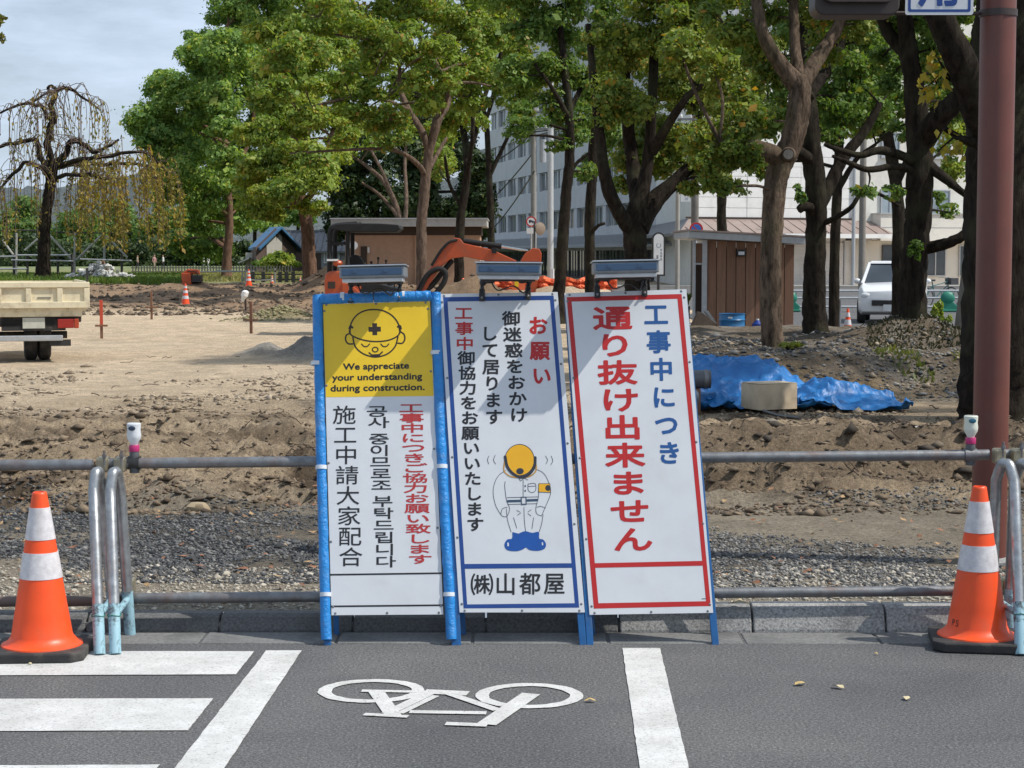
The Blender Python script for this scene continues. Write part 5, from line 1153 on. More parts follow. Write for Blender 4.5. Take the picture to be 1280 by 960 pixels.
# turning leaves on its low twigs
def sprig(label, pts, Y, n, size, seed, m):
    k = Y / F; rr = random.Random(seed); vs = []; g = np.random.default_rng(seed)
    c = np.array([list(at(px + rr.gauss(0, sx), py + rr.gauss(0, sy), Y + rr.uniform(-.15, .15))) for (px, py, sx, sy) in pts for _ in range(n)])
    N = len(c); d = g.normal(size=(N, 3)); d[:, 1] -= .8; d /= np.linalg.norm(d, axis=1, keepdims=True)
    t = g.normal(size=(N, 3)) * .6 + np.array([0, 0, -1.0]); t -= d * (t * d).sum(1, keepdims=True); t /= np.linalg.norm(t, axis=1, keepdims=True)
    b = np.cross(d, t); s = size * k * np.exp(g.normal(0, .2, (N, 1)))
    v = np.stack([c - t * s * .5, c - t * s * .1 + b * s * .34, c + t * s * .6, c - t * s * .1 - b * s * .34], 1).reshape(-1, 3)
    return v
v = sprig('', [(1165, 105, 10, 10), (1185, 95, 12, 8), (1172, 75, 8, 8), (1195, 185, 14, 8), (1182, 178, 8, 8), (1160, 120, 6, 6)], 17.6, 16, 11, 3, YELLOW) - np.array(TK.location)
link('turning_leaves', np_mesh('turning_leaves', v, quads(len(v) // 4)), YELLOW, TK)
tw = MB(); kk = 17.6 / F
for a in (((1205, 175), (1192, 172), (1180, 182), (1172, 190)), ((1215, 130), (1195, 105), (1175, 92), (1160, 108)), ((1200, 110), (1182, 90), (1172, 72))): tw.tube([at(x, y, 17.6) for x, y in a], [2.4 * kk, 1.8 * kk, 1.2 * kk, .7 * kk][:len(a)], 5)
tw.build('twigs', BARK_D, TK, origin=TK.location)['kind'] = 'stuff'

# --- the weeping cherry at the left
def weeping():
    Y = 92; k = Y / F; rr = random.Random(77); b0 = at(55, 345, Y); base = Vector((b0.x, Y, hz(b0.x, Y)))
    t = thing('weeping_cherry', 'weeping cherry with thin drooping yellowing branches at the left', 'tree', base, 0, 'trees standing on the site')
    W = lambda px, py, dy=0: at(px, py, Y + dy)
    tr = [(54, 352, 9), (55, 320, 8), (56, 280, 7.5), (60, 250, 7), (64, 225, 7), (66, 205, 6.5)]
    mb = MB(); wood(mb, [(*W(p[0], p[1]), p[2] * k) for p in tr], 12, .1, 6, 1, .4); mb.build('trunk', BARK_D, t, origin=base, smooth=60)
    limbs = [[(66, 206, 5), (60, 180, 4.4), (65, 150, 4), (66, 125, 3.4), (73, 112, 3), (84, 110, 2.4), (100, 120, 1.6), (125, 136, 1)],
             [(67, 205, 4.5), (84, 192, 4), (88, 178, 3.6), (104, 178, 3, -1), (115, 190, 2.4, -1), (132, 185, 2, -1), (150, 174, 1.3, -1)],
             [(62, 215, 4), (50, 195, 3.6, 1), (45, 175, 3, 1), (20, 178, 2.4, 1), (-5, 185, 2, 1)], [(63, 225, 3.6), (52, 210, 3, -2), (30, 205, 2.4, -2), (10, 225, 2, -2), (-10, 250, 1.6, -2)],
             [(64, 150, 3), (50, 135, 2.4), (30, 130, 1.8), (0, 142, 1.3)], [(73, 112, 2.4), (62, 108, 2), (58, 118, 1.4), (35, 130, 1)],
             [(70, 210, 3.6), (95, 205, 3, 2), (130, 205, 2.4, 3), (165, 205, 2, 3), (190, 212, 1.4, 3)], [(68, 208, 3.6), (100, 200, 3, -3), (140, 195, 2.4, -4), (180, 190, 1.8, -4), (210, 215, 1.2, -4)], [(66, 222, 3), (90, 218, 2.4, -4), (120, 220, 2, -5), (150, 225, 1.4, -5)]]
    tips = []
    for i, lb in enumerate(limbs):
        m = MB(); q = [(*W(p[0] + rr.gauss(0, .8), p[1] + rr.gauss(0, .8), p[3] if len(p) > 3 else 0), p[2] * k) for p in crom([(p[0], p[1], p[2], p[3] if len(p) > 3 else 0) for p in lb], 3)]; wood(m, q, 7, .14, 3, i + 3); m.build('limb', BARK_D, t, origin=base, smooth=60)
        q = None; c = crom(lb if len(lb[1]) > 3 and all(len(p) > 3 for p in lb) else [(p[0], p[1], p[2], p[3] if len(p) > 3 else 0) for p in lb], 7)
        tips += [(p, i) for p in c[8:]]
    st = MB(); lv = []
    g = np.random.default_rng(8)
    for n in range(310):
        p, li = rr.choice(tips); px, py, dy = p[0] + rr.gauss(0, 3), p[1], p[3] + rr.gauss(0, 1.2)
        lo = rr.uniform(25, 70) if li in (0, 4, 5) else rr.uniform(40, 115)
        end = min(py + lo, 312 + rr.uniform(-20, 0)); out = rr.choice((-1, 1)) * rr.choice((rr.uniform(2, 14), rr.uniform(10, 42)))
        if px > 150: out = abs(out) * .8
        path = [W(px, py, dy), W(px + out * .5, py - rr.uniform(-6, 9), dy), W(px + out * .9, py + (end - py) * .35, dy), W(px + out, py + (end - py) * .7, dy), W(px + out * 1.02, end, dy)]
        q = crom(path, 3); st.tube([Vector(x) for x in q], [k * (.55 - .3 * i / len(q)) for i in range(len(q))], 3)
        dens = .35 if px < 110 and py < 190 else 1.25
        for i in range(3, len(q)):
            for _ in range(6 if li >= 6 else 2):
                if rr.random() < dens * (.9 if li >= 6 else .62): lv.append(np.array(q[i]) + g.normal(0, 1.5 * k, 3))
    lv = np.array(lv); N = len(lv); d = g.normal(size=(N, 3)); d /= np.linalg.norm(d, axis=1, keepdims=True)
    tt = g.normal(size=(N, 3)) * .35 + np.array([0, 0, -1.0]); tt -= d * (tt * d).sum(1, keepdims=True); tt /= np.linalg.norm(tt, axis=1, keepdims=True)
    bb = np.cross(d, tt); s = 4.8 * k * np.exp(g.normal(0, .25, (N, 1)))
    v = np.stack([lv, lv + tt * s * .45 + bb * s * .24, lv + tt * s, lv + tt * s * .45 - bb * s * .24], 1).reshape(-1, 3) - np.array(base)
    link('crown', np_mesh('crown', v, quads(N)), GREEN_W, t)
    st.build('drooping_twigs', mat('cherry_twig', (.16, .11, .085), .9), t, origin=base)['kind'] = 'stuff'
weeping()
# --- foliage tip reaching in at the top left edge
def edge_tree():
    Y = 30; k = Y / F
    t = tree('street_tree', 'leafy branch tip reaching in at the top left edge of the view', Y, [(-160, 560, 22), (-160, 300, 18), (-150, 100, 14), (-140, -40, 10)], [[(-155, 140, 7), (-90, 80, 5), (-40, 40, 3), (-6, 34, 1.5)]],
             [(-2, 26, 13, 12, 0, .7), (0, 48, 10, 7, 0, .6), (-60, 30, 40, 40, 0), (-130, -40, 80, 60, 0), (-210, 20, 80, 60, 0), (-140, -120, 100, 70, 0)], leaf_mat('leaf_edge', [(.09, .10, .03), (.14, .15, .04), (.20, .17, .06)]), BARK_D, 6, 61, None, dens=.45)
edge_tree()
# --- distant greenery behind the left of the site
for i, (px, py, rx, ry, Y, lab) in enumerate((
    (-30, 285, 46, 40, 315, 'round far tree at the left edge behind the cherry'), (28, 280, 44, 42, 321, 'round far tree behind the cherry trunk'), (95, 290, 44, 34, 315, 'round far tree behind the rubble heap'),
    (150, 282, 40, 40, 325, 'round far tree behind the hanging cherry curtain'), (205, 285, 38, 40, 315, 'round far tree behind the walkers'), (255, 290, 34, 36, 325, 'round far tree left of the blue roofed house'), (318, 275, 34, 26, 240, 'far tree above the blue roofed house'), (372, 268, 34, 24, 250, 'far tree above the grey roofed house'), (225, 310, 24, 20, 305, 'low far shrubby tree between the walkers'))):
    tree('park_tree', lab, Y, [(px, 336, 3), (px, 312, 2.6), (px + 1, py, 2)], [], [(px, py, rx * .8, ry * .8, 0), (px - rx * .45, py + ry * .25, rx * .55, ry * .5, -1), (px + rx * .45, py + ry * .2, rx * .55, ry * .5, -1), (px, py - ry * .4, rx * .6, ry * .5, 0)], GREEN_F, BARK_D, 3.4, 70 + i, 'far trees beyond the park', dens=.75, sub=.36, twigs_=False)
# ================================================================== BUILDINGS
M['office_wall'] = mat('office_wall', (.54, .55, .57), .75, (.48, .49, .51), 1.2, grime=(.25, .25, .25), gscale=.8, gamt=.3)
M['office_pier'] = mat('office_pier', (.36, .37, .39), .7, (.32, .33, .35), 2)
M['window_glass'] = glass_mat('window_glass', (.035, .045, .055))
M['window_pale'] = glass_mat('window_pale', (.16, .19, .21), .2)
M['alu'] = mat('alu', (.50, .51, .52), .4, (.40, .41, .42), 12, metal=.5)
M['dark_alu'] = mat('dark_alu', (.09, .09, .095), .45, (.06, .06, .065), 12, metal=.3)
M['white_panel'] = mat('white_panel', (.78, .775, .75), .6, (.72, .715, .69), 2, grime=(.36, .34, .30), gscale=1.2, gamt=.3)
M['beige_wall'] = mat('beige_wall', (.72, .70, .64), .75, (.66, .64, .58), 2, grime=(.36, .33, .28), gscale=.9, gamt=.35)
M['brown_roof'] = mat('brown_roof', (.27, .205, .18), .5, (.22, .165, .145), 3, grime=(.36, .33, .30), gscale=2, gamt=.3)
M['hut_tile'] = mat('hut_tile', (.44, .28, .185), .75, (.38, .235, .15), 6, grime=(.26, .18, .12), gscale=1.5, gamt=.25)
M['concrete'] = mat('concrete', (.32, .315, .30), .85, (.25, .245, .23), 4, bump=.2, grime=(.14, .14, .13), gscale=1.5, gamt=.5)
M['pole_concrete'] = mat('pole_concrete', (.28, .27, .25), .85, (.22, .21, .195), 4, grime=(.14, .13, .12), gscale=1.5, gamt=.4)
M['dark_wood'] = mat('dark_wood', (.05, .032, .024), .8)
M['white_paint'] = mat('white_paint', (.74, .74, .73), .45, (.66, .66, .65), 4, grime=(.4, .38, .34), gscale=3, gamt=.25)

def local_box(mb, O, u, n, a0, a1, z0, z1, d0, d1):
    """box in a facade frame: a along u, d outward along n"""
    vs = []
    for a in (a0, a1):
        for d in (d0, d1):
            for z in (z0, z1): vs.append(Vector((O.x + u.x * a + n.x * d, O.y + u.y * a + n.y * d, O.z + z)))
    flip = (u.x * n.y - u.y * n.x) < 0
    fs = [(0, 1, 3, 2), (4, 6, 7, 5), (0, 4, 5, 1), (2, 3, 7, 6), (0, 2, 6, 4), (1, 5, 7, 3)]
    if flip: fs = [f[::-1] for f in fs]
    mb.add(vs, fs); return mb
def window(parent, O, u, n, a, z, w, h, d, glass='window_glass', frame='alu', name='window', mull=1, org=None, sill=False):
    fw = .07; mb = MB()
    local_box(mb, O, u, n, a, a + fw, z, z + h, d, d + .09); local_box(mb, O, u, n, a + w - fw, a + w, z, z + h, d, d + .09)
    local_box(mb, O, u, n, a + fw, a + w - fw, z, z + fw, d, d + .085); local_box(mb, O, u, n, a + fw, a + w - fw, z + h - fw, z + h, d, d + .085)
    for k in range(mull):
        c = a + w * (k + 1) / (mull + 1); local_box(mb, O, u, n, c - fw / 2, c + fw / 2, z + fw, z + h - fw, d, d + .08)
    f = mb.build(name, M[frame], parent, origin=org)
    g = MB(); local_box(g, O, u, n, a + fw, a + w - fw, z + fw, z + h - fw, d + .01, d + .04)
    g.build('pane', M[glass], f, origin=org)
    if sill:
        g = MB(); local_box(g, O, u, n, a - .05, a + w + .05, z - .08, z - .002, d, d + .16); g.build('sill', M[frame], f, origin=org)
    return f

# --- grey office block, its long side running away to the left
def office():
    Yf, Yn = 180.0, 108.0
    A = at(610, 355, Yf); B_ = at(905, 355, Yn); O = Vector((A.x, A.y, 0)); e = Vector((B_.x - A.x, B_.y - A.y, 0)); Lw = e.length; u = e / Lw; n = Vector((u.y, -u.x, 0))
    if n.y > 0: n = -n
    t = thing('office_building', 'tall grey office block with bands of windows seen between the trees', 'building', O)
    fl = 3.3; z1 = 3.0; nf = 8; H = z1 + nf * fl + 1
    mb = MB(); local_box(mb, O, u, n, 0, Lw, 0, H, -22, -.35); mb.build('wall', M['office_pier'], t, origin=O)
    for k in range(nf + 1):
        zb = z1 + k * fl - .9; zt = zb + 1.75 if k < nf else H + .3
        j = 0; seg = 9.0
        while j * seg < Lw:
            s = MB(); local_box(s, O, u, n, j * seg + .02, min(Lw, (j + 1) * seg) - .02, zb + .012, zt, -.349, 0); s.build('panel', M['office_wall'], t, origin=O); j += 1
    for k in range(nf):
        z0 = z1 + k * fl + .85; hh = fl - 1.75
        a = .8; i = 0
        while a + 4 < Lw:
            window(t, O, u, n, a, z0, 1.55, hh, -.30, 'window_glass' if (i * 7 + k * 3) % 5 else 'window_pale', 'alu', mull=1, org=O)
            window(t, O, u, n, a + 1.75, z0, 1.55, hh, -.30, 'window_glass' if (i * 5 + k) % 4 else 'window_pale', 'alu', mull=1, org=O)
            p = MB(); local_box(p, O, u, n, a + 3.45, a + 4.35, z0, z0 + hh, -.349, -.03); p.build('pier', M['office_wall'], t, origin=O)
            a += 4.5; i += 1
    # ground floor canopy with thin metal ribs, dark shopfront beneath
    c = MB(); pr = [(0.0, 3.2), (2.2, 2.45), (2.2, 2.3), (0, 2.9)]
    vs = []
    for a in (0.5, Lw):
        for d, z in pr: vs.append(O + u * a + n * d + Vector((0, 0, z)))
    c.add(vs, [(0, 1, 2, 3), (7, 6, 5, 4), (0, 4, 5, 1), (1, 5, 6, 2), (2, 6, 7, 3), (3, 7, 4, 0)]); c.build('canopy', mat('canopy_grey', (.30, .31, .32), .5, (.25, .26, .27), 3, metal=.3), t, origin=O)
    r = MB(); a = .8
    while a < Lw:
        vs = [O + u * (a + da) + n * d + Vector((0, 0, z + .02 + dz)) for da in (0, .06) for d, z in ((.05, 3.2), (2.2, 2.47)) for dz in (0, .05)]
        r.add(vs, [(0, 1, 3, 2), (4, 6, 7, 5), (1, 5, 7, 3), (0, 4, 5, 1), (2, 3, 7, 6)]); a += .8
    o = r.build('canopy_rib', M['alu'], t, origin=O); o['kind'] = 'stuff'
    i = 0; a = .6
    while a + 3 < Lw:
        window(t, O, u, n, a, .05, 2.7, 2.2, -.28, 'window_glass', 'dark_alu', 'shopfront', 2, O); a += 3.0
office()

# --- white panelled hall with a brown canopy
def hall():
    Y = 100.0; z = 0.0
    P = lambda px, Yq: Vector(((px - CX) / F * Yq, Yq, 0))
    A = P(863, Y); B_, C_, D_ = A + Vector((10.4, 0, 0)), A + Vector((12.4, 22.9, 0)), A + Vector((9.99, 22.9, 0)); O = A.copy()
    t = thing('event_hall', 'white panelled hall with a brown seamed canopy, behind the wooden shed', 'building', O, R(24))
    H = 13.0; mb = MB(); mb.prism([(p.x, p.y) for p in (A, B_, C_, D_)], 0, H, axis='z'); mb.build('wall', M['white_panel'], t, origin=O)
    u = Vector((1, 0, 0)); n = Vector((0, -1, 0)); W = B_.x - A.x
    z0 = 3.75; ph = .575
    for r in range(16):
        for c in range(3):
            q = MB(); local_box(q, O, u, n, c * W / 3 + .012, (c + 1) * W / 3 - .012, z0 + r * ph + .012, z0 + (r + 1) * ph - .012, .003, .05 + .008 * ((r * 3 + c * 5) % 3))
            q.build('panel', M['white_panel'], t, origin=O)
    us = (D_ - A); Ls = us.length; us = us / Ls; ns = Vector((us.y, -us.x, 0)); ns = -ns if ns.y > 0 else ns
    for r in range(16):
        q = MB(); local_box(q, O, us, ns, .1, Ls - .1, z0 + r * ph + .012, z0 + (r + 1) * ph - .012, .003, .05); q.build('panel', M['office_pier'], t, origin=O)  # side face panels in darker grey: that face's shade is painted in
    # canopy
    cz0, cz1 = 3.72, 2.92; dep = 2.6; xl, xr = -2.2, W + 1
    mb = MB(); vs = [(A.x - 1.2 if i == 0 else A.x + xl if i == 1 else 0, 0, 0) for i in range(2)]
    top = [Vector((A.x - .2, Y - .1, cz0)), Vector((A.x + xr, Y - .1, cz0)), Vector((A.x + xr, Y - dep, cz1)), Vector((A.x + xl, Y - dep, cz1))]
    bot = [v - Vector((0, 0, .16)) for v in top]
    mb.add(top + bot, [(0, 3, 2, 1), (4, 5, 6, 7), (0, 1, 5, 4), (1, 2, 6, 5), (2, 3, 7, 6), (3, 0, 4, 7)]); roof = mb.build('canopy_roof', M['brown_roof'], t, origin=O)
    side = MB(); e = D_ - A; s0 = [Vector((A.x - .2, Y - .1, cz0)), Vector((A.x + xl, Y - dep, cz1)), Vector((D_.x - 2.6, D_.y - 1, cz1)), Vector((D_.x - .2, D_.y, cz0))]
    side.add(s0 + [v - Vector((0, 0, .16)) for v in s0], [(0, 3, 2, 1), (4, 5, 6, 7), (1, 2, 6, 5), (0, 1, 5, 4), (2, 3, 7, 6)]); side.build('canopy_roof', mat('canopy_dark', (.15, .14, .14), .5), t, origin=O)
    x = A.x - 1.4
    while x < A.x + xr:
        s = MB(); k = max(0, A.x - x) * 0; yb = Y - .12 if x > A.x - .2 else Y - .12 - (A.x - .2 - x) * 1.25; f = (Y - yb) / dep
        s.tube([(x + .35 * (1 - f), yb, cz0 - (cz0 - cz1) * f + .03), (x, Y - dep + .02, cz1 + .03)], .03, 4); s.build('seam', M['brown_roof'], roof, origin=O); x += .78
    fb = MB(); fb.box((A.x + (xl + xr) / 2, Y - dep - .05, cz1 - .13), (xr - xl, .08, .24)); fb.build('fascia', M['white_panel'], t, origin=O)
    dk = MB(); local_box(dk, O, u, n, -.4, W + .8, cz0 + .0, cz0 + .10, .11, .16); dk.build('flashing', M['dark_wood'], t, origin=O)
    # roller shutter and shopfront below
    for i in range(12):
        q = MB(); local_box(q, O, u, n, 6.2, 9.8, .05 + i * .20, .05 + i * .20 + .185, .02, .06 + .01 * (i % 2)); q.build('shutter_slat', M['white_panel'], t, origin=O)
    for a in (6.1, 9.82): 
        q = MB(); local_box(q, O, u, n, a, a + .08, 0, 2.55, .02, .12); q.build('shutter_rail', M['alu'], t, origin=O)
    for a in (-1.9, .2, 2.4): window(t, O, u, n, a + .0, .7, 1.6, 1.1, .02 if a > 0 else .02, 'lamp_blue' if a < 1 else 'window_glass', 'alu', mull=1, org=O, name='window') if a > -.1 else None
    q = MB(); local_box(q, O, u, n, 8.6, 9.0, 2.55, 2.9, dep - .6, dep - .3); q.build('eave_lamp', M['black_plastic'], t, origin=O)
    b = MB(); bz = at(857, 252, Y - 3).z; bt = at(857, 222, Y - 3).z
    b.box((at(857, 240, Y - 3).x, Y - 3, (bz + bt) / 2 + .6), (.50, .06, (bt - bz) + 1.2)); o = b.build('banner_sign', M['white_paint'], None, origin=Vector((at(857, 240, Y - 3).x, Y - 3, bz)), loc=Vector((at(857, 240, Y - 3).x, Y - 3, bz)))
    tag(o, 'narrow white vertical banner sign high on the corner of the hall', 'sign')
    pm_ = MB()
    for i in range(4): pm_.box((.05 - .0, -.034, .16 + i * .22), (.16, .004, .13))
    pm_.build('faint_lettering', mat('print_faint', (.45, .47, .52), .6), o)['kind'] = 'stuff'
hall()

# --- beige apartment block at the right
def block():
    Y = 104.0; P = lambda px: (px - CX) / F * Y
    O = Vector((P(1066), Y, 0)); t = thing('apartment_building', 'beige block with sliding windows and a balcony behind the dark trees', 'building', O, R(18))
    u = Vector((1, 0, 0)); n = Vector((0, -1, 0)); W = P(1420) - P(1066); zz = lambda py: at(640, py, Y).z
    mb = MB(); local_box(mb, O, u, n, 0, W, 0, 17, -14, 0); mb.build('wall', M['beige_wall'], t, origin=O)
    ax = lambda px: P(px) - P(1066)
    for zoff in (0, 3.2, 6.4):
        window(t, O, u, n, ax(1102), zz(267) + zoff, ax(1128) - ax(1102), zz(236) - zz(267), .02, 'window_pale', 'alu', mull=1, org=O, sill=True)
        window(t, O, u, n, ax(1168), zz(267) + zoff, ax(1201) - ax(1168), zz(236) - zz(267), .02, 'window_pale', 'alu', mull=1, org=O, sill=True)
        window(t, O, u, n, ax(1240), zz(267) + zoff, 1.5, 1.4, .02, 'window_glass', 'alu', mull=1, org=O, sill=True)
    q = MB(); local_box(q, O, u, n, ax(1091), ax(1400), zz(301), zz(268), .01, 1.0); q.build('balcony', M['beige_wall'], t, origin=O)
    q = MB(); local_box(q, O, u, n, ax(1091) - .02, ax(1400), zz(284) - .03, zz(284), .4, 1.012); q.build('balcony_joint', M['office_pier'], t, origin=O)
    q = MB(); local_box(q, O, u, n, ax(1091) - .06, ax(1400), zz(268), zz(268) + .08, .0, 1.08); q.build('coping', M['alu'], t, origin=O)
    window(t, O, u, n, ax(1105), zz(352), ax(1122) - ax(1105), zz(306) - zz(352), .02, 'window_glass', 'dark_alu', mull=0, org=O, name='door')
    window(t, O, u, n, ax(1166), zz(346), ax(1196) - ax(1166), zz(306) - zz(346), .02, 'window_glass', 'alu', mull=1, org=O)
    window(t, O, u, n, ax(1215), zz(346), 1.5, 1.8, .02, 'window_glass', 'alu', mull=1, org=O)
    # wall-hung air conditioner
    q = MB(); local_box(q, O, u, n, ax(1082), ax(1091) - .07, zz(300), zz(287), .3, .75); a = q.build('air_conditioner', M['white_paint'], t, origin=O)
    q = MB(); local_box(q, O, u, n, ax(1083.5), ax(1089.5), zz(298.5), zz(289), .75, .77); q.build('grille', M['dark_alu'], a, origin=O)
block()
def pole_thing(name, label, px, y0, y1, Y, rpx, m, cat='utility pole', lean=0, group='poles along the street', extra=None, zb=0.0):
    k = Y / F; b = Vector((at(px, y0, Y).x, Y, zb)); t = thing(name, label, cat, b, 0, group)
    H = at(px, y1, Y).z - zb
    MB().tube([(0, 0, -.1), (lean * .5, 0, H / 2), (lean, 0, H)], [rpx * k, rpx * k * .93, rpx * k * .85], 14).build('shaft', m, t, smooth=50)
    if extra: extra(t, b, k, H)
    return t
def xarms(t, b, k, H):
    for z in (H - .8, H - 1.6):
        MB().box((0, -.12, z), (1.5, .08, .09)).build('crossarm', M['galv_dark'], t)
        for s in (-.6, -.2, .2, .6): MB().lathe([(.05, 0), (.06, .08), (.035, .16)], 8, Matrix.Translation((s, -.12, z + .05))).build('insulator', M['white_paint'], t)
    MB().lathe([(.16, 0), (.16, 1.1), (.16, 1.1)], 12, Matrix.Translation((.45, 0, H - 3.2))).build('transformer', M['alu'], t)
pole_thing('utility_pole', 'brown concrete utility pole standing just left of the white lamp post', 667, 355, 120, 90, 3.8, M['pole_concrete'], extra=xarms)
def lamp_arm(t, b, k, H):
    MB().tube(crom([(0, 0, H - .4), (.1, -.2, H + .1), (.9, -.4, H + .5), (1.9, -.5, H + .55)], 5), .05, 8).build('arm', M['alu'], t, smooth=50)
    MB().ball((2.2, -.5, H + .52), (.40, .16, .09), 12, 6).build('lamp_head', M['alu'], t, smooth=60)
pole_thing('lamp_post', 'pale grey lamp post in front of the grey office', 688, 352, 60, 80, 4.0, mat('post_pale', (.50, .51, .51), .5, (.42, .43, .43), 5, metal=.2), 'lamp post', extra=lamp_arm)
pole_thing('utility_pole', 'slim pale pole between the forked camphor and the wooden shed', 846.5, 360, 170, 78, 2.9, mat('pole_buff', (.36, .34, .30), .8, (.30, .28, .25), 4))
pole_thing('utility_pole', 'dark utility pole rising behind the left end of the wooden shed', 868, 360, 100, 76, 5.0, mat('pole_dark', (.13, .115, .10), .85, (.20, .185, .165), 3), extra=xarms)
pole_thing('drain_pipe', 'slim grey pipe at the joint of the hall and the beige block', 1066, 357, 130, 98.5, 2.4, M['alu'], 'pipe')
pole_thing('utility_pole', 'brown grey utility pole before the beige block, left of its balcony', 1077, 360, 60, 82, 4.4, mat('pole_taupe', (.20, .18, .155), .85, (.25, .23, .20), 3), extra=xarms)
pole_thing('utility_pole', 'leaning pale grey pole between the dark trees and the brown pole', 1196, 438, 120, 27, 8.5, BARK_G, lean=.42, zb=.2)
def bollard(t, b, k, H): pass
pole_thing('marker_post', 'slim white post standing before the lamp post behind the orange net', 691, 364, 336, 58, 2.0, M['white_paint'], 'post', group=None)
# overhead cables
def cables():
    for i, (a, b, la) in enumerate((((610, 205, 120), (667, 165, 90), 'slack black cable, uppermost to the brown utility pole'), ((600, 262, 125), (667, 190, 90), 'black cable running steeply up to the brown utility pole'), ((612, 290, 120), (668, 214, 89), 'black cable running lowest to the brown utility pole'), ((667, 165, 90), (868, 120, 76), 'black cable strung between the two utility poles behind the trees'))):
        A = at(*a); B_ = at(*b); q = [A.lerp(B_, s / 10) - Vector((0, 0, .8 * (s / 10) * (1 - s / 10))) for s in range(11)]
        mb = MB(); mb.tube(q, .035, 5); tag(mb.build('cable', M['black_plastic'], None, origin=A, loc=A), la, 'cable', 'overhead cables')
cables()

# --- road signs
def disc_sign(name, label, px, py, Y, rpx, zb, plate, face):
    k = Y / F; c = at(px, py, Y); t = thing(name, label, 'road sign', Vector((c.x, Y, zb)), 0, 'round road signs')
    zc = c.z - zb; r = rpx * k; rot = Matrix.Translation((0, -.07, zc)) @ Matrix.Rotation(R(90), 4, 'X')
    MB().tube([(0, 0, 0), (0, 0, zc + r)], .035, 8).build('post', M['alu'], t, smooth=50)
    MB().lathe([(r, 0), (r, .02)], 28, rot).build('disc', M['white_paint'], t)
    face(t, r, rot, zc)
    if plate: MB().box((-.02 * 0, -.08, zc - r - .16), (r * 1.7, .02, .22)).build('small_plate', M['white_paint'], t)
def ring_face(t, r, rot, zc, red=M['print_red']):
    n = 28; vs = [rot @ Vector((q * math.cos(2 * math.pi * i / n), q * math.sin(2 * math.pi * i / n), .0215)) for q in (r * .99, r * .74) for i in range(n)]
    mb = MB(); mb.add(vs, [(i, (i + 1) % n, n + (i + 1) % n, n + i) for i in range(n)]); mb.build('red_ring', red, t)
def truck_face(t, r, rot, zc):
    ring_face(t, r, rot, zc)
    mb = MB(); f = lambda x, z: rot @ Vector((x * r, z * r, .0225))
    mb.add([f(*p) for p in ((-.45, -.15), (.10, -.15), (.10, .30), (-.45, .30))], [(0, 1, 2, 3)]); mb.add([f(*p) for p in ((.14, -.15), (.45, -.15), (.45, .05), (.34, .2), (.14, .2))], [(0, 1, 2, 3, 4)])
    for x in (-.28, .28): mb.add([f(x + .1 * math.cos(a), -.2 + .1 * math.sin(a)) for a in np.linspace(0, 6.283, 11)[:-1]], [tuple(range(10))])
    mb.build('lorry_symbol', M['print_navy'], t)
disc_sign('road_sign', 'round red ringed sign with a lorry symbol before the grey office', 664, 277, 74, 6.6, 0.0, True, truck_face)
def nopark_face(t, r, rot, zc):
    n = 28; mb = MB(); mb.add([rot @ Vector((r * .76 * math.cos(2 * math.pi * i / n), r * .76 * math.sin(2 * math.pi * i / n), .0212)) for i in range(n)], [tuple(range(n))]); mb.build('blue_field', mat('sign_field_blue', (.03, .14, .45), .5), t)
    ring_face(t, r, rot, zc)
    mb = MB(); mb.add([rot @ Vector(p) for p in ((-.60 * r, .50 * r, .0228), (-.50 * r, .60 * r, .0228), (.60 * r, -.50 * r, .0228), (.50 * r, -.60 * r, .0228))], [(0, 3, 2, 1)] if False else [(0, 2, 3, 1)][:0] or [(0, 3, 2, 1)]); mb.build('slash', M['print_red'], t)
disc_sign('road_sign', 'round blue no parking sign with red ring above the left end of the shed', 870, 286.5, 60, 8.5, 0.0, False, nopark_face)
c = at(676, 286, 73); t = thing('curved_mirror', 'beige backed traffic mirror beside the lorry sign', 'mirror', Vector((c.x, 73, 0)))
MB().tube([(-.25, 0, 0), (-.25, 0, c.z + .3)], .04, 8).build('post', M['dark_alu'], t)
mb = MB(); rot = Matrix.Translation((0, -.05, c.z)) @ Matrix.Rotation(R(40), 4, 'Z') @ Matrix.Rotation(R(90), 4, 'X'); mb.lathe([(.26, -.04), (.25, -.01), (.13, .03), (.05, .04)], 20, rot); mb.build('mirror_back', mat('mirror_back', (.24, .18, .13), .6), t, smooth=50)
mb = MB(); mb.tube([(-.25, 0, c.z), (0, 0, c.z)], .03, 6); mb.build('arm', M['dark_alu'], t)
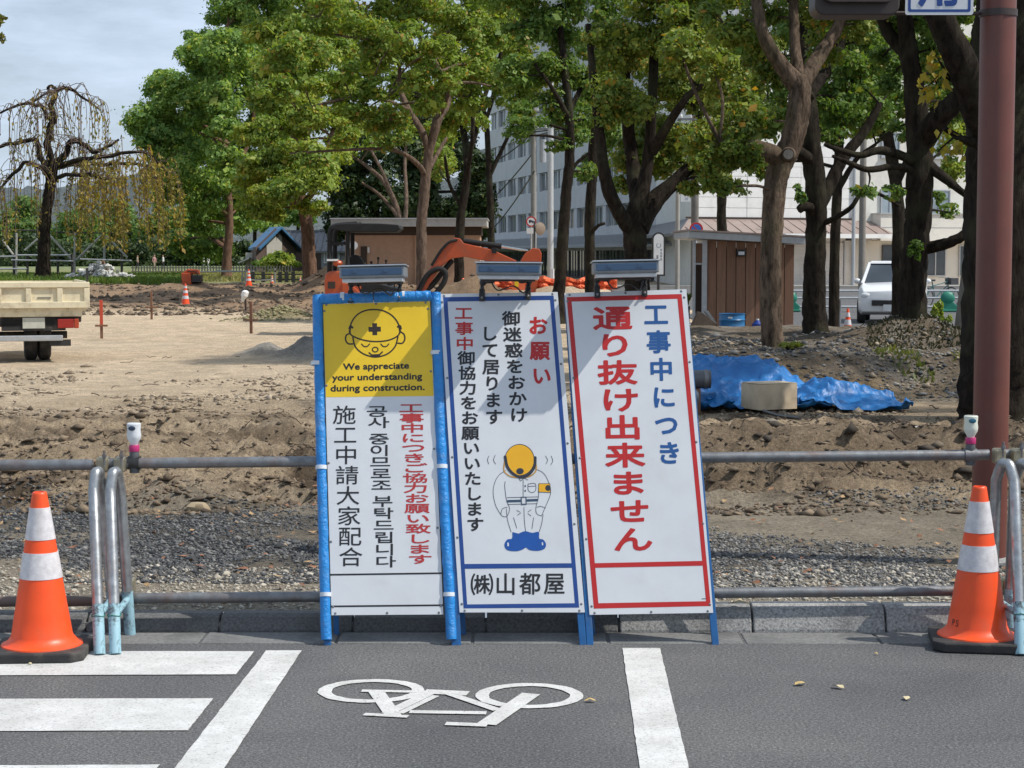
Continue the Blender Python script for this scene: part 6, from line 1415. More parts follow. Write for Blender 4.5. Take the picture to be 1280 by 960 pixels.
def tall_sign():
    Y = 66; k = Y / F; b = at(823, 345, Y); t = thing('standing_sign', 'tall white round topped sign in a black frame beside the slim pole', 'sign', Vector((b.x, Y, 0)))
    z0 = at(823, 343, Y).z; z1 = at(823, 292, Y).z; w = 13 * k; rr_ = w / 2
    out = lambda w, g: [(-w / 2, z0 - g), (w / 2, z0 - g)] + [(w / 2 * math.cos(a), z1 - rr_ + (w / 2) * math.sin(a)) for a in np.linspace(0, math.pi, 10)]
    MB().prism(out(w + .10, .05), -.02, .06).build('frame', M['black_plastic'], t)
    MB().prism(out(w - .02, 0), -.032, -.022).build('plate', M['white_paint'], t)
    MB().tube([(0, .02, 0), (0, .02, z0)], .05, 8).build('post', M['black_plastic'], t)
    mb = MB()
    zc = z1 - .42; ring = [(.09 * math.cos(a), zc + .09 * math.sin(a)) for a in np.linspace(0, 6.283, 15)[:-1]]
    for i in range(14):
        if i in (2, 3): continue
        p, q = ring[i], ring[(i + 1) % 14]; mb.add([(p[0], -.034, p[1]), (q[0], -.034, q[1]), (q[0] * .72, -.034, zc + (q[1] - zc) * .72), (p[0] * .72, -.034, zc + (p[1] - zc) * .72)], [(0, 1, 2, 3)])
    mb.build('round_emblem', mat('emblem_grey', (.25, .28, .33), .5), t)
    mb = MB()
    for i, ch in enumerate('本日'): text_mb(mb, ch, -.045, z1 - .85 - i * .22, .15, .16, .003)
    for i, ch in enumerate('営業中'): text_mb(mb, ch, .09, z1 - .62 - i * .15, .10, .11, .002)
    mb.v = []; mb.f = []
    rr = random.Random(4)                                            # characters too small to read: short print strokes
    for cx_, zs, s in ((-.045, (.78, .98), .13), (.09, (.55, .66, .77, .88), .085)):
        for z in zs:
            for q in range(4):
                zz = z1 - z - q * s * .25; w_ = s * rr.uniform(.5, 1); mb.add([(cx_ - w_ / 2, -.0335, zz), (cx_ + w_ / 2, -.0335, zz), (cx_ + w_ / 2, -.0335, zz - s * .1), (cx_ - w_ / 2, -.0335, zz - s * .1)], [(3, 2, 1, 0)])
            mb.add([(cx_ - s * .06, -.0336, z1 - z + s * .08), (cx_ + s * .06, -.0336, z1 - z + s * .08), (cx_ + s * .06, -.0336, z1 - z - s * .9), (cx_ - s * .06, -.0336, z1 - z - s * .9)], [(3, 2, 1, 0)])
    mb.build('small_lettering', M['print_navy'], t)['kind'] = 'stuff'
tall_sign()

# --- wooden shed on its slab
def shed():
    Y = 34.2; k = Y / F; zs = .30; P = lambda px: (px - CX) / F * Y
    sl = MB(); sl.box(((P(800) + P(1002)) / 2, Y + 2.0, (zs - .3) / 2), (P(1002) - P(800), 5.2, zs + .3)); O = Vector((P(800), Y, 0))
    o = sl.build('concrete_slab', M['concrete'], None, origin=Vector((0, 0, 0))); tag(o, 'low concrete slab under the wooden shed', kind='structure')
    base = Vector((P(905), Y, zs)); t = thing('wooden_shed', 'small brown plank shed with a metal edged doorway, behind the crooked tree', 'shed', base)
    L = lambda px: P(px) - P(905); zt = at(905, 300, Y).z - zs
    a0, a1 = L(883), L(992); nb = 9; w = (a1 - a0) / nb
    pm_ = [mat('plank_%d' % i, c, .8, c2, 3, stretch=(6, 6, .5), bump=.3, bscale=30, grime=(.10, .05, .03), gscale=5, gamt=.6) for i, (c, c2) in enumerate((((.235, .125, .075), (.185, .095, .058)), ((.21, .11, .067), (.165, .085, .052)), ((.255, .14, .086), (.205, .107, .065))))]
    for i in range(nb):
        ph = zt - .055 * (a0 + w * (i + .5) - a0); MB().box((a0 + w * (i + .5), -.0 + .004 * (i % 2), ph / 2), (w - .012, .03, ph)).build('plank', pm_[(i * 2) % 3], t, bevel=.002)
    MB().box(((a0 + a1) / 2, 1.3, zt / 2 - .07), (a1 - a0 - .02, 2.5, zt - .14)).build('inner_wall', M['dark_wood'], t)
    # doorway with pale metal jambs at the left end
    for px, w_ in ((867, .05), (880, .09)): MB().box((L(px), -.02, zt / 2), (w_, .08, zt)).build('door_jamb', M['alu'], t, bevel=.003)
    MB().box(((L(867) + L(880)) / 2, .0, zt - .24), (L(880) - L(867) - .06, .03, .36)).build('transom_board', pm_[1], t)
    MB().box(((L(867) + L(880)) / 2, -.01, zt - .44), (L(880) - L(867) - .06, .05, .03)).build('transom_rail', M['alu'], t)
    MB().box(((L(867) + L(880)) / 2, .25, zt / 2 - .23), (L(880) - L(867) - .06, .03, zt - .46)).build('door', M['dark_wood'], t)
    RM = Matrix.Translation(((L(867) + L(992)) / 2, 1.2, zt - .035)) @ Matrix.Rotation(.055, 4, 'Y')
    MB().box((0, 0, .075), (L(992) - L(867) + .30, 3.0, .13), RM).build('roof', M['alu'], t, bevel=.01)
    MB().box((0, 0, .156), (L(992) - L(867) + .36, 3.06, .03), RM).build('roof_sheet', M['brown_roof'], t)
    lm = MB(); lm.box((L(925), -.07, zt - .24), (.16, .10, .13)); l_ = lm.build('wall_lamp', M['black_plastic'], t, bevel=.01)
    MB().box((L(925), -.125, zt - .245), (.11, .012, .06)).build('lens', M['lamp_lens'], l_)
    # beside it: bucket, drums
    kx = (915 - CX) / F * 33.4
    d = thing('blue_drum', 'short blue steel drum on the slab before the shed', 'drum', (kx, 33.4, zs + .001)); r = 16 * 33.4 / F; h = .36
    MB().lathe([(r - .01, 0), (r, .012), (r, .10), (r + .012, .115), (r, .13), (r, .23), (r + .012, .245), (r, .26), (r, h - .02), (r + .010, h - .01), (r + .010, h), (r - .012, h), (r - .02, h - .04), (r - .02, h - .05)], 30).build('shell', mat('drum_blue', (.012, .15, .36), .4, (.01, .12, .29), 6, grime=(.10, .09, .09), gscale=5, gamt=.4), d, smooth=40)
    lb = MB(); a = R(-115); lb.add([((r + .002) * math.cos(a + i * .12), (r + .002) * math.sin(a + i * .12), z) for i in range(4) for z in (.275, .305)], [(i * 2, i * 2 + 2, i * 2 + 3, i * 2 + 1) for i in range(3)]); lb.build('label', M['white_paint'], d)
    kx = (947 - CX) / F * 33.9; d2 = thing('blue_canister', 'small dark blue canister half behind the crooked trunk', 'canister', (kx, 33.9, zs + .001)); MB().lathe([(.09, 0), (.105, .03), (.105, .15), (.05, .20), (.03, .22)], 16).build('body', mat('canister_blue', (.012, .04, .22), .4), d2, smooth=40); MB().lathe([(.028, .22), (.028, .245)], 12).build('cap', M['white_paint'], d2)
    # digging bucket with teeth standing on the slab
    bx = (877 - CX) / F * 33.2; bt = thing('digger_bucket', 'brown steel digger bucket standing on the slab by the shed door', 'bucket', (bx, 33.2, zs + .001))
    prof = [(-.24, .02), (-.10, .0), (.10, .0), (.20, .06), (.22, .20), (.0, .38), (-.06, .40)]
    M['bucket'] = mat('bucket_steel', (.15, .105, .075), .6, (.10, .075, .06), 6, metal=.3, bump=.2, grime=(.24, .19, .14), gscale=5, gamt=.5)
    for y in (-.2, .2):
        MB().prism(prof, y - .012, y + .012).build('side_plate', M['bucket'], bt, bevel=.003)
    for i in range(4, 6): pass
    sh = MB(); pr2 = [prof[0], prof[1], prof[2], prof[3], prof[4]]
    for i in range(len(pr2) - 1):
        p, q = pr2[i], pr2[i + 1]; sh.add([(p[0], -.19, p[1]), (q[0], -.19, q[1]), (q[0], .19, q[1]), (p[0], .19, p[1]), (p[0], -.19, p[1] + .015), (q[0], -.19, q[1] + .015), (q[0], .19, q[1] + .015), (p[0], .19, p[1] + .015)], [(0, 3, 2, 1), (4, 5, 6, 7), (0, 1, 5, 4), (2, 3, 7, 6)])
    sh.build('shell', M['bucket'], bt)
    for y in (-.16, -.05, .06, .17):
        mb = MB(); mb.prism([(.20, .20), (.26, .19), (.10, .42), (.05, .40)], y - .02, y + .02); mb.build('tooth', M['galv'], bt)
shed()

# --- flat roofed tiled hut
def hut():
    Y = 74.0; k = Y / F; P = lambda px: (px - CX) / F * Y; zz = lambda py: at(640, py, Y).z
    O = Vector((P(430), Y, 0)); t = thing('public_toilet', 'flat roofed hut with tan tiled walls behind the digger', 'building', O, 0)
    u = Vector((1, 0, 0)); n = Vector((0, -1, 0)); ax = lambda px: P(px) - P(430)
    mb = MB(); local_box(mb, O, u, n, ax(432), ax(600), -.2, zz(294), -3.5, 0); mb.build('wall', M['hut_tile'], t, origin=O)
    mb = MB(); local_box(mb, O, u, n, ax(436), ax(602), zz(294) + .004, zz(283.5), -3.4, .04); mb.build('clerestory', M['dark_wood'], t, origin=O)
    mb = MB(); local_box(mb, O, u, n, ax(417), ax(609), zz(283.3), zz(274.5), -4.2, .9); mb.build('roof', mat('hut_roof', (.44, .43, .40), .7, (.36, .35, .33), 3, grime=(.2, .19, .17), gscale=2, gamt=.5), t, origin=O)
    mb = MB(); local_box(mb, O, u, n, ax(417) - .04, ax(609) + .04, zz(274.5), zz(273), -4.24, .94); mb.build('roof_edge', M['alu'], t, origin=O)
    mb = MB(); local_box(mb, O, u, n, ax(451.5), ax(459), 0, zz(308), .005, .06); mb.build('door', M['dark_wood'], t, origin=O)
    mb = MB(); local_box(mb, O, u, n, ax(459.8), ax(462.4), zz(316), zz(309), .005, .03); mb.build('door_plate', M['white_paint'], t, origin=O)
    mb = MB(); local_box(mb, O, u, n, ax(519), ax(522), -.2, zz(294), .004, .12); mb.build('corner_pier', M['hut_tile'], t, origin=O)
    c = MB(); c.lathe([(.17, 0), (.17, .05)], 18, Matrix.Translation((ax(445), -.95, zz(307))) @ Matrix.Rotation(R(90), 4, 'X')); 
    m_ = c.build('mirror', M['white_paint'], t); p = MB(); p.tube([(ax(445), -.9, -.1), (ax(445), -.9, zz(307))], .04, 8); p.build('post', M['alu'], m_)
hut()

# --- houses far off on the left
def house(name, label, px0, px1, base, eave, ridge, Y, roofm, wallm, gable, dep=6.0, parts=None):
    """gable 'front': the triangle faces the viewer; 'side': the roof slope faces the viewer"""
    P = lambda px: (px - CX) / F * Y; zz = lambda py: at(640, py, Y).z
    O = Vector((P((px0 + px1) / 2), Y, 0)); t = thing(name, label, 'house', O, 0, 'houses beyond the park'); w = P(px1) - P(px0); ze, zr = zz(eave), zz(ridge); zb = min(0, zz(base))
    if gable == 'front':
        MB().prism([(-w / 2, zb), (w / 2, zb), (w / 2, ze), (0, zr - .1), (-w / 2, ze)], 0, dep).build('wall', wallm, t)
        for s in (-1, 1):
            MB().prism([(0, zr), (s * (w / 2 + .5), ze - .35), (s * (w / 2 + .5), ze - .5), (0, zr - .18)][::s], -.5, dep + .5).build('roof', roofm, t)
    else:
        MB().prism([(-w / 2, zb), (w / 2, zb), (w / 2, ze), (-w / 2, ze)], 0, dep).build('wall', wallm, t)
        ro = MB(); vs = [(-w / 2 - .4, -.6, ze - .1), (w / 2 + .4, -.6, ze - .1), (w / 2 + .4, dep / 2, zr), (-w / 2 - .4, dep / 2, zr), (-w / 2 - .4, dep + .6, ze - .1), (w / 2 + .4, dep + .6, ze - .1)]
        ro.add(vs + [(v[0], v[1], v[2] - .16) for v in vs], [(0, 1, 2, 3), (3, 2, 5, 4), (6, 9, 8, 7), (9, 10, 11, 8), (0, 6, 7, 1), (4, 5, 11, 10), (0, 3, 9, 6), (3, 4, 10, 9), (1, 7, 8, 2), (2, 8, 11, 5)]); rf = ro.build('roof', roofm, t)
        MB().box((0, dep / 2, zr + .05), (w + .8, .4, .2)).build('ridge', roofm, rf)
        st = MB(); x = -w / 2
        while x < w / 2:
            st.tube([(x, -.6, ze - .06), (x, dep / 2, zr + .04)], .05, 4); x += .55
        st.build('roof_rib', roofm, t)['kind'] = 'stuff'
    if parts: parts(t, P, zz, O, ze, zr, w)
    return t
ROOF_BLUE = mat('roof_blue', (.035, .14, .28), .55, (.028, .11, .22), 2, grime=(.12, .17, .2), gscale=1, gamt=.3)
ROOF_GREY = mat('roof_grey', (.15, .155, .165), .6, (.11, .115, .125), 3)
PLASTER = mat('plaster', (.42, .40, .35), .8, (.36, .34, .30), 2); BROWNW = mat('brown_wall', (.10, .065, .05), .85)
def blue_house():
    Y = 165; P = lambda px: (px - CX) / F * Y; zz = lambda py: at(640, py, Y).z
    O = Vector((P(345.5), Y, 0)); t = thing('house', 'small dark house with a blue metal roof and a plaster gable', 'house', O, 0, 'houses beyond the park'); X = lambda px: P(px) - O.x
    A, Lf, Rt = Vector((0, 0, zz(284.8))), Vector((X(328.5), -4.0, zz(309))), Vector((X(364), 4.4, zz(311)))
    back = Vector((X(330) - X(344.5), 4.2, 0)); n = Vector((Lf.y - Rt.y, Rt.x - Lf.x, 0)).normalized(); n = -n if n.y > 0 else n
    g = [Vector((Lf.x, Lf.y, 0)), Vector((Rt.x, Rt.y, 0)), Rt, A, Lf]
    mb = MB(); q = [p + back for p in g]; mb.add(g + q, [(0, 1, 2, 3, 4), (9, 8, 7, 6, 5), (0, 5, 6, 1), (0, 4, 9, 5), (1, 6, 7, 2)]); mb.build('wall', BROWNW, t)
    for E_, nm in ((Lf, 'roof'), (Rt, 'roof')):
        d = (E_ - A); e = A + d * 1.10; s0 = [A + n * .6, e + n * .6, e + back * 1.1, A + back * 1.1]; s0 = [v + Vector((0, 0, .12)) for v in s0]; m = MB(); m.add(s0 + [v - Vector((0, 0, .2)) for v in s0], [(0, 1, 2, 3), (7, 6, 5, 4), (0, 4, 5, 1), (1, 5, 6, 2), (2, 6, 7, 3), (3, 7, 4, 0)]); m.build(nm, ROOF_BLUE, t)
    pt = lambda f, z: Lf.lerp(Rt, f) * 1.0 + n * .06 + Vector((0, 0, z - Lf.lerp(Rt, f).z))
    m = MB(); zt = lambda f: (Lf.z + (A.z - Lf.z) * f / .48 if f < .48 else A.z + (Rt.z - A.z) * (f - .48) / .52) - .25
    m.add([pt(.24, .4), pt(.62, .4), pt(.62, zt(.62)), pt(.50, zt(.5) - .1), pt(.46, zt(.46) - .1), pt(.24, zt(.24))], [(0, 1, 2, 3, 4, 5)]); m.build('plaster_panel', PLASTER, t)
    m = MB(); c = pt(.48, zz(294.5)) + n * .05; m.box(c, (.35, .06, .35)); m.build('vent', M['dark_wood'], t)
    MB().box((X(319), -.8, zz(327)), (1.3, .6, 1.6)).build('porch', PLASTER, t)
    MB().prism([(X(303), zz(328)), (X(317), zz(322)), (X(317), zz(323.5)), (X(303), zz(329))], -2.5, 0).build('porch_roof', M['alu'], t)
blue_house()
house('house', 'low house with a long grey seamed roof right of the blue roofed one', 352, 404, 338, 306, 289, 175, ROOF_GREY, BROWNW, 'side', 7)
def whp(t, P, zz, O, ze, zr, w):
    u = Vector((1, 0, 0)); n = Vector((0, -1, 0))
    for px in (405.5, 417): window(t, O, u, n, P(px) - O.x, zz(329), P(px + 8) - P(px), zz(315) - zz(329), .02, 'window_pale', 'white_paint', mull=1, org=O)
house('house', 'grey slated house with white framed windows left of the digger', 402, 434, 340, 312, 288, 150, ROOF_GREY, mat('grey_render', (.24, .25, .27), .8), 'side', 6, whp)
def tower(t, P, zz, O, ze, zr, w):
    MB().box((0, -.3, zz(250)), (w * 1.5, 1.2, .5)).build('eaves', M['dark_wood'], t)
house('tower_house', 'tall pale house with dark eaves half hidden by trees above the digger cab', 414, 430, 330, 262, 246, 190, ROOF_GREY, PLASTER, 'side', 8, tower)

# --- hills and the street behind
def hills():
    g = []; n = 120; rowsn = 16
    for (nm, lab, px0, px1, Y, tops) in (('hill', 'wooded blue grey hill far behind the park', -700, 420, 1500, [(-700, 232), (-200, 226), (0, 238), (60, 236), (110, 232), (160, 222), (195, 208), (215, 206), (240, 224), (300, 240), (420, 260)]),
                                         ('hill', 'wooded blue grey hill glimpsed beside the grey office', 380, 1900, 1700, [(380, 262), (520, 230), (570, 225), (604, 182), (612, 186), (640, 200), (800, 210), (1200, 240), (1900, 236)])):
        xs = np.linspace(px0, px1, n); top = np.interp(xs, [p[0] for p in tops], [p[1] for p in tops]) + fbm(xs * .06, xs * 0, 9, 4) * 9
        V_ = []
        for j in range(rowsn):
            s = j / (rowsn - 1)
            for i in range(n):
                p = at(xs[i], top[i], Y); zt = p.z; yy = Y - (1 - s) * 420; f = math.sin(s * math.pi / 2)
                V_.append((p.x * yy / Y * 1.0, yy, zt * f + 9 * float(fbm(np.array([xs[i] * .11]), np.array([s * 9.0]), 5, 4)[0]) * (s > .05)))
        V_ = V_ + [(p[0], Y + 300, -5) for p in V_[-n:]]
        idx_ = np.arange((rowsn + 1) * n).reshape(rowsn + 1, n)
        f_ = np.stack([idx_[:-1, :-1].ravel(), idx_[:-1, 1:].ravel(), idx_[1:, 1:].ravel(), idx_[1:, :-1].ravel()], 1)
        tag(link(nm, np_mesh(nm, V_, f_, True), M['hill']), lab, kind='structure')
M['hill'] = mat('hill_forest_hazed', (.095, .115, .115), .95, (.06, .075, .078), .09, bump=1.0, bscale=.12, bdist=6)  # forest tone shifted to blue grey, distance haze painted into the colour
hills()
sx0, sx1 = 3.4, 70.0
st = MB(); st.add([(6.1, 36.6, .012), (sx1, 36.6, .012), (sx1, 96.5, .012), (sx0 + 1.5, 96.5, .012), (sx0 + 1.5, 42, .012)], [(0, 1, 2, 3, 4)])
tag(st.build('street', M['asphalt']), 'grey street behind the trees at the right', kind='structure')
pv = MB(); pv.box((30, 98.2, .06), (80, 3.2, .15)); tag(pv.build('pavement', M['concrete']), 'pavement along the buildings', kind='structure')
# ================================================================== VEHICLES AND SMALL THINGS ON THE SITE
M['truck_cream'] = mat('truck_cream', (.74, .66, .46), .5, (.67, .59, .41), 4, grime=(.24, .17, .11), gscale=4, gamt=.6)
M['truck_black'] = mat('truck_black', (.018, .018, .018), .6, (.03, .028, .026), 6, grime=(.16, .12, .09), gscale=5, gamt=.5)
M['lamp_red'] = mat('lamp_red', (.34, .022, .014), .3); M['lamp_amber'] = mat('lamp_amber', (.45, .06, .02), .3)
M['orange_paint'] = mat('orange_paint', (.45, .075, .018), .42, (.38, .06, .016), 4, grime=(.22, .10, .06), gscale=4, gamt=.5)
M['stake_red'] = mat('stake_red', (.55, .07, .03), .7, (.46, .06, .03), 10); M['stake_wood'] = mat('stake_wood', (.24, .12, .07), .85, (.17, .085, .05), 10)
M['net_orange'] = mat('net_orange', (.80, .17, .06), .7, (.70, .13, .05), 3)
M['tarp'] = None
def truck():
    Y = 28.0; k = Y / F; P = lambda px: (px - CX) / F * Y; x0, x1 = P(-40), P(110.5); w = x1 - x0; gz = hz((x0 + x1) / 2, Y)
    t = thing('dump_truck', 'cream dump truck seen from behind at the left edge', 'truck', ((x0 + x1) / 2, Y, gz), R(17))
    zz = lambda py: at(0, py, Y).z - gz; Z0, Z1 = zz(385.5), zz(352.5); hw = w / 2
    MB().box((0, .0, (Z0 + Z1) / 2), (w - .02, .035, Z1 - Z0 - .02)).build('tailgate', M['truck_cream'], t)
    rib = MB(); H = Z1 - Z0
    tg = t.children[-1]
    for c, d in (((0, -.028, Z1 - .045), (w, .06, .085)), ((0, -.028, Z0 + .05), (w, .06, .10))): MB().box(c, d).build('rail', M['truck_cream'], tg, bevel=.008)
    for px in (-36, 0, 36, 74, 107): MB().box((P(px) - (x0 + x1) / 2, -.026, (Z0 + Z1) / 2 - .0), (.085, .055, H - .19)).build('rib', M['truck_cream'], tg, bevel=.008)
    for px in (-8, 18, 55, 90): MB().box((P(px) - (x0 + x1) / 2, -.021, Z0 + .16), (.2, .012, .02)).build('scuff_strip', mat('scuff', (.2, .19, .16), .7), tg) if px in (55,) else None
    # bed behind the gate, hinges, sides
    for s in (-1, 1): MB().box((s * (hw - .02), 1.5, (Z0 + Z1) / 2), (.04, 2.95, H)).build('side_board', M['truck_cream'], t)
    MB().box((0, 1.5, Z0 - .02), (w - .1, 3.0, .05)).build('bed_floor', M['truck_cream'], t)
    MB().box((0, 3.0, (Z0 + Z1) / 2 - .01), (w - .06, .05, H - .02)).build('headboard', M['truck_cream'], t)
    MB().box((-.03, .06, Z0 - .075), (w - .16, .10, .11)).build('rear_sill', M['truck_cream'], t, bevel=.01)
    for px in (22, 83):
        h = MB(); xx = P(px) - (x0 + x1) / 2; h.tube([(xx + .03 * math.cos(a), -.01, Z0 - .05 + .03 * math.sin(a)) for a in np.linspace(0, 6.28, 13)[:-1]], .008, 6, closed=True); h.build('hook', M['truck_cream'], t)
    MB().box((hw - .03, -.01, Z1 + .09), (.035, .05, .24)).build('corner_post', M['truck_black'], t)
    # chassis, lamps, plate, bumper
    MB().box((-.12, .4, Z0 - .20), (w - .5, .7, .16)).build('chassis', M['truck_black'], t, bevel=.01)
    MB().box((hw - .27, .12, Z0 - .17), (.30, .10, .10)).build('mudguard', M['truck_black'], t, bevel=.02)
    for s in (-1, 1):
        MB().box((s * (hw - .36), .05, zz(405)), (.24, .10, .14)).build('tail_lamp', M['lamp_red'], t, bevel=.01)
        MB().box((s * (hw - .20), .05, zz(405)), (.07, .11, .145)).build('indicator', M['lamp_amber'], t, bevel=.01)
    MB().box((P(42) - (x0 + x1) / 2, .03, zz(404)), (.33, .015, .165)).build('number_plate', mat('plate_pale', (.52, .52, .44), .5), t, bevel=.003)
    MB().box((P(42) - (x0 + x1) / 2, .09, zz(403)), (.95, .08, .26)).build('plate_bracket', M['truck_black'], t)
    MB().box((-.10 + P(45) - (x0 + x1) / 2, .02, zz(423)), (.98, .09, .085)).build('bumper_bar', M['alu'], t, bevel=.01)
    r = .39
    for s in (-1, 1):
        for dx in (0, .205):
            xx = (P(57 if s > 0 else -62) - (x0 + x1) / 2) - s * dx; W = MB(); prof = [(.20, -.09), (r - .05, -.095), (r - .01, -.075), (r, -.04), (r, .04), (r - .01, .075), (r - .05, .095), (.20, .09)]
            wh = W.lathe(prof, 28, Matrix.Translation((xx, .75, r)) @ Matrix.Rotation(R(90), 4, 'Y')).build('wheel', M['rubber'], t, smooth=35)
            MB().lathe([(.02, -.03), (.19, -.05), (.20, .0), (.19, .05)], 18, Matrix.Translation((xx, .75, r)) @ Matrix.Rotation(R(90), 4, 'Y')).build('rim', M['truck_cream'], wh, smooth=35)
    MB().tube([(-hw + .3, .75, r), (hw - .3, .75, r)], .06, 10).build('axle', M['truck_black'], t)
    lt = MB()
    x = 0
    for ch in '8972':
        vs, fs, ed = glyph(ch); lt.add([(P(66) - (x0 + x1) / 2 + x + v[0] * .10, -.005, zz(430.5) + v[1] * .07) for v in vs], fs); x += .058
    MB().box((P(74.5) - (x0 + x1) / 2, .012, zz(429)), (.30, .02, .10)).build('mud_flap_strip', M['truck_black'], t)
    # cab turned off to the left, out of frame
    MB().box((-.15, 4.1, .55), (1.55, 1.6, .3)).build('cab_chassis', M['truck_black'], t) if False else None
truck()

def digger():
    Y = 38.0; k = Y / F; cx = 470; P = lambda px: (px - cx) / F * Y; b = at(cx, 415, Y); gz = hz(b.x, Y); zz = lambda py: at(640, py, Y).z - gz
    t = thing('mini_digger', 'orange mini digger with a black canopy and raised boom behind the signs', 'digger', (b.x, Y, gz))
    OP = M['orange_paint']; BK = mat('digger_black', (.007, .007, .008), .85, (.016, .016, .017), 8)
    for y in (-.55, .55):
        tr = MB(); pr = [(-.75 + .2 * math.cos(a), .2 + .2 * math.sin(a)) for a in np.linspace(math.pi / 2, 3 * math.pi / 2, 8)] + [(.75 + .2 * math.cos(a), .2 + .2 * math.sin(a)) for a in np.linspace(-math.pi / 2, math.pi / 2, 8)]
        tr.prism(pr, y - .15, y + .15); trk = tr.build('track', M['rubber'], t, bevel=.02)
        for x in (-.7, -.25, .25, .7): MB().lathe([(.15, -.16), (.15, .16)], 14, Matrix.Translation((x, y, .2)) @ Matrix.Rotation(R(90), 4, 'X')).build('roller', M['galv_dark'], trk)
    MB().box((0, 0, .42), (1.0, .8, .25)).build('undercarriage', BK, t, bevel=.03)
    # house: rounded counterweight at left, sloped bonnet
    ho = [(P(410), zz(374)), (P(432), zz(376)), (P(455), zz(362)), (P(455), zz(352)), (P(440), zz(351)), (P(431), zz(340)), (P(428), zz(338.5)), (P(416), zz(338.5)), (P(411), zz(342)), (P(409.5), zz(352))]
    MB().prism(ho, -.62, .62).build('engine_house', OP, t, bevel=.03)
    MB().prism([(P(414), zz(360)), (P(423), zz(360)), (P(423), zz(351.5)), (P(414), zz(351.5))], -.64, -.60).build('grille', M['dark_wood'], t)
    MB().prism([(P(430), zz(374)), (P(500), zz(374)), (P(500), zz(360)), (P(470), zz(352)), (P(430), zz(352))], -.60, .60).build('floor_deck', BK, t, bevel=.02)
    fw = MB(); fw.prism([(P(431), zz(373)), (P(431), zz(353)), (P(441), zz(353)), (P(454), zz(365)), (P(455), zz(373))], -.66, -.61); fw.build('side_panel', OP, t, bevel=.02)
    # seat and console
    MB().prism([(P(437), zz(336)), (P(457), zz(336)), (P(455), zz(327)), (P(450), zz(320)), (P(443), zz(318)), (P(438), zz(322))], -.25, .25).build('seat', BK, t, bevel=.04)
    for px, tp in ((473, 323), (482, 326), (465, 328)):
        l = MB(); l.tube([(P(px), -.2 + (px - 473) * .02, zz(345)), (P(px) + .02, -.2 + (px - 473) * .02, zz(tp))], .015, 6); l.ball((P(px) + .02, -.2 + (px - 473) * .02, zz(tp)), .03, 8, 5); l.build('lever', BK, t)
    # canopy: bent tube posts and roof
    for y in (-.55, .55):
        po = MB(); po.tube(crom([(P(415.5), y, zz(345)), (P(416), y, zz(310)), (P(417), y, zz(290)), (P(424), y, zz(282.5)), (P(450), y, zz(280))], 4), .05, 8); po.build('canopy_post', BK, t, smooth=50)
        po = MB(); po.tube([(P(438), y, zz(338)), (P(438.5), y, zz(283))], .045, 8); po.build('canopy_post', BK, t, smooth=50)
    MB().tube([(P(416), -.55, zz(304.5)), (P(438), -.55, zz(304.5))], .03, 6).build('guard_bar', BK, t)
    rf = [(P(418), zz(287)), (P(440), zz(290.5)), (P(498), zz(290.5)), (P(503), zz(286)), (P(501), zz(281.5)), (P(480), zz(280)), (P(440), zz(279.5)), (P(425), zz(280.5))]
    MB().prism(rf, -.66, .66).build('canopy_roof', BK, t, bevel=.02)
    # boom: swung toward the right, thick box section with a knee
    bo = [(P(503), zz(382)), (P(513), zz(372)), (P(541), zz(331)), (P(550), zz(315)), (P(563), zz(304)), (P(568), zz(297)), (P(575), zz(298)), (P(580), zz(304)), (P(615), zz(312)), (P(646), zz(326)), (P(645), zz(329)), (P(610), zz(327)), (P(582), zz(321)), (P(565), zz(323)), (P(552), zz(333)), (P(528), zz(370)), (P(520), zz(384))][::-1]
    MB().prism(bo, -.13, .13).build('boom', OP, t, bevel=.015)
    ar = [(P(650), zz(327)), (P(656), zz(317)), (P(666), zz(310)), (P(674), zz(311)), (P(677), zz(317)), (P(676), zz(332)), (P(668), zz(372)), (P(660), zz(372)), (P(660), zz(334))][::-1]
    MB().prism(ar, -.11, .11).build('arm', OP, t, bevel=.015)
    MB().prism([(P(648), zz(378)), (P(662), zz(384)), (P(676), zz(378)), (P(672), zz(366)), (P(654), zz(366))], -.28, .28).build('bucket', M['bucket'], t, bevel=.01)
    cy = MB(); cy.tube([(P(580), 0, zz(301.5)), (P(627), 0, zz(308))], .06, 10); cyl = cy.build('arm_cylinder', BK, t, smooth=50)
    MB().tube([(P(627), 0, zz(308)), (P(660), 0, zz(313.5))], .028, 8).build('rod', mat('chrome', (.6, .6, .6), .2, metal=1.0), cyl, smooth=50)
    MB().box((P(618), -.14, zz(313)), (.10, .06, .12)).build('work_lamp', BK, t)
    hs_ = MB(); hs_.tube(crom([(P(520), -.16, zz(372)), (P(534), -.18, zz(345)), (P(548), -.18, zz(336)), (P(557), -.18, zz(340)), (P(556), -.18, zz(352)), (P(546), -.18, zz(366)), (P(536), -.18, zz(380))], 4), .055, 8); hs_.build('hose', BK, t, smooth=50)
    hs_ = MB(); hs_.tube(crom([(P(540), -.16, zz(332)), (P(552), -.17, zz(313)), (P(562), -.17, zz(303)), (P(572), -.16, zz(300))], 4), .03, 6); hs_.build('hose', BK, t, smooth=50)
    cy = MB(); cy.tube([(P(515), .0, zz(380)), (P(541), 0, zz(356)), (P(560), 0, zz(332)), (P(566), 0, zz(325))], .055, 8); cy.build('boom_cylinder', BK, t, smooth=50)
    # white and orange fender bits, mirror
    MB().box((P(420), -.6, zz(325)), (.22, .2, .04)).build('beacon_plate', M['white_paint'], t); MB().ball((P(426), -.6, zz(329)), (.10, .08, .07)).build('beacon', OP, t)
digger()

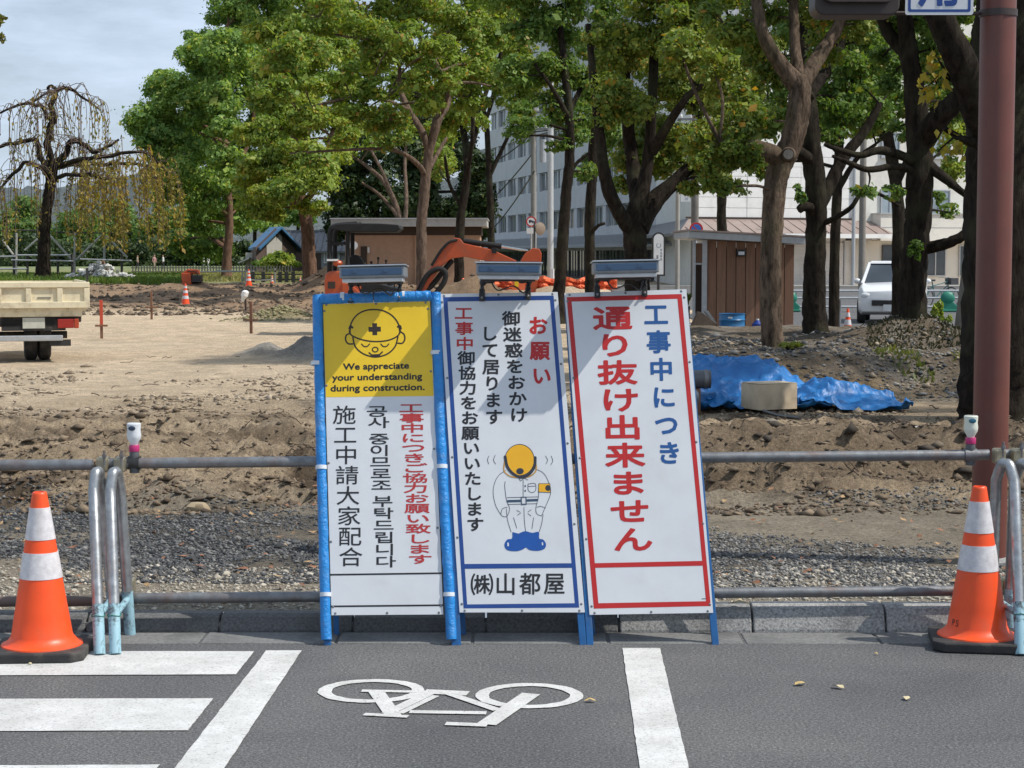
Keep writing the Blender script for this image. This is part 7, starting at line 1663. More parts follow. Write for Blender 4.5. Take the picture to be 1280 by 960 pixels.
# --- orange netting strung between the trees, with a yellow marked board
def net():
    Y = 57; rr = random.Random(3); P = lambda px: (px - CX) / F * Y
    t = thing('safety_net', 'orange plastic safety netting strung behind the signs', 'net', (P(680), Y, hz(P(680), Y)))
    gz = t.location.z; mb = MB(); nx, nz = 90, 12; vs = []
    px = np.linspace(578, 770, nx)
    for i in range(nx):
        top = at(640, 349 + 2.0 * math.sin(i * .5) + rr.uniform(-.8, .8), Y).z; 
        for j in range(nz):
            s = j / (nz - 1); vs.append((P(px[i]) - P(680), .10 * math.sin(i * .9) + .05 * rr.uniform(-1, 1) + .05 * math.sin(j + i * .3), (top - gz) * s))
    fs = []
    m = MB()
    for i in range(nx):
        m.tube([vs[i * nz + j] for j in range(nz)], .022, 3, cap=False)
    for j in range(nz): m.tube([vs[i * nz + j] for i in range(nx)], .024 if j < nz - 1 else .05, 3, cap=False)
    o = m.build('mesh', M['net_orange'], t); o['kind'] = 'stuff'
    sh = MB(); sh.add([(v[0], v[1] + .06, v[2]) for v in vs], [(i * nz + j, (i + 1) * nz + j, (i + 1) * nz + j + 1, i * nz + j + 1) for i in range(nx - 1) for j in range(nz - 1) if rr.random() < .16]); s_ = sh.build('folded_net', M['net_orange'], t); s_['kind'] = 'stuff'
    for px_ in (590, 650, 705, 765): MB().tube([(P(px_) - P(680), .12, -.1), (P(px_) - P(680), .12, at(640, 344, Y).z - gz)], .03, 6).build('post', M['galv_dark'], t)
    b = thing('warning_board', 'orange board with a yellow label before the safety netting', 'sign', (P(648), Y - .8, gz)); 
    z0, z1 = at(0, 362, Y).z - gz, at(0, 346, Y).z - gz
    MB().box((0, 0, (z0 + z1) / 2), (.42, .02, z1 - z0)).build('board', M['net_orange'], b); MB().box((-.06, -.014, (z0 + z1) / 2 + .03), (.12, .008, .26)).build('label', M['sign_yellow'], b)
    for s in (-.15, .15): MB().box((s, .02, z0 / 2), (.03, .03, z0)).build('leg', M['galv_dark'], b)
net()

# --- pile of broken white concrete
def rubble():
    Y = 88; k = Y / F; rr = random.Random(12); c = at(125, 345, Y); t = thing('rubble_heap', 'heap of broken pale concrete lumps on the grass beside the cherry', 'rubble', (c.x, Y, hz(c.x, Y)))
    meshes = []
    for q in range(6):
        mb = MB(); mb.ball((0, 0, 0), (1, .8, .6), 6, 5, lump=.38, seed=q + 3); me = mb.mesh('stone'); me.materials.append(mat('rubble_%d' % q, ((.62, .62, .60), (.55, .54, .50), (.48, .48, .47), (.66, .65, .62), (.40, .385, .35), (.58, .57, .55))[q], .85, None, 3, grime=(.26, .22, .17), gscale=2, gamt=.5)); meshes.append(me)
    for i in range(120):
        x = rr.gauss(0, .42) * 1.35; hmax = max(.0, .95 * (1 - abs(x) / 1.75)); z = rr.random() ** 1.3 * hmax; s = rr.uniform(.09, .24) * (1.1 - .3 * z)
        o = link('stone', meshes[i % 6], None, t, (x * 1.15, -.5 * (1 - z) + rr.uniform(-.3, .5), z + s * .3)); o.scale = (s * rr.uniform(.8, 1.4), s, s * rr.uniform(.7, 1.2)); o.rotation_euler = (rr.uniform(-.6, .6), rr.uniform(-.6, .6), rr.uniform(0, 6))
    for px, py, s in ((86, 343, .22), (64, 342, .26), (165, 338, .12), (172, 336, .1)):
        p = at(px, py, Y - 1); o = link('stone', meshes[0], None, t, (p.x - c.x, -1, s * .4)); o.scale = (s * 1.3, s, s * .7); o.rotation_euler = (0, 0, rr.uniform(0, 6))
rubble()

# --- pole frame propping the cherry, and the black trestle of poles
POLE_GREY = mat('prop_grey', (.42, .41, .38), .7, (.32, .31, .29), 6); POLE_DK = mat('prop_dark', (.06, .055, .05), .8)
def props():
    Y = 100; k = Y / F; b = at(60, 345, Y); gz = hz(b.x, Y); t = thing('branch_props', 'frame of grey poles and slanting struts propping the cherry branches', 'tree support', (b.x, Y, gz))
    V = lambda px, py, dy=0: (at(px, py, Y).x - b.x, dy, at(px, py, Y).z - gz)
    for a, c in (((20, 347), (20.5, 291)), ((93, 347), (94, 291)), ((130, 347), (131, 294)), ((-20, 347), (-20, 291)), ((60, 347), (60, 300))): MB().tube([V(*a), V(*c)], .065, 8).build('pole', POLE_GREY, t)
    for a, c in (((96, 325), (129, 293)), ((134, 295), (160, 322)), ((62, 293), (91, 325)), ((48, 299), (32, 313)), ((20, 322), (4, 300))): MB().tube([V(*a, -.15), V(*c, -.15)], .06, 8).build('strut', POLE_GREY, t)
    for a, c in (((-20, 288), (62, 288)), ((70, 290), (165, 292))): MB().tube([V(*a), V(*c)], .04, 6).build('cross_pole', POLE_DK, t)
    Y2 = 97; b2 = at(50, 345, Y2); g2 = hz(b2.x, Y2); t2 = thing('low_barrier', 'low barrier of grey rails on dark posts in front of the cherry trunk', 'barrier', (b2.x, Y2, g2))
    V2 = lambda px, py, dy=0: (at(px, py, Y2).x - b2.x, dy, at(px, py, Y2).z - g2)
    for a, c in (((-20, 321), (20, 320.5)), ((21, 319), (88, 319)), ((14, 325), (92, 326.5)), ((-10, 336), (34, 336)), ((100, 324), (165, 326))): MB().tube([V2(*a), V2(*c)], .045, 8).build('rail', M['alu'], t2)
    for px in (17, 34, 72, 90, 152): MB().tube([V2(px, 345, .06), V2(px, 318, .06)], .075, 6).build('post', POLE_DK, t2)
props()
def trestle():
    Y = 88; b = at(129, 347, Y); gz = hz(b.x, Y); t = thing('wooden_trestle', 'small trestle of crossed wooden sticks before the rubble heap', 'trestle', (b.x, Y, gz))
    V = lambda px, py, dy: (at(px, py, Y).x - b.x, dy, max(-.05, at(px, py, Y).z - gz))
    for a, c in (((120, 347, -.2), (129, 326, 0)), ((138, 346, -.2), (129, 326, 0)), ((129, 346, .5), (129, 326, 0))): MB().tube([V(*a), V(*c)], .05, 6).build('leg', M['stake_wood'], t)
trestle()

# --- marking stakes
def stake(label, px, py0, py1, cross, Y, red):
    b = at(px, py0, Y); gz = hz(b.x, Y); t = thing('marking_stake', label, 'stake', (b.x, Y, gz), R(random.uniform(-15, 15)), 'marking stakes with cross pieces'); k = Y / F
    h = at(px, py1, Y).z - gz; hc = at(px, cross, Y).z - gz
    m = .45 * h if red else h
    MB().box((0, 0, (h * .30) if red else h / 2), (.055, .04, h * .6 if red else h)).build('shaft', M['stake_wood'], t)
    if red: MB().box((0, 0, h * .30 + h * .35), (.062, .045, h * .70)).build('painted_top', M['stake_red'], t)
    MB().box((.0, -.035, hc), (.24 if red else .32, .025, .04)).build('cross_piece', M['stake_wood'], t)
stake('stake with a bright red top just right of the truck', 127, 417, 375, 407, 36, True)
stake('thin reddish stake left of the far striped cone', 189.5, 394, 364, 384, 47, False)
stake('pinkish brown stake before the weed heap, nearest the signs', 314, 411, 377, 400, 38.5, False)
def sack():
    Y = 52; b = at(304, 388, Y); gz = hz(b.x, Y); t = thing('sack_on_stick', 'white sack hanging on a dark stick by the cut bank', 'sack', (b.x, Y, gz)); V = lambda px, py, dy=0: (at(px, py, Y).x - b.x, dy, at(px, py, Y).z - gz)
    MB().tube([V(307.5, 393), V(306.5, 370), V(304.5, 361)], .035, 6).build('stick', M['dark_wood'], t)
    s = MB(); s.tube(crom([V(305.5, 363, -.05), V(306.5, 367, -.08), V(305, 372, -.08), V(303.5, 377, -.06)], 4), [.03, .07, .10, .11, .10, .09, .10, .085, .07, .06, .05, .045, .03], 10, lump=.12, seed=2); s.build('cloth', M['white_paint'], t, smooth=60)
sack()

# --- striped cones far off
def far_cone(label, px, pyb, pyt, Y, bands):
    b = at(px, pyb, Y); gz = hz(b.x, Y); H = at(px, pyt, Y).z - at(px, pyb, Y).z
    t = thing('traffic_cone', label, 'traffic cone', (b.x, Y, gz), 0, 'cones across the site'); r0 = H * .19
    rz = lambda z: r0 * (1 - .78 * z / H)
    MB().prism([(-r0 * 1.2, -r0 * 1.2), (r0 * 1.2, -r0 * 1.2), (r0 * 1.2, r0 * 1.2), (-r0 * 1.2, r0 * 1.2)], 0, .03, axis='z').build('base', M['cone_orange'], t)
    MB().lathe([(rz(0), .03), (rz(H * .5), H * .5), (rz(H), H)], 16).build('body', M['cone_orange'], t, smooth=40)
    for a, c in bands: MB().lathe([(rz(H * a) + .006, H * a), (rz(H * c) + .006, H * c)], 16, cap=False).build('white_band', M['cone_white'], t, smooth=40)
    return t
b3 = ((.32, .46), (.58, .70), (.80, .90))
far_cone('striped cone on the cut bank below the orange machine', 232, 380, 352, 57, b3)
far_cone('striped cone on top of the cut bank, tallest right of the small tree', 311, 359, 338, 73, b3)
far_cone('small striped cone among the black fence posts', 340, 352, 340, 84, b3)
far_cone('small pale striped cone beside the trunk behind the dirt heap', 375.5, 352, 342, 82, b3)
far_cone('orange and white cone on the street between the two straight trunks', 1059.5, 419, 388, 41, ((.34, .55), (.66, .84)))
far_cone('orange and white cone on the street behind the crooked trunk', 979.5, 409, 377, 43, ((.34, .55), (.66, .84)))
def machine():
    Y = 66; b = at(240, 358, Y); gz = hz(b.x, Y); t = thing('plate_compactor', 'orange and black compactor standing on the edge of the cut bank', 'machine', (b.x, Y, gz)); V = lambda px: (px - 240) / F * Y
    H = at(240, 338, Y).z - gz; z = lambda py: at(240, py, Y).z - gz
    MB().prism([(V(230), z(359)), (V(241), z(359)), (V(240), z(341)), (V(228), z(341))], -.3, .3).build('body', M['orange_paint'], t, bevel=.03)
    MB().prism([(V(240.5), z(351)), (V(252), z(351)), (V(252.5), z(344)), (V(240.5), z(344))], -.25, .25).build('engine', M['black_plastic'], t, bevel=.03)
    MB().prism([(V(229), z(341)), (V(250), z(343)), (V(248), z(337)), (V(236), z(336))], -.22, .22).build('cover', M['orange_paint'], t, bevel=.04)
    MB().tube([(V(250), -.2, z(352)), (V(247), -.2, z(340)), (V(236), -.2, z(339))], .03, 6).build('handle', M['black_plastic'], t)
    MB().box((V(240), 0, .03), (.7, .5, .08)).build('base_plate', M['black_plastic'], t)
machine()

# --- fences at the edge of the park
def picket():
    Y = 128; b = at(110, 337, Y); gz = hz(b.x, Y); t = thing('picket_fence', 'long low fence of pale pickets along the park path', 'fence', (b.x, Y, gz)); m = MB(); m.box((0, 0, .3), (.09, .05, .6)); me = m.mesh('picket'); me.materials.append(mat('picket_pale', (.16, .155, .14), .8))
    for i in range(56):
        px = 166 + i * 3.6; link('picket', me, None, t, (at(px, 337, Y).x - b.x, 0, 0))
    for z in (.18, .45): MB().box((at(266, 337, Y).x - b.x, .06, z), (11.4, .04, .06)).build('rail', M['dark_wood'], t)
    Y = 88; b = at(352, 352, Y); gz = hz(b.x, Y); t = thing('post_fence', 'black post and rail fence behind the dirt heap', 'fence', (b.x, Y, gz)); V = lambda px, py: (at(px, py, Y).x - b.x, 0, at(px, py, Y).z - gz)
    for px in (316, 329, 350, 358, 366.5, 392): MB().box((V(px, 340)[0], 0, .24), (.17, .17, .52)).build('post', M['black_plastic'], t)
    for z in (.14, .38): MB().box((V(354, 340)[0], .06, z), (V(396, 340)[0] - V(312, 340)[0], .05, .06)).build('rail', M['black_plastic'], t)
    Y = 80; b = at(330, 355, Y); t2 = thing('rope_barrier', 'pale green rope on short posts in front of the black fence', 'rope', (b.x, Y, hz(b.x, Y))); V = lambda px, py: (at(px, py, Y).x - b.x, 0, at(px, py, Y).z - t2.location.z)
    for px in (303, 306.5, 344): MB().box((V(px, 345)[0], 0, .3), (.07, .07, .66)).build('post', POLE_GREY, t2)
    MB().tube([V(270, 338), V(303, 339)], .02, 5).build('rope', mat('rope_green', (.35, .48, .40), .6), t2); MB().tube([V(306, 349.5), V(325, 350.3), V(344, 349.5)], .02, 5).build('rope', M['rope'] if 'rope' in M else POLE_GREY, t2)
    MB().tube([V(236, 340), V(318, 339)], .03, 5).build('rope', POLE_GREY, t2)
picket()

# --- people far off on the path
SKIN = mat('skin', (.42, .24, .16), .6); HAIR = mat('hair', (.015, .012, .01), .6)
def person(label, px, pyf, Y, shirt, trousers, stride=.12, turn=0.0, h=1.66):
    b = at(px, pyf, Y); gz = hz(b.x, Y); t = thing('person', label, 'person', (b.x, Y, gz), turn, 'people walking in the far park')
    s = h / 1.70
    pts = {'pel': (0, 0, .92, .125), 'chest': (0, .01, 1.25, .150), 'neck': (0, .0, 1.45, .058), 'head': (0, -.02, 1.60, .095), 'crown': (0, -.01, 1.655, .085),
           'hl': (-.085, 0, .86, .09), 'kl': (-.09, -stride, .48, .062), 'al': (-.09, -stride * .6, .08, .042), 'tl': (-.09, -stride * .6 - .14, .03, .035),
           'hr': (.085, 0, .86, .09), 'kr': (.09, stride * .4, .48, .062), 'ar': (.09, stride * 1.4, .10, .042), 'tr': (.09, stride * 1.4 - .13, .03, .035),
           'sl': (-.18, .0, 1.38, .062), 'el': (-.24, .06, 1.11, .046), 'wl': (-.23, -.04, .87, .034), 'fl': (-.23, -.06, .76, .03), 'sr': (.18, .0, 1.38, .062), 'er': (.24, -.02, 1.11, .046), 'wr': (.23, -.12, .88, .034), 'fr': (.23, -.15, .77, .03)}
    names = list(pts); E_ = [('pel', 'chest'), ('chest', 'neck'), ('neck', 'head'), ('head', 'crown'), ('pel', 'hl'), ('hl', 'kl'), ('kl', 'al'), ('al', 'tl'), ('pel', 'hr'), ('hr', 'kr'), ('kr', 'ar'), ('ar', 'tr'), ('chest', 'sl'), ('sl', 'el'), ('el', 'wl'), ('wl', 'fl'), ('chest', 'sr'), ('sr', 'er'), ('er', 'wr'), ('wr', 'fr')]
    me = bpy.data.meshes.new('skeleton'); me.from_pydata([tuple(c * s for c in pts[n][:3]) for n in names], [(names.index(a), names.index(c)) for a, c in E_], [])
    o = bpy.data.objects.new('skeleton', me); COL.objects.link(o); sk = o.modifiers.new('skin', 'SKIN'); o.modifiers.new('sub', 'SUBSURF').levels = 1
    for i, n in enumerate(names): me.skin_vertices[0].data[i].radius = (pts[n][3] * s,) * 2
    me.skin_vertices[0].data[0].use_root = True
    bpy.context.view_layer.update()
    bm_ = bpy.data.meshes.new_from_object(o.evaluated_get(bpy.context.evaluated_depsgraph_get())); bpy.data.objects.remove(o)
    for m in (SKIN, shirt, trousers, HAIR): bm_.materials.append(m)
    for p in bm_.polygons:
        z = p.center.z / s; x = abs(p.center.x) / s; y = p.center.y / s
        p.material_index = 3 if (z > 1.64 or (z > 1.52 and y > .03)) else 0 if z > 1.43 or (x > .17 and z < .98 and z > .6) else 1 if z > .93 else 2 if z > .07 else 3
    bm_.polygons.foreach_set('use_smooth', np.ones(len(bm_.polygons), bool))
    link('body', bm_, None, t)
W_ = M['white_paint']; DK = mat('dark_cloth', (.03, .03, .04), .8); PINK = mat('pink_cloth', (.50, .26, .26), .8); GREYC = mat('grey_cloth', (.22, .22, .24), .8); TAN = mat('tan_cloth', (.36, .28, .2), .8)
person('person in a white top and dark trousers, left of two walking side by side', 254.5, 335, 205, W_, GREYC, .14, R(90))
person('person in a white top and pale trousers, right of two walking side by side', 260.5, 335, 206, W_, W_, .10, R(80))
person('person in a white top walking behind the pickets, left of the pair', 204, 334, 200, W_, DK, .1, R(-70))
person('person in a pink top behind the hanging cherry branches', 193, 334, 200, PINK, TAN, .1, R(60))
person('person in a tan top at the far left of the path', 172, 334, 210, TAN, DK, .12, R(100))
person('person in a white top half behind the black fence by the green bush', 353.5, 338, 150, W_, DK, .05, R(20))

# --- bush, weeds and the grass strip
def bush(name, label, px, py, rx, ry, Y, m, seed, size=3.4, cat='bush', group=None):
    k = Y / F; b = at(px, py + ry, Y); base = Vector((b.x, Y, hz(b.x, Y))); t = thing(name, label, cat, base, 0, group); g = np.random.default_rng(seed)
    n = max(8, int(rx * ry / 8)); n = min(n, 60); c = np.array(at(px, py, Y))[None] + g.normal(size=(n, 3)) * np.array([rx * .5, rx * .4, ry * .42])[None] * k
    c[:, 2] = np.maximum(c[:, 2], base.z + .05); v = leaf_cloud(c, np.full((n, 3), 1.0) * np.array([rx * .34, rx * .3, ry * .34])[None] * k, max(20, int(rx * ry * 10 / n)), size * k, seed, .4) - np.array(base)
    link('foliage', np_mesh('foliage', v, quads(len(v) // 4)), m, t); st = MB()
    for i in range(5 if cat == 'bush' and ry < 30 and py > 310 else 0): st.tube([(0, 0, -.05), tuple((Vector(c[i]) - base) * .8)], .02, 4)
    (st.build('stems', BARK_D, t).__setitem__('kind', 'stuff') if st.v else None)
bush('bush', 'rounded green bush before the blue roofed house', 352, 324, 22, 12, 150, GREEN_B, 5)
bush('bush', 'dark hedge like bush at the foot of the blue roofed house', 330, 330, 12, 7, 155, GREEN_D, 6)
bush('bush', 'small green shoots growing on the dark trunk of the stump mound', 1146, 306, 9, 12, 23.9, leaf_mat('leaf_shoot', [(.07, .14, .03), (.12, .2, .04)]), 7, 4.5)
bush('bush', 'yellow green weed beside the foot of the crooked trunk', 990, 432, 14, 5, 22.6, leaf_mat('leaf_weed', [(.16, .2, .04), (.24, .26, .06)]), 8, 4)
bush('bush', 'pale green shrub right of the stump mound', 1172, 396, 12, 16, 26, GREEN_B, 9, 4)
bush('bush', 'low plants at the left corner of the wooden shed', 860, 372, 5, 9, 35, GREEN_B, 10, 3.4)
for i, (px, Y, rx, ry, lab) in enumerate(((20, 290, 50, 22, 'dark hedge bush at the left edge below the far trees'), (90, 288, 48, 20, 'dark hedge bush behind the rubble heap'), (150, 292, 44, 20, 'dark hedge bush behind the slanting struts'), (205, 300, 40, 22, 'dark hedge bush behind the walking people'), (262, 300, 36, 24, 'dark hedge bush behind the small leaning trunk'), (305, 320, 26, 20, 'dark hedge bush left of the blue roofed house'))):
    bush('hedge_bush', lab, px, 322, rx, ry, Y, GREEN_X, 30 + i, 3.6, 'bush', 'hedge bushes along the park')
def grass(name, label, px0, px1, Y0, Y1, n, hh, m, seed, dens=None):
    g = np.random.default_rng(seed); Y = g.uniform(Y0, Y1, n); px = g.uniform(px0, px1, n); x = (px - CX) / F * Y
    if dens is not None: ok = fbm(x * .8, Y * .5, seed, 4) > dens; x = x[ok]; Y = Y[ok]
    N = len(x); z = HG(x, Y); a = g.uniform(0, 6.28, N); h = hh * g.uniform(.4, 1.1, N); w = h * .12 + .012; lx = g.normal(0, .35, N) * h; ly = g.normal(0, .35, N) * h
    p = np.stack([x, Y, z], 1); d = np.stack([np.cos(a) * w, np.sin(a) * w, 0 * a], 1)
    v = np.stack([p - d, p + d, p + d * .3 + np.stack([lx, ly, h], 1), p - d * .3 + np.stack([lx, ly, h], 1)], 1).reshape(-1, 3)
    return tag(link(name, np_mesh(name, v, quads(N)), m), label, kind='stuff')
GRASS = leaf_mat('grass_blades', [(.07, .13, .025), (.11, .18, .035), (.16, .22, .05), (.22, .22, .07)], .3)
grass('grass', 'green grass strip along the top of the cut bank', -120, 235, 80, 112, 26000, .30, GRASS, 1)
grass('dry_grass', 'dry pale grass of the park lawn', 200, 420, 90, 135, 9000, .22, leaf_mat('dry_blades', [(.24, .24, .10), (.32, .30, .14), (.16, .2, .06)], .3), 2)
grass('weeds', 'small weeds on the bank under the trees', 880, 1230, 20.8, 25.5, 5000, .07, leaf_mat('weed_blades', [(.10, .14, .035), (.17, .18, .05), (.20, .16, .07)], .3), 3, .12)
grass('moss_tufts', 'shaggy dark tufts on the stump mound', 1085, 1205, 23.2, 25.2, 1500, .045, leaf_mat('tuft_blades', [(.03, .03, .015), (.05, .05, .022), (.09, .075, .04)], .2), 4)

# ================================================================== BLUE TARP, BOX AND PIPE ON THE RIGHT
def tarp_mat():
    m, nt, b, o = _nodes('tarp'); tc = nt.nodes.new('ShaderNodeTexCoord'); n = _noise(nt, 3, 5, .6, tc.outputs['Object'])
    r = _ramp(nt, n.outputs['Fac'], [(.35, (.010, .125, .36)), (.65, (.014, .17, .46))]); nt.links.new(r.outputs['Color'], b.inputs['Base Color']); b.inputs['Roughness'].default_value = .46
    w = nt.nodes.new('ShaderNodeTexNoise'); w.inputs['Scale'].default_value = 14; w.inputs['Detail'].default_value = 5; nt.links.new(tc.outputs['Object'], w.inputs['Vector']); _bump(nt, b, w.outputs['Fac'], .5, .03); return m
M['tarp'] = tarp_mat()
M['dull_stone'] = mat('dull_stone', (.20, .175, .14), .9, (.13, .11, .085), 12, bump=.5, bscale=40)
def tarps():
    Y0 = 19.4; k = Y0 / F; g0 = hz(2.4, Y0)
    def sheet(name, label, cx, cy, sx, sy, fh, seed, nx=90, ny=60):
        b = Vector((cx, cy, hz(cx, cy))); xs = np.linspace(-sx, sx, nx); ys = np.linspace(-sy, sy, ny); X_, Y_ = np.meshgrid(xs, ys)
        wob = 1 + .10 * fbm(np.arctan2(Y_, X_ + 1e-6) * 1.3, X_ * 0, seed, 3); X2 = X_ * wob; Y2 = Y_ * wob
        gx = HG(cx + X2, cy + Y2) - b.z; Z = np.maximum(gx + .012, fh(X2, Y2))
        fold = 1 - np.abs(fbm(X2 * 2.2, Y2 * 3.0, seed + 5, 4)) * 5; Z = Z + .10 * np.clip(fold, 0, 1) ** 2 + .05 * fbm(X2 * 5, Y2 * 5, seed + 9, 4) + .045 * np.clip(1 - np.abs(fbm(X2 * 4.2 + Y2, Y2 * 5.5, seed + 15, 3)) * 7, 0, 1) * np.clip(np.hypot(X2 / sx, Y2 / sy) * 1.3, .25, 1) + .02
        v = np.stack([X2.ravel(), Y2.ravel(), Z.ravel()], 1); i_ = np.arange(nx * ny).reshape(ny, nx); f = np.stack([i_[:-1, :-1].ravel(), i_[:-1, 1:].ravel(), i_[1:, 1:].ravel(), i_[1:, :-1].ravel()], 1)
        o = link(name, np_mesh(name, v, f, True), M['tarp'], None, b); s = o.modifiers.new('thick', 'SOLIDIFY'); s.thickness = .006
        return tag(o, label, 'tarp', 'blue tarps beside the signs')
    c = at(905, 480, Y0 + .2)
    def heap(X, Yv):
        ridge = .37 * np.clip((.88 - X) / .40, 0, 1) ** .8 * np.clip((X + .98) / .15, 0, 1) * (1 / (1 + np.exp(-(Yv + .10) * 9)))
        return ridge * (1 - .12 * np.clip((X - .05) / .8, 0, 1))
    sheet('blue_tarp', 'large blue tarp draped over a low stack, right of the signs', (922 - CX) / F * 19.6, 19.75, .92, .85, heap, 3)
    sheet('blue_tarp', 'crumpled flat blue tarp spread out right of the boxes', (1062 - CX) / F * 19.4, 19.45, .58, .55, lambda X, Yv: (.20 * np.exp(-((X + .22) / .34) ** 2 - ((Yv - .1) / .35) ** 2) + .10 * np.exp(-((X - .25) / .25) ** 2 - (Yv / .3) ** 2)), 8)
    sheet('blue_tarp', 'bunched blue tarp in front of the pipe, touching the red sign', (886 - CX) / F * 19.0, 19.05, .26, .22, lambda X, Yv: .17 * np.exp(-((X + .02) / .22) ** 2 - (Yv / .16) ** 2), 12, 60, 44)
    # stack under the tarp
    st = MB(); st.box(((880 - CX) / F * 20, 20.05, g0 + .09), (.7, .3, .18)); tag(st.build('covered_stack', M['concrete'], None, bevel=.05), 'low stack hidden under the large blue tarp', 'stack')
    # cardboard box
    x = (960 - CX) / F * 19.05; t = thing('cardboard_box', 'worn brown cardboard box standing before the blue tarp', 'box', (x, 18.92, hz(x, 18.92) + .05), R(26))
    w, d, h = .46, .34, .26; cb = mat('cardboard', (.58, .475, .33), .85, (.49, .39, .27), 5, bump=.2, bscale=20, grime=(.20, .15, .10), gscale=5, gamt=.5)
    bm_ = bmesh.new(); bmesh.ops.create_grid(bm_, x_segments=1, y_segments=1, size=1); bm_.free()
    q = MB(); n = 8
    for (o_, u, v) in (((-w / 2, -d / 2, 0), (w, 0, 0), (0, 0, h)), ((w / 2, -d / 2, 0), (0, d, 0), (0, 0, h)), ((w / 2, d / 2, 0), (-w, 0, 0), (0, 0, h)), ((-w / 2, d / 2, 0), (0, -d, 0), (0, 0, h)), ((-w / 2, -d / 2, h), (w, 0, 0), (0, d, 0))):
        o_, u, v = Vector(o_), Vector(u), Vector(v); nn = u.cross(v).normalized(); vs = []
        for i in range(n + 1):
            for j in range(n + 1):
                p = o_ + u * (i / n) + v * (j / n); e = math.sin(math.pi * i / n) * math.sin(math.pi * j / n); p = p + nn * (.010 * e + .006 * e * math.sin(i * 2.1 + j * 1.3)); vs.append(p)
        q.add(vs, [(i * (n + 1) + j, (i + 1) * (n + 1) + j, (i + 1) * (n + 1) + j + 1, i * (n + 1) + j + 1) for i in range(n) for j in range(n)])
    q.build('carton', cb, t, smooth=30)
    MB().box((-.0, .0, h - .012), (w - .01, .055, .012)).build('tape', mat('tape', (.46, .38, .26), .3), t)
    for s in (-1, 1):
        fl = MB(); fl.prism([(-w / 2, h + .004), (w / 2, h + .002), (w / 2, h + .008), (-w / 2, h + .010)], s * .005, s * d / 2 * .98); fl.build('flap', cb, t)
    # grey pipe end and pale round cap
    x = (862 - CX) / F * 18.9; p = thing('plastic_pipe', 'thick dark grey pipe end poking out from behind the red sign', 'pipe', (x, 18.9, at(860, 474, 18.9).z)); r = 11.5 * 18.9 / F
    MB().lathe([(r, -.55), (r, .22), (r - .012, .22), (r - .012, -.55)], 28, Matrix.Rotation(R(90), 4, 'Y') @ Matrix.Rotation(R(0), 4, 'X')).build('barrel', mat('pvc_grey', (.10, .11, .125), .35, (.075, .08, .095), 6, grime=(.2, .17, .13), gscale=5, gamt=.3), p, smooth=40)
    MB().lathe([(r + .006, .15), (r + .006, .19)], 28, Matrix.Rotation(R(90), 4, 'Y')).build('socket_ring', M['galv_dark'], p, smooth=40)
    pg = hz(x, 18.9) - p.location.z
    for sx in (-.42, .05): MB().box((sx, 0, (pg - r) / 2), (.12, .20, -r - pg)).build('support_block', M['stake_wood'], p, bevel=.006)
    x = (866 - CX) / F * 18.6; c_ = thing('round_cap', 'pale grey round cap beside the red sign below the pipe', 'cap', (x, 18.6, at(866, 497, 18.6).z)); MB().lathe([(.09, -.05), (.09, .03), (.06, .06), (.02, .07)], 20, Matrix.Rotation(R(90), 4, 'Y')).build('shell', M['lamp_grey'], c_, smooth=40)
    lb = MB(); lb.box((0, 0, -.06), (.1, .1, .12)); lb.build('stand', M['galv_dark'], c_)
    # bent reinforcing bar and dark stick lying on the spoil heap
    A = [at(955, 514, 18.3), at(975, 520, 17.6), at(1000, 523, 17.2)]; mb = MB(); mb.tube(crom(A, 4), .02, 6); tag(mb.build('iron_bar', M['black_plastic'], None, origin=A[0], loc=A[0]), 'dark bent bar lying in front of the cardboard box', 'bar')
    for i, (px, py, Y, s, lab) in enumerate(((1140, 533, 16.2, .10, 'square grey stone block lying on the spoil heap'), (1195, 540, 15.8, .10, 'long rough stone on the spoil heap beside the bottle lamp'), (1128, 526, 16.6, .08, 'dark stone beside the square grey block'), (965, 572, 14.6, .05, 'flat pale stone low on the spoil heap'), (245, 655, 11.6, .07, 'tan stone on the gravel right of the left hoops'))):
        x = (px - CX) / F * Y; m = MB(); m.ball((0, 0, .3 * s), (s * (1.6 if i == 1 else 1.1), s * .8, s * .55), 7, 5, lump=.2, seed=i); tag(m.build('stone', (M['kerb'], M['dull_stone'], M['dark_wood'], M['dull_stone'], mat('tan_stone', (.36, .28, .18), .9))[i], None, loc=(x, Y, hz(x, Y)), smooth=35), lab, 'stone')
tarps()

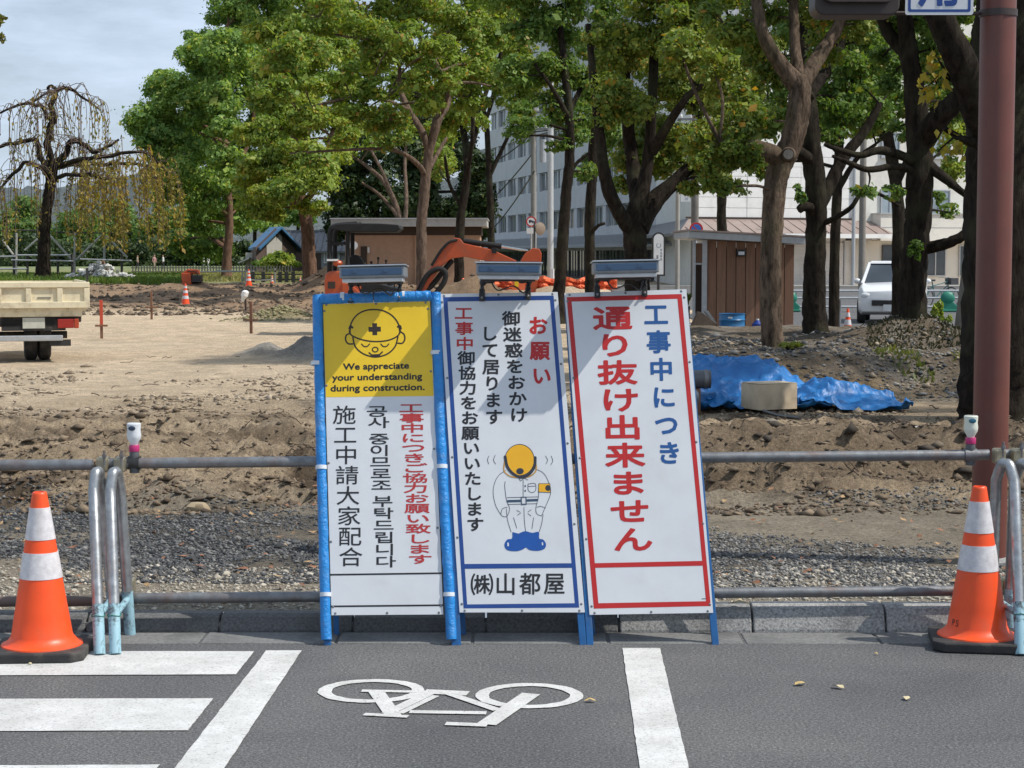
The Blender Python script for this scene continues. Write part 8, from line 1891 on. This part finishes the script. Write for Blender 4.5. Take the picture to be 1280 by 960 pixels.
# ================================================================== THE STREET BEHIND
def car():
    Y = 47.5; k = Y / F; cx = 1116; x = (cx - CX) / F * Y; t = thing('parked_car', 'white car facing the site, half behind the dark trunk on the stump mound', 'car', (x, Y, .013), R(-14)); CW = M['car_white'] = mat('car_white', (.74, .75, .76), .25, (.70, .71, .72), 3, coat=.6)
    L_, W_ = 3.5, 1.66; secs = []
    # body lofted front to back: (y, half width, sill, belt height)
    side = [(-1.75, .62, .42, .66), (-1.70, .74, .30, .80), (-1.45, .80, .22, .92), (-.85, .82, .20, 1.00), (0, .83, .20, 1.02), (1.0, .83, .20, 1.03), (1.6, .80, .24, 1.02), (1.75, .72, .36, .95)]
    mb = MB(); ring = []
    for y, hw, z0, z1 in side:
        ring.append([(-hw + .06, y, z0), (-hw, y, z0 + .12), (-hw, y, z1 - .12), (-hw + .08, y, z1), (0, y, z1 + .03), (hw - .08, y, z1), (hw, y, z1 - .12), (hw, y, z0 + .12), (hw - .06, y, z0)])
    n = 9; vs = [p for r_ in ring for p in r_]; fs = [(i * n + j, i * n + (j + 1) % n, (i + 1) * n + (j + 1) % n, (i + 1) * n + j) for i in range(len(ring) - 1) for j in range(n)] + [tuple(range(n - 1, -1, -1)), tuple(range((len(ring) - 1) * n, len(ring) * n))]
    mb.add(vs, [f[::-1] for f in fs]); mb.build('body', CW, t, smooth=40, bevel=.02)
    cab = MB(); b0 = [(-.74, -.85, .98), (.74, -.85, .98), (.76, 1.65, 1.0), (-.76, 1.65, 1.0)]; b1 = [(-.60, -.25, 1.50), (.60, -.25, 1.50), (.62, 1.35, 1.50), (-.62, 1.35, 1.50)]
    cab.add(b0 + b1, [(0, 1, 5, 4), (1, 2, 6, 5), (2, 3, 7, 6), (3, 0, 4, 7), (4, 5, 6, 7)]); cab.build('glasshouse', M['window_glass'], t, bevel=.03)
    rf = MB(); rf.add([(v[0] * 1.02, v[1] + (-.05 if i < 2 else .05), 1.495) for i, v in enumerate(b1)] + [(v[0] * .94, v[1], 1.56) for v in b1], [(0, 1, 5, 4), (1, 2, 6, 5), (2, 3, 7, 6), (3, 0, 4, 7), (4, 5, 6, 7)]); rf.build('roof', CW, t, bevel=.03)
    for a, c in ((b0[0], b1[0]), (b0[1], b1[1]), (b0[2], b1[2]), (b0[3], b1[3])): MB().tube([a, c], .045, 6).build('pillar', CW, t)
    for s in (-1, 1):
        MB().ball((s * .60, -1.66, .70), (.15, .10, .09), 10, 6).build('headlight', M['lamp_lens'], t, smooth=60); MB().ball((s * .88, -.62, 1.05), (.09, .06, .07), 8, 5).build('mirror', CW, t, smooth=60)
        for y in (-1.1, 1.15):
            wh = MB().lathe([(.18, -.09), (.29, -.095), (.31, -.06), (.31, .06), (.29, .095), (.18, .09)], 22, Matrix.Translation((s * .74, y, .31)) @ Matrix.Rotation(R(90), 4, 'Y')).build('wheel', M['rubber'], t, smooth=35)
            MB().lathe([(.02, -.06), (.17, -.07), (.18, 0), (.17, .07)], 16, Matrix.Translation((s * .755, y, .31)) @ Matrix.Rotation(R(90), 4, 'Y')).build('rim', M['alu'], wh, smooth=35)
    MB().box((0, -1.77, .52), (.9, .05, .14)).build('grille', M['black_plastic'], t, bevel=.01); MB().box((0, -1.79, .40), (.33, .02, .165)).build('number_plate', M['white_paint'], t)
car()
def van():
    Y = 92; x = (585 - CX) / F * Y; t = thing('parked_van', 'white van glimpsed under the digger boom between two lamps', 'van', (x, Y, 0), R(0)); w = 1.7
    MB().prism([(-w / 2, .3), (w / 2, .3), (w / 2, 1.1), (w / 2 - .08, 1.85), (w / 2 - .2, 1.95), (-w / 2 + .2, 1.95), (-w / 2 + .08, 1.85), (-w / 2, 1.1)], 0, 3.6).build('body', M['car_white'], t, bevel=.06)
    MB().prism([(-w / 2 + .12, 1.15), (w / 2 - .12, 1.15), (w / 2 - .20, 1.70), (-w / 2 + .20, 1.70)], -.03, .02).build('windscreen', M['window_glass'], t, bevel=.01)
    MB().box((0, -.05, .45), (w, .12, .25)).build('bumper', M['galv_dark'], t, bevel=.03)
    for s in (-1, 1):
        MB().box((s * .66, -.03, .78), (.25, .08, .18)).build('headlight', M['lamp_lens'], t, bevel=.02)
        for y in (.6, 2.9): MB().lathe([(.30, -.1), (.30, .1)], 16, Matrix.Translation((s * .72, y, .3)) @ Matrix.Rotation(R(90), 4, 'Y')).build('wheel', M['rubber'], t)
van()
GREEN_ST = mat('stand_green', (.015, .20, .135), .5, (.012, .16, .11), 6); 
def railing():
    Y = 56; P = lambda px: (px - CX) / F * Y; t = thing('pipe_railing', 'grey pipe railing across the far side of the street', 'railing', (P(1100), Y, .013))
    zz = lambda py: at(640, py, Y).z
    for py in (364, 373, 384, 394): MB().tube([(P(930) - P(1100), 0, zz(py)), (P(1330) - P(1100), 0, zz(py) + .0)], .035, 8).build('rail', M['alu'], t)
    for px in (960, 1075, 1120, 1230): MB().tube([(P(px) - P(1100), .05, 0), (P(px) - P(1100), .05, zz(361))], .035, 8).build('post', M['alu'], t)
    for px, lab in ((986, 'green barrier stand holding the railing behind the crooked trunk'), (1182, 'green barrier stand holding the railing near the pale leaning pole'), (1225, 'green barrier stand holding the railing near the right edge')):
        s = thing('barrier_stand', lab, 'barrier stand', (P(px), Y - .22, .013), 0, 'green barrier stands'); z1 = zz(368)
        MB().prism([(-.26, 0), (.26, 0), (.30, .18), (.16, .30), (.20, .62), (.12, z1 * .62), (-.12, z1 * .62), (-.20, .62), (-.16, .30), (-.30, .18)], -.05, .05).build('body', GREEN_ST, s, bevel=.03)
        MB().ball((0, 0, z1 * .78), (.22, .10, .20), 12, 8).build('top_knob', GREEN_ST, s, smooth=60); MB().box((0, -.0, .04), (.6, .4, .06)).build('foot', GREEN_ST, s, bevel=.02)
railing()
def bicycle():
    Y = 60; x = (1172 - CX) / F * Y; t = thing('bicycle', 'dark teal bicycle parked behind the railing at the right', 'bicycle', (x, Y, .013), R(25)); r = .33; mf = mat('bike_teal', (.03, .13, .13), .4)
    for xx in (-.52, .52):
        w = MB().tube([(xx + r * math.cos(a), 0, r + r * math.sin(a)) for a in np.linspace(0, 6.283, 25)[:-1]], .02, 6, closed=True).build('wheel', M['rubber'], t)
        s = MB()
        for a in np.linspace(0, 6.283, 13)[:-1]: s.tube([(xx, 0, r), (xx + r * math.cos(a), 0, r + r * math.sin(a))], .003, 3)
        s.build('spokes', M['alu'], w)['kind'] = 'stuff'
    f = MB()
    for a, c in (((-.52, 0, r), (-.12, 0, .32)), ((-.12, 0, .32), (-.25, 0, .86)), ((-.12, 0, .32), (.36, 0, .72)), ((-.22, 0, .72), (.34, 0, .84)), ((-.52, 0, r), (-.22, 0, .72)), ((.52, 0, r), (.33, 0, .95))): f.tube([a, c], .02, 6)
    f.build('frame', mf, t); MB().box((-.27, 0, .90), (.24, .14, .06)).build('saddle', M['black_plastic'], t, bevel=.02)
    MB().tube([(.22, -.27, 1.0), (.32, -.2, 1.0), (.33, 0, .97), (.32, .2, 1.0), (.22, .27, 1.0)], .014, 6).build('handlebar', M['alu'], t)
    MB().box((.55, 0, .86), (.30, .32, .22)).build('basket', M['dark_alu'], t)
bicycle()
def street_hoops():
    Y = 41.5
    for px, lab in ((1041, 'small steel hoop post left of the street cone between the trunks'), (1048, 'small steel hoop post touching the street cone between the trunks')):
        x = (px - CX) / F * Y; t = thing('hoop_barrier', lab, 'barrier stand', (x, Y, .0), R(70), 'small hoops on the street')
        MB().tube(crom([(-.2, 0, 0), (-.2, 0, .55), (-.14, 0, .70), (0, 0, .75), (.14, 0, .70), (.2, 0, .55), (.2, 0, 0)], 4), .025, 8).build('hoop', M['galv'], t, smooth=50)
street_hoops()
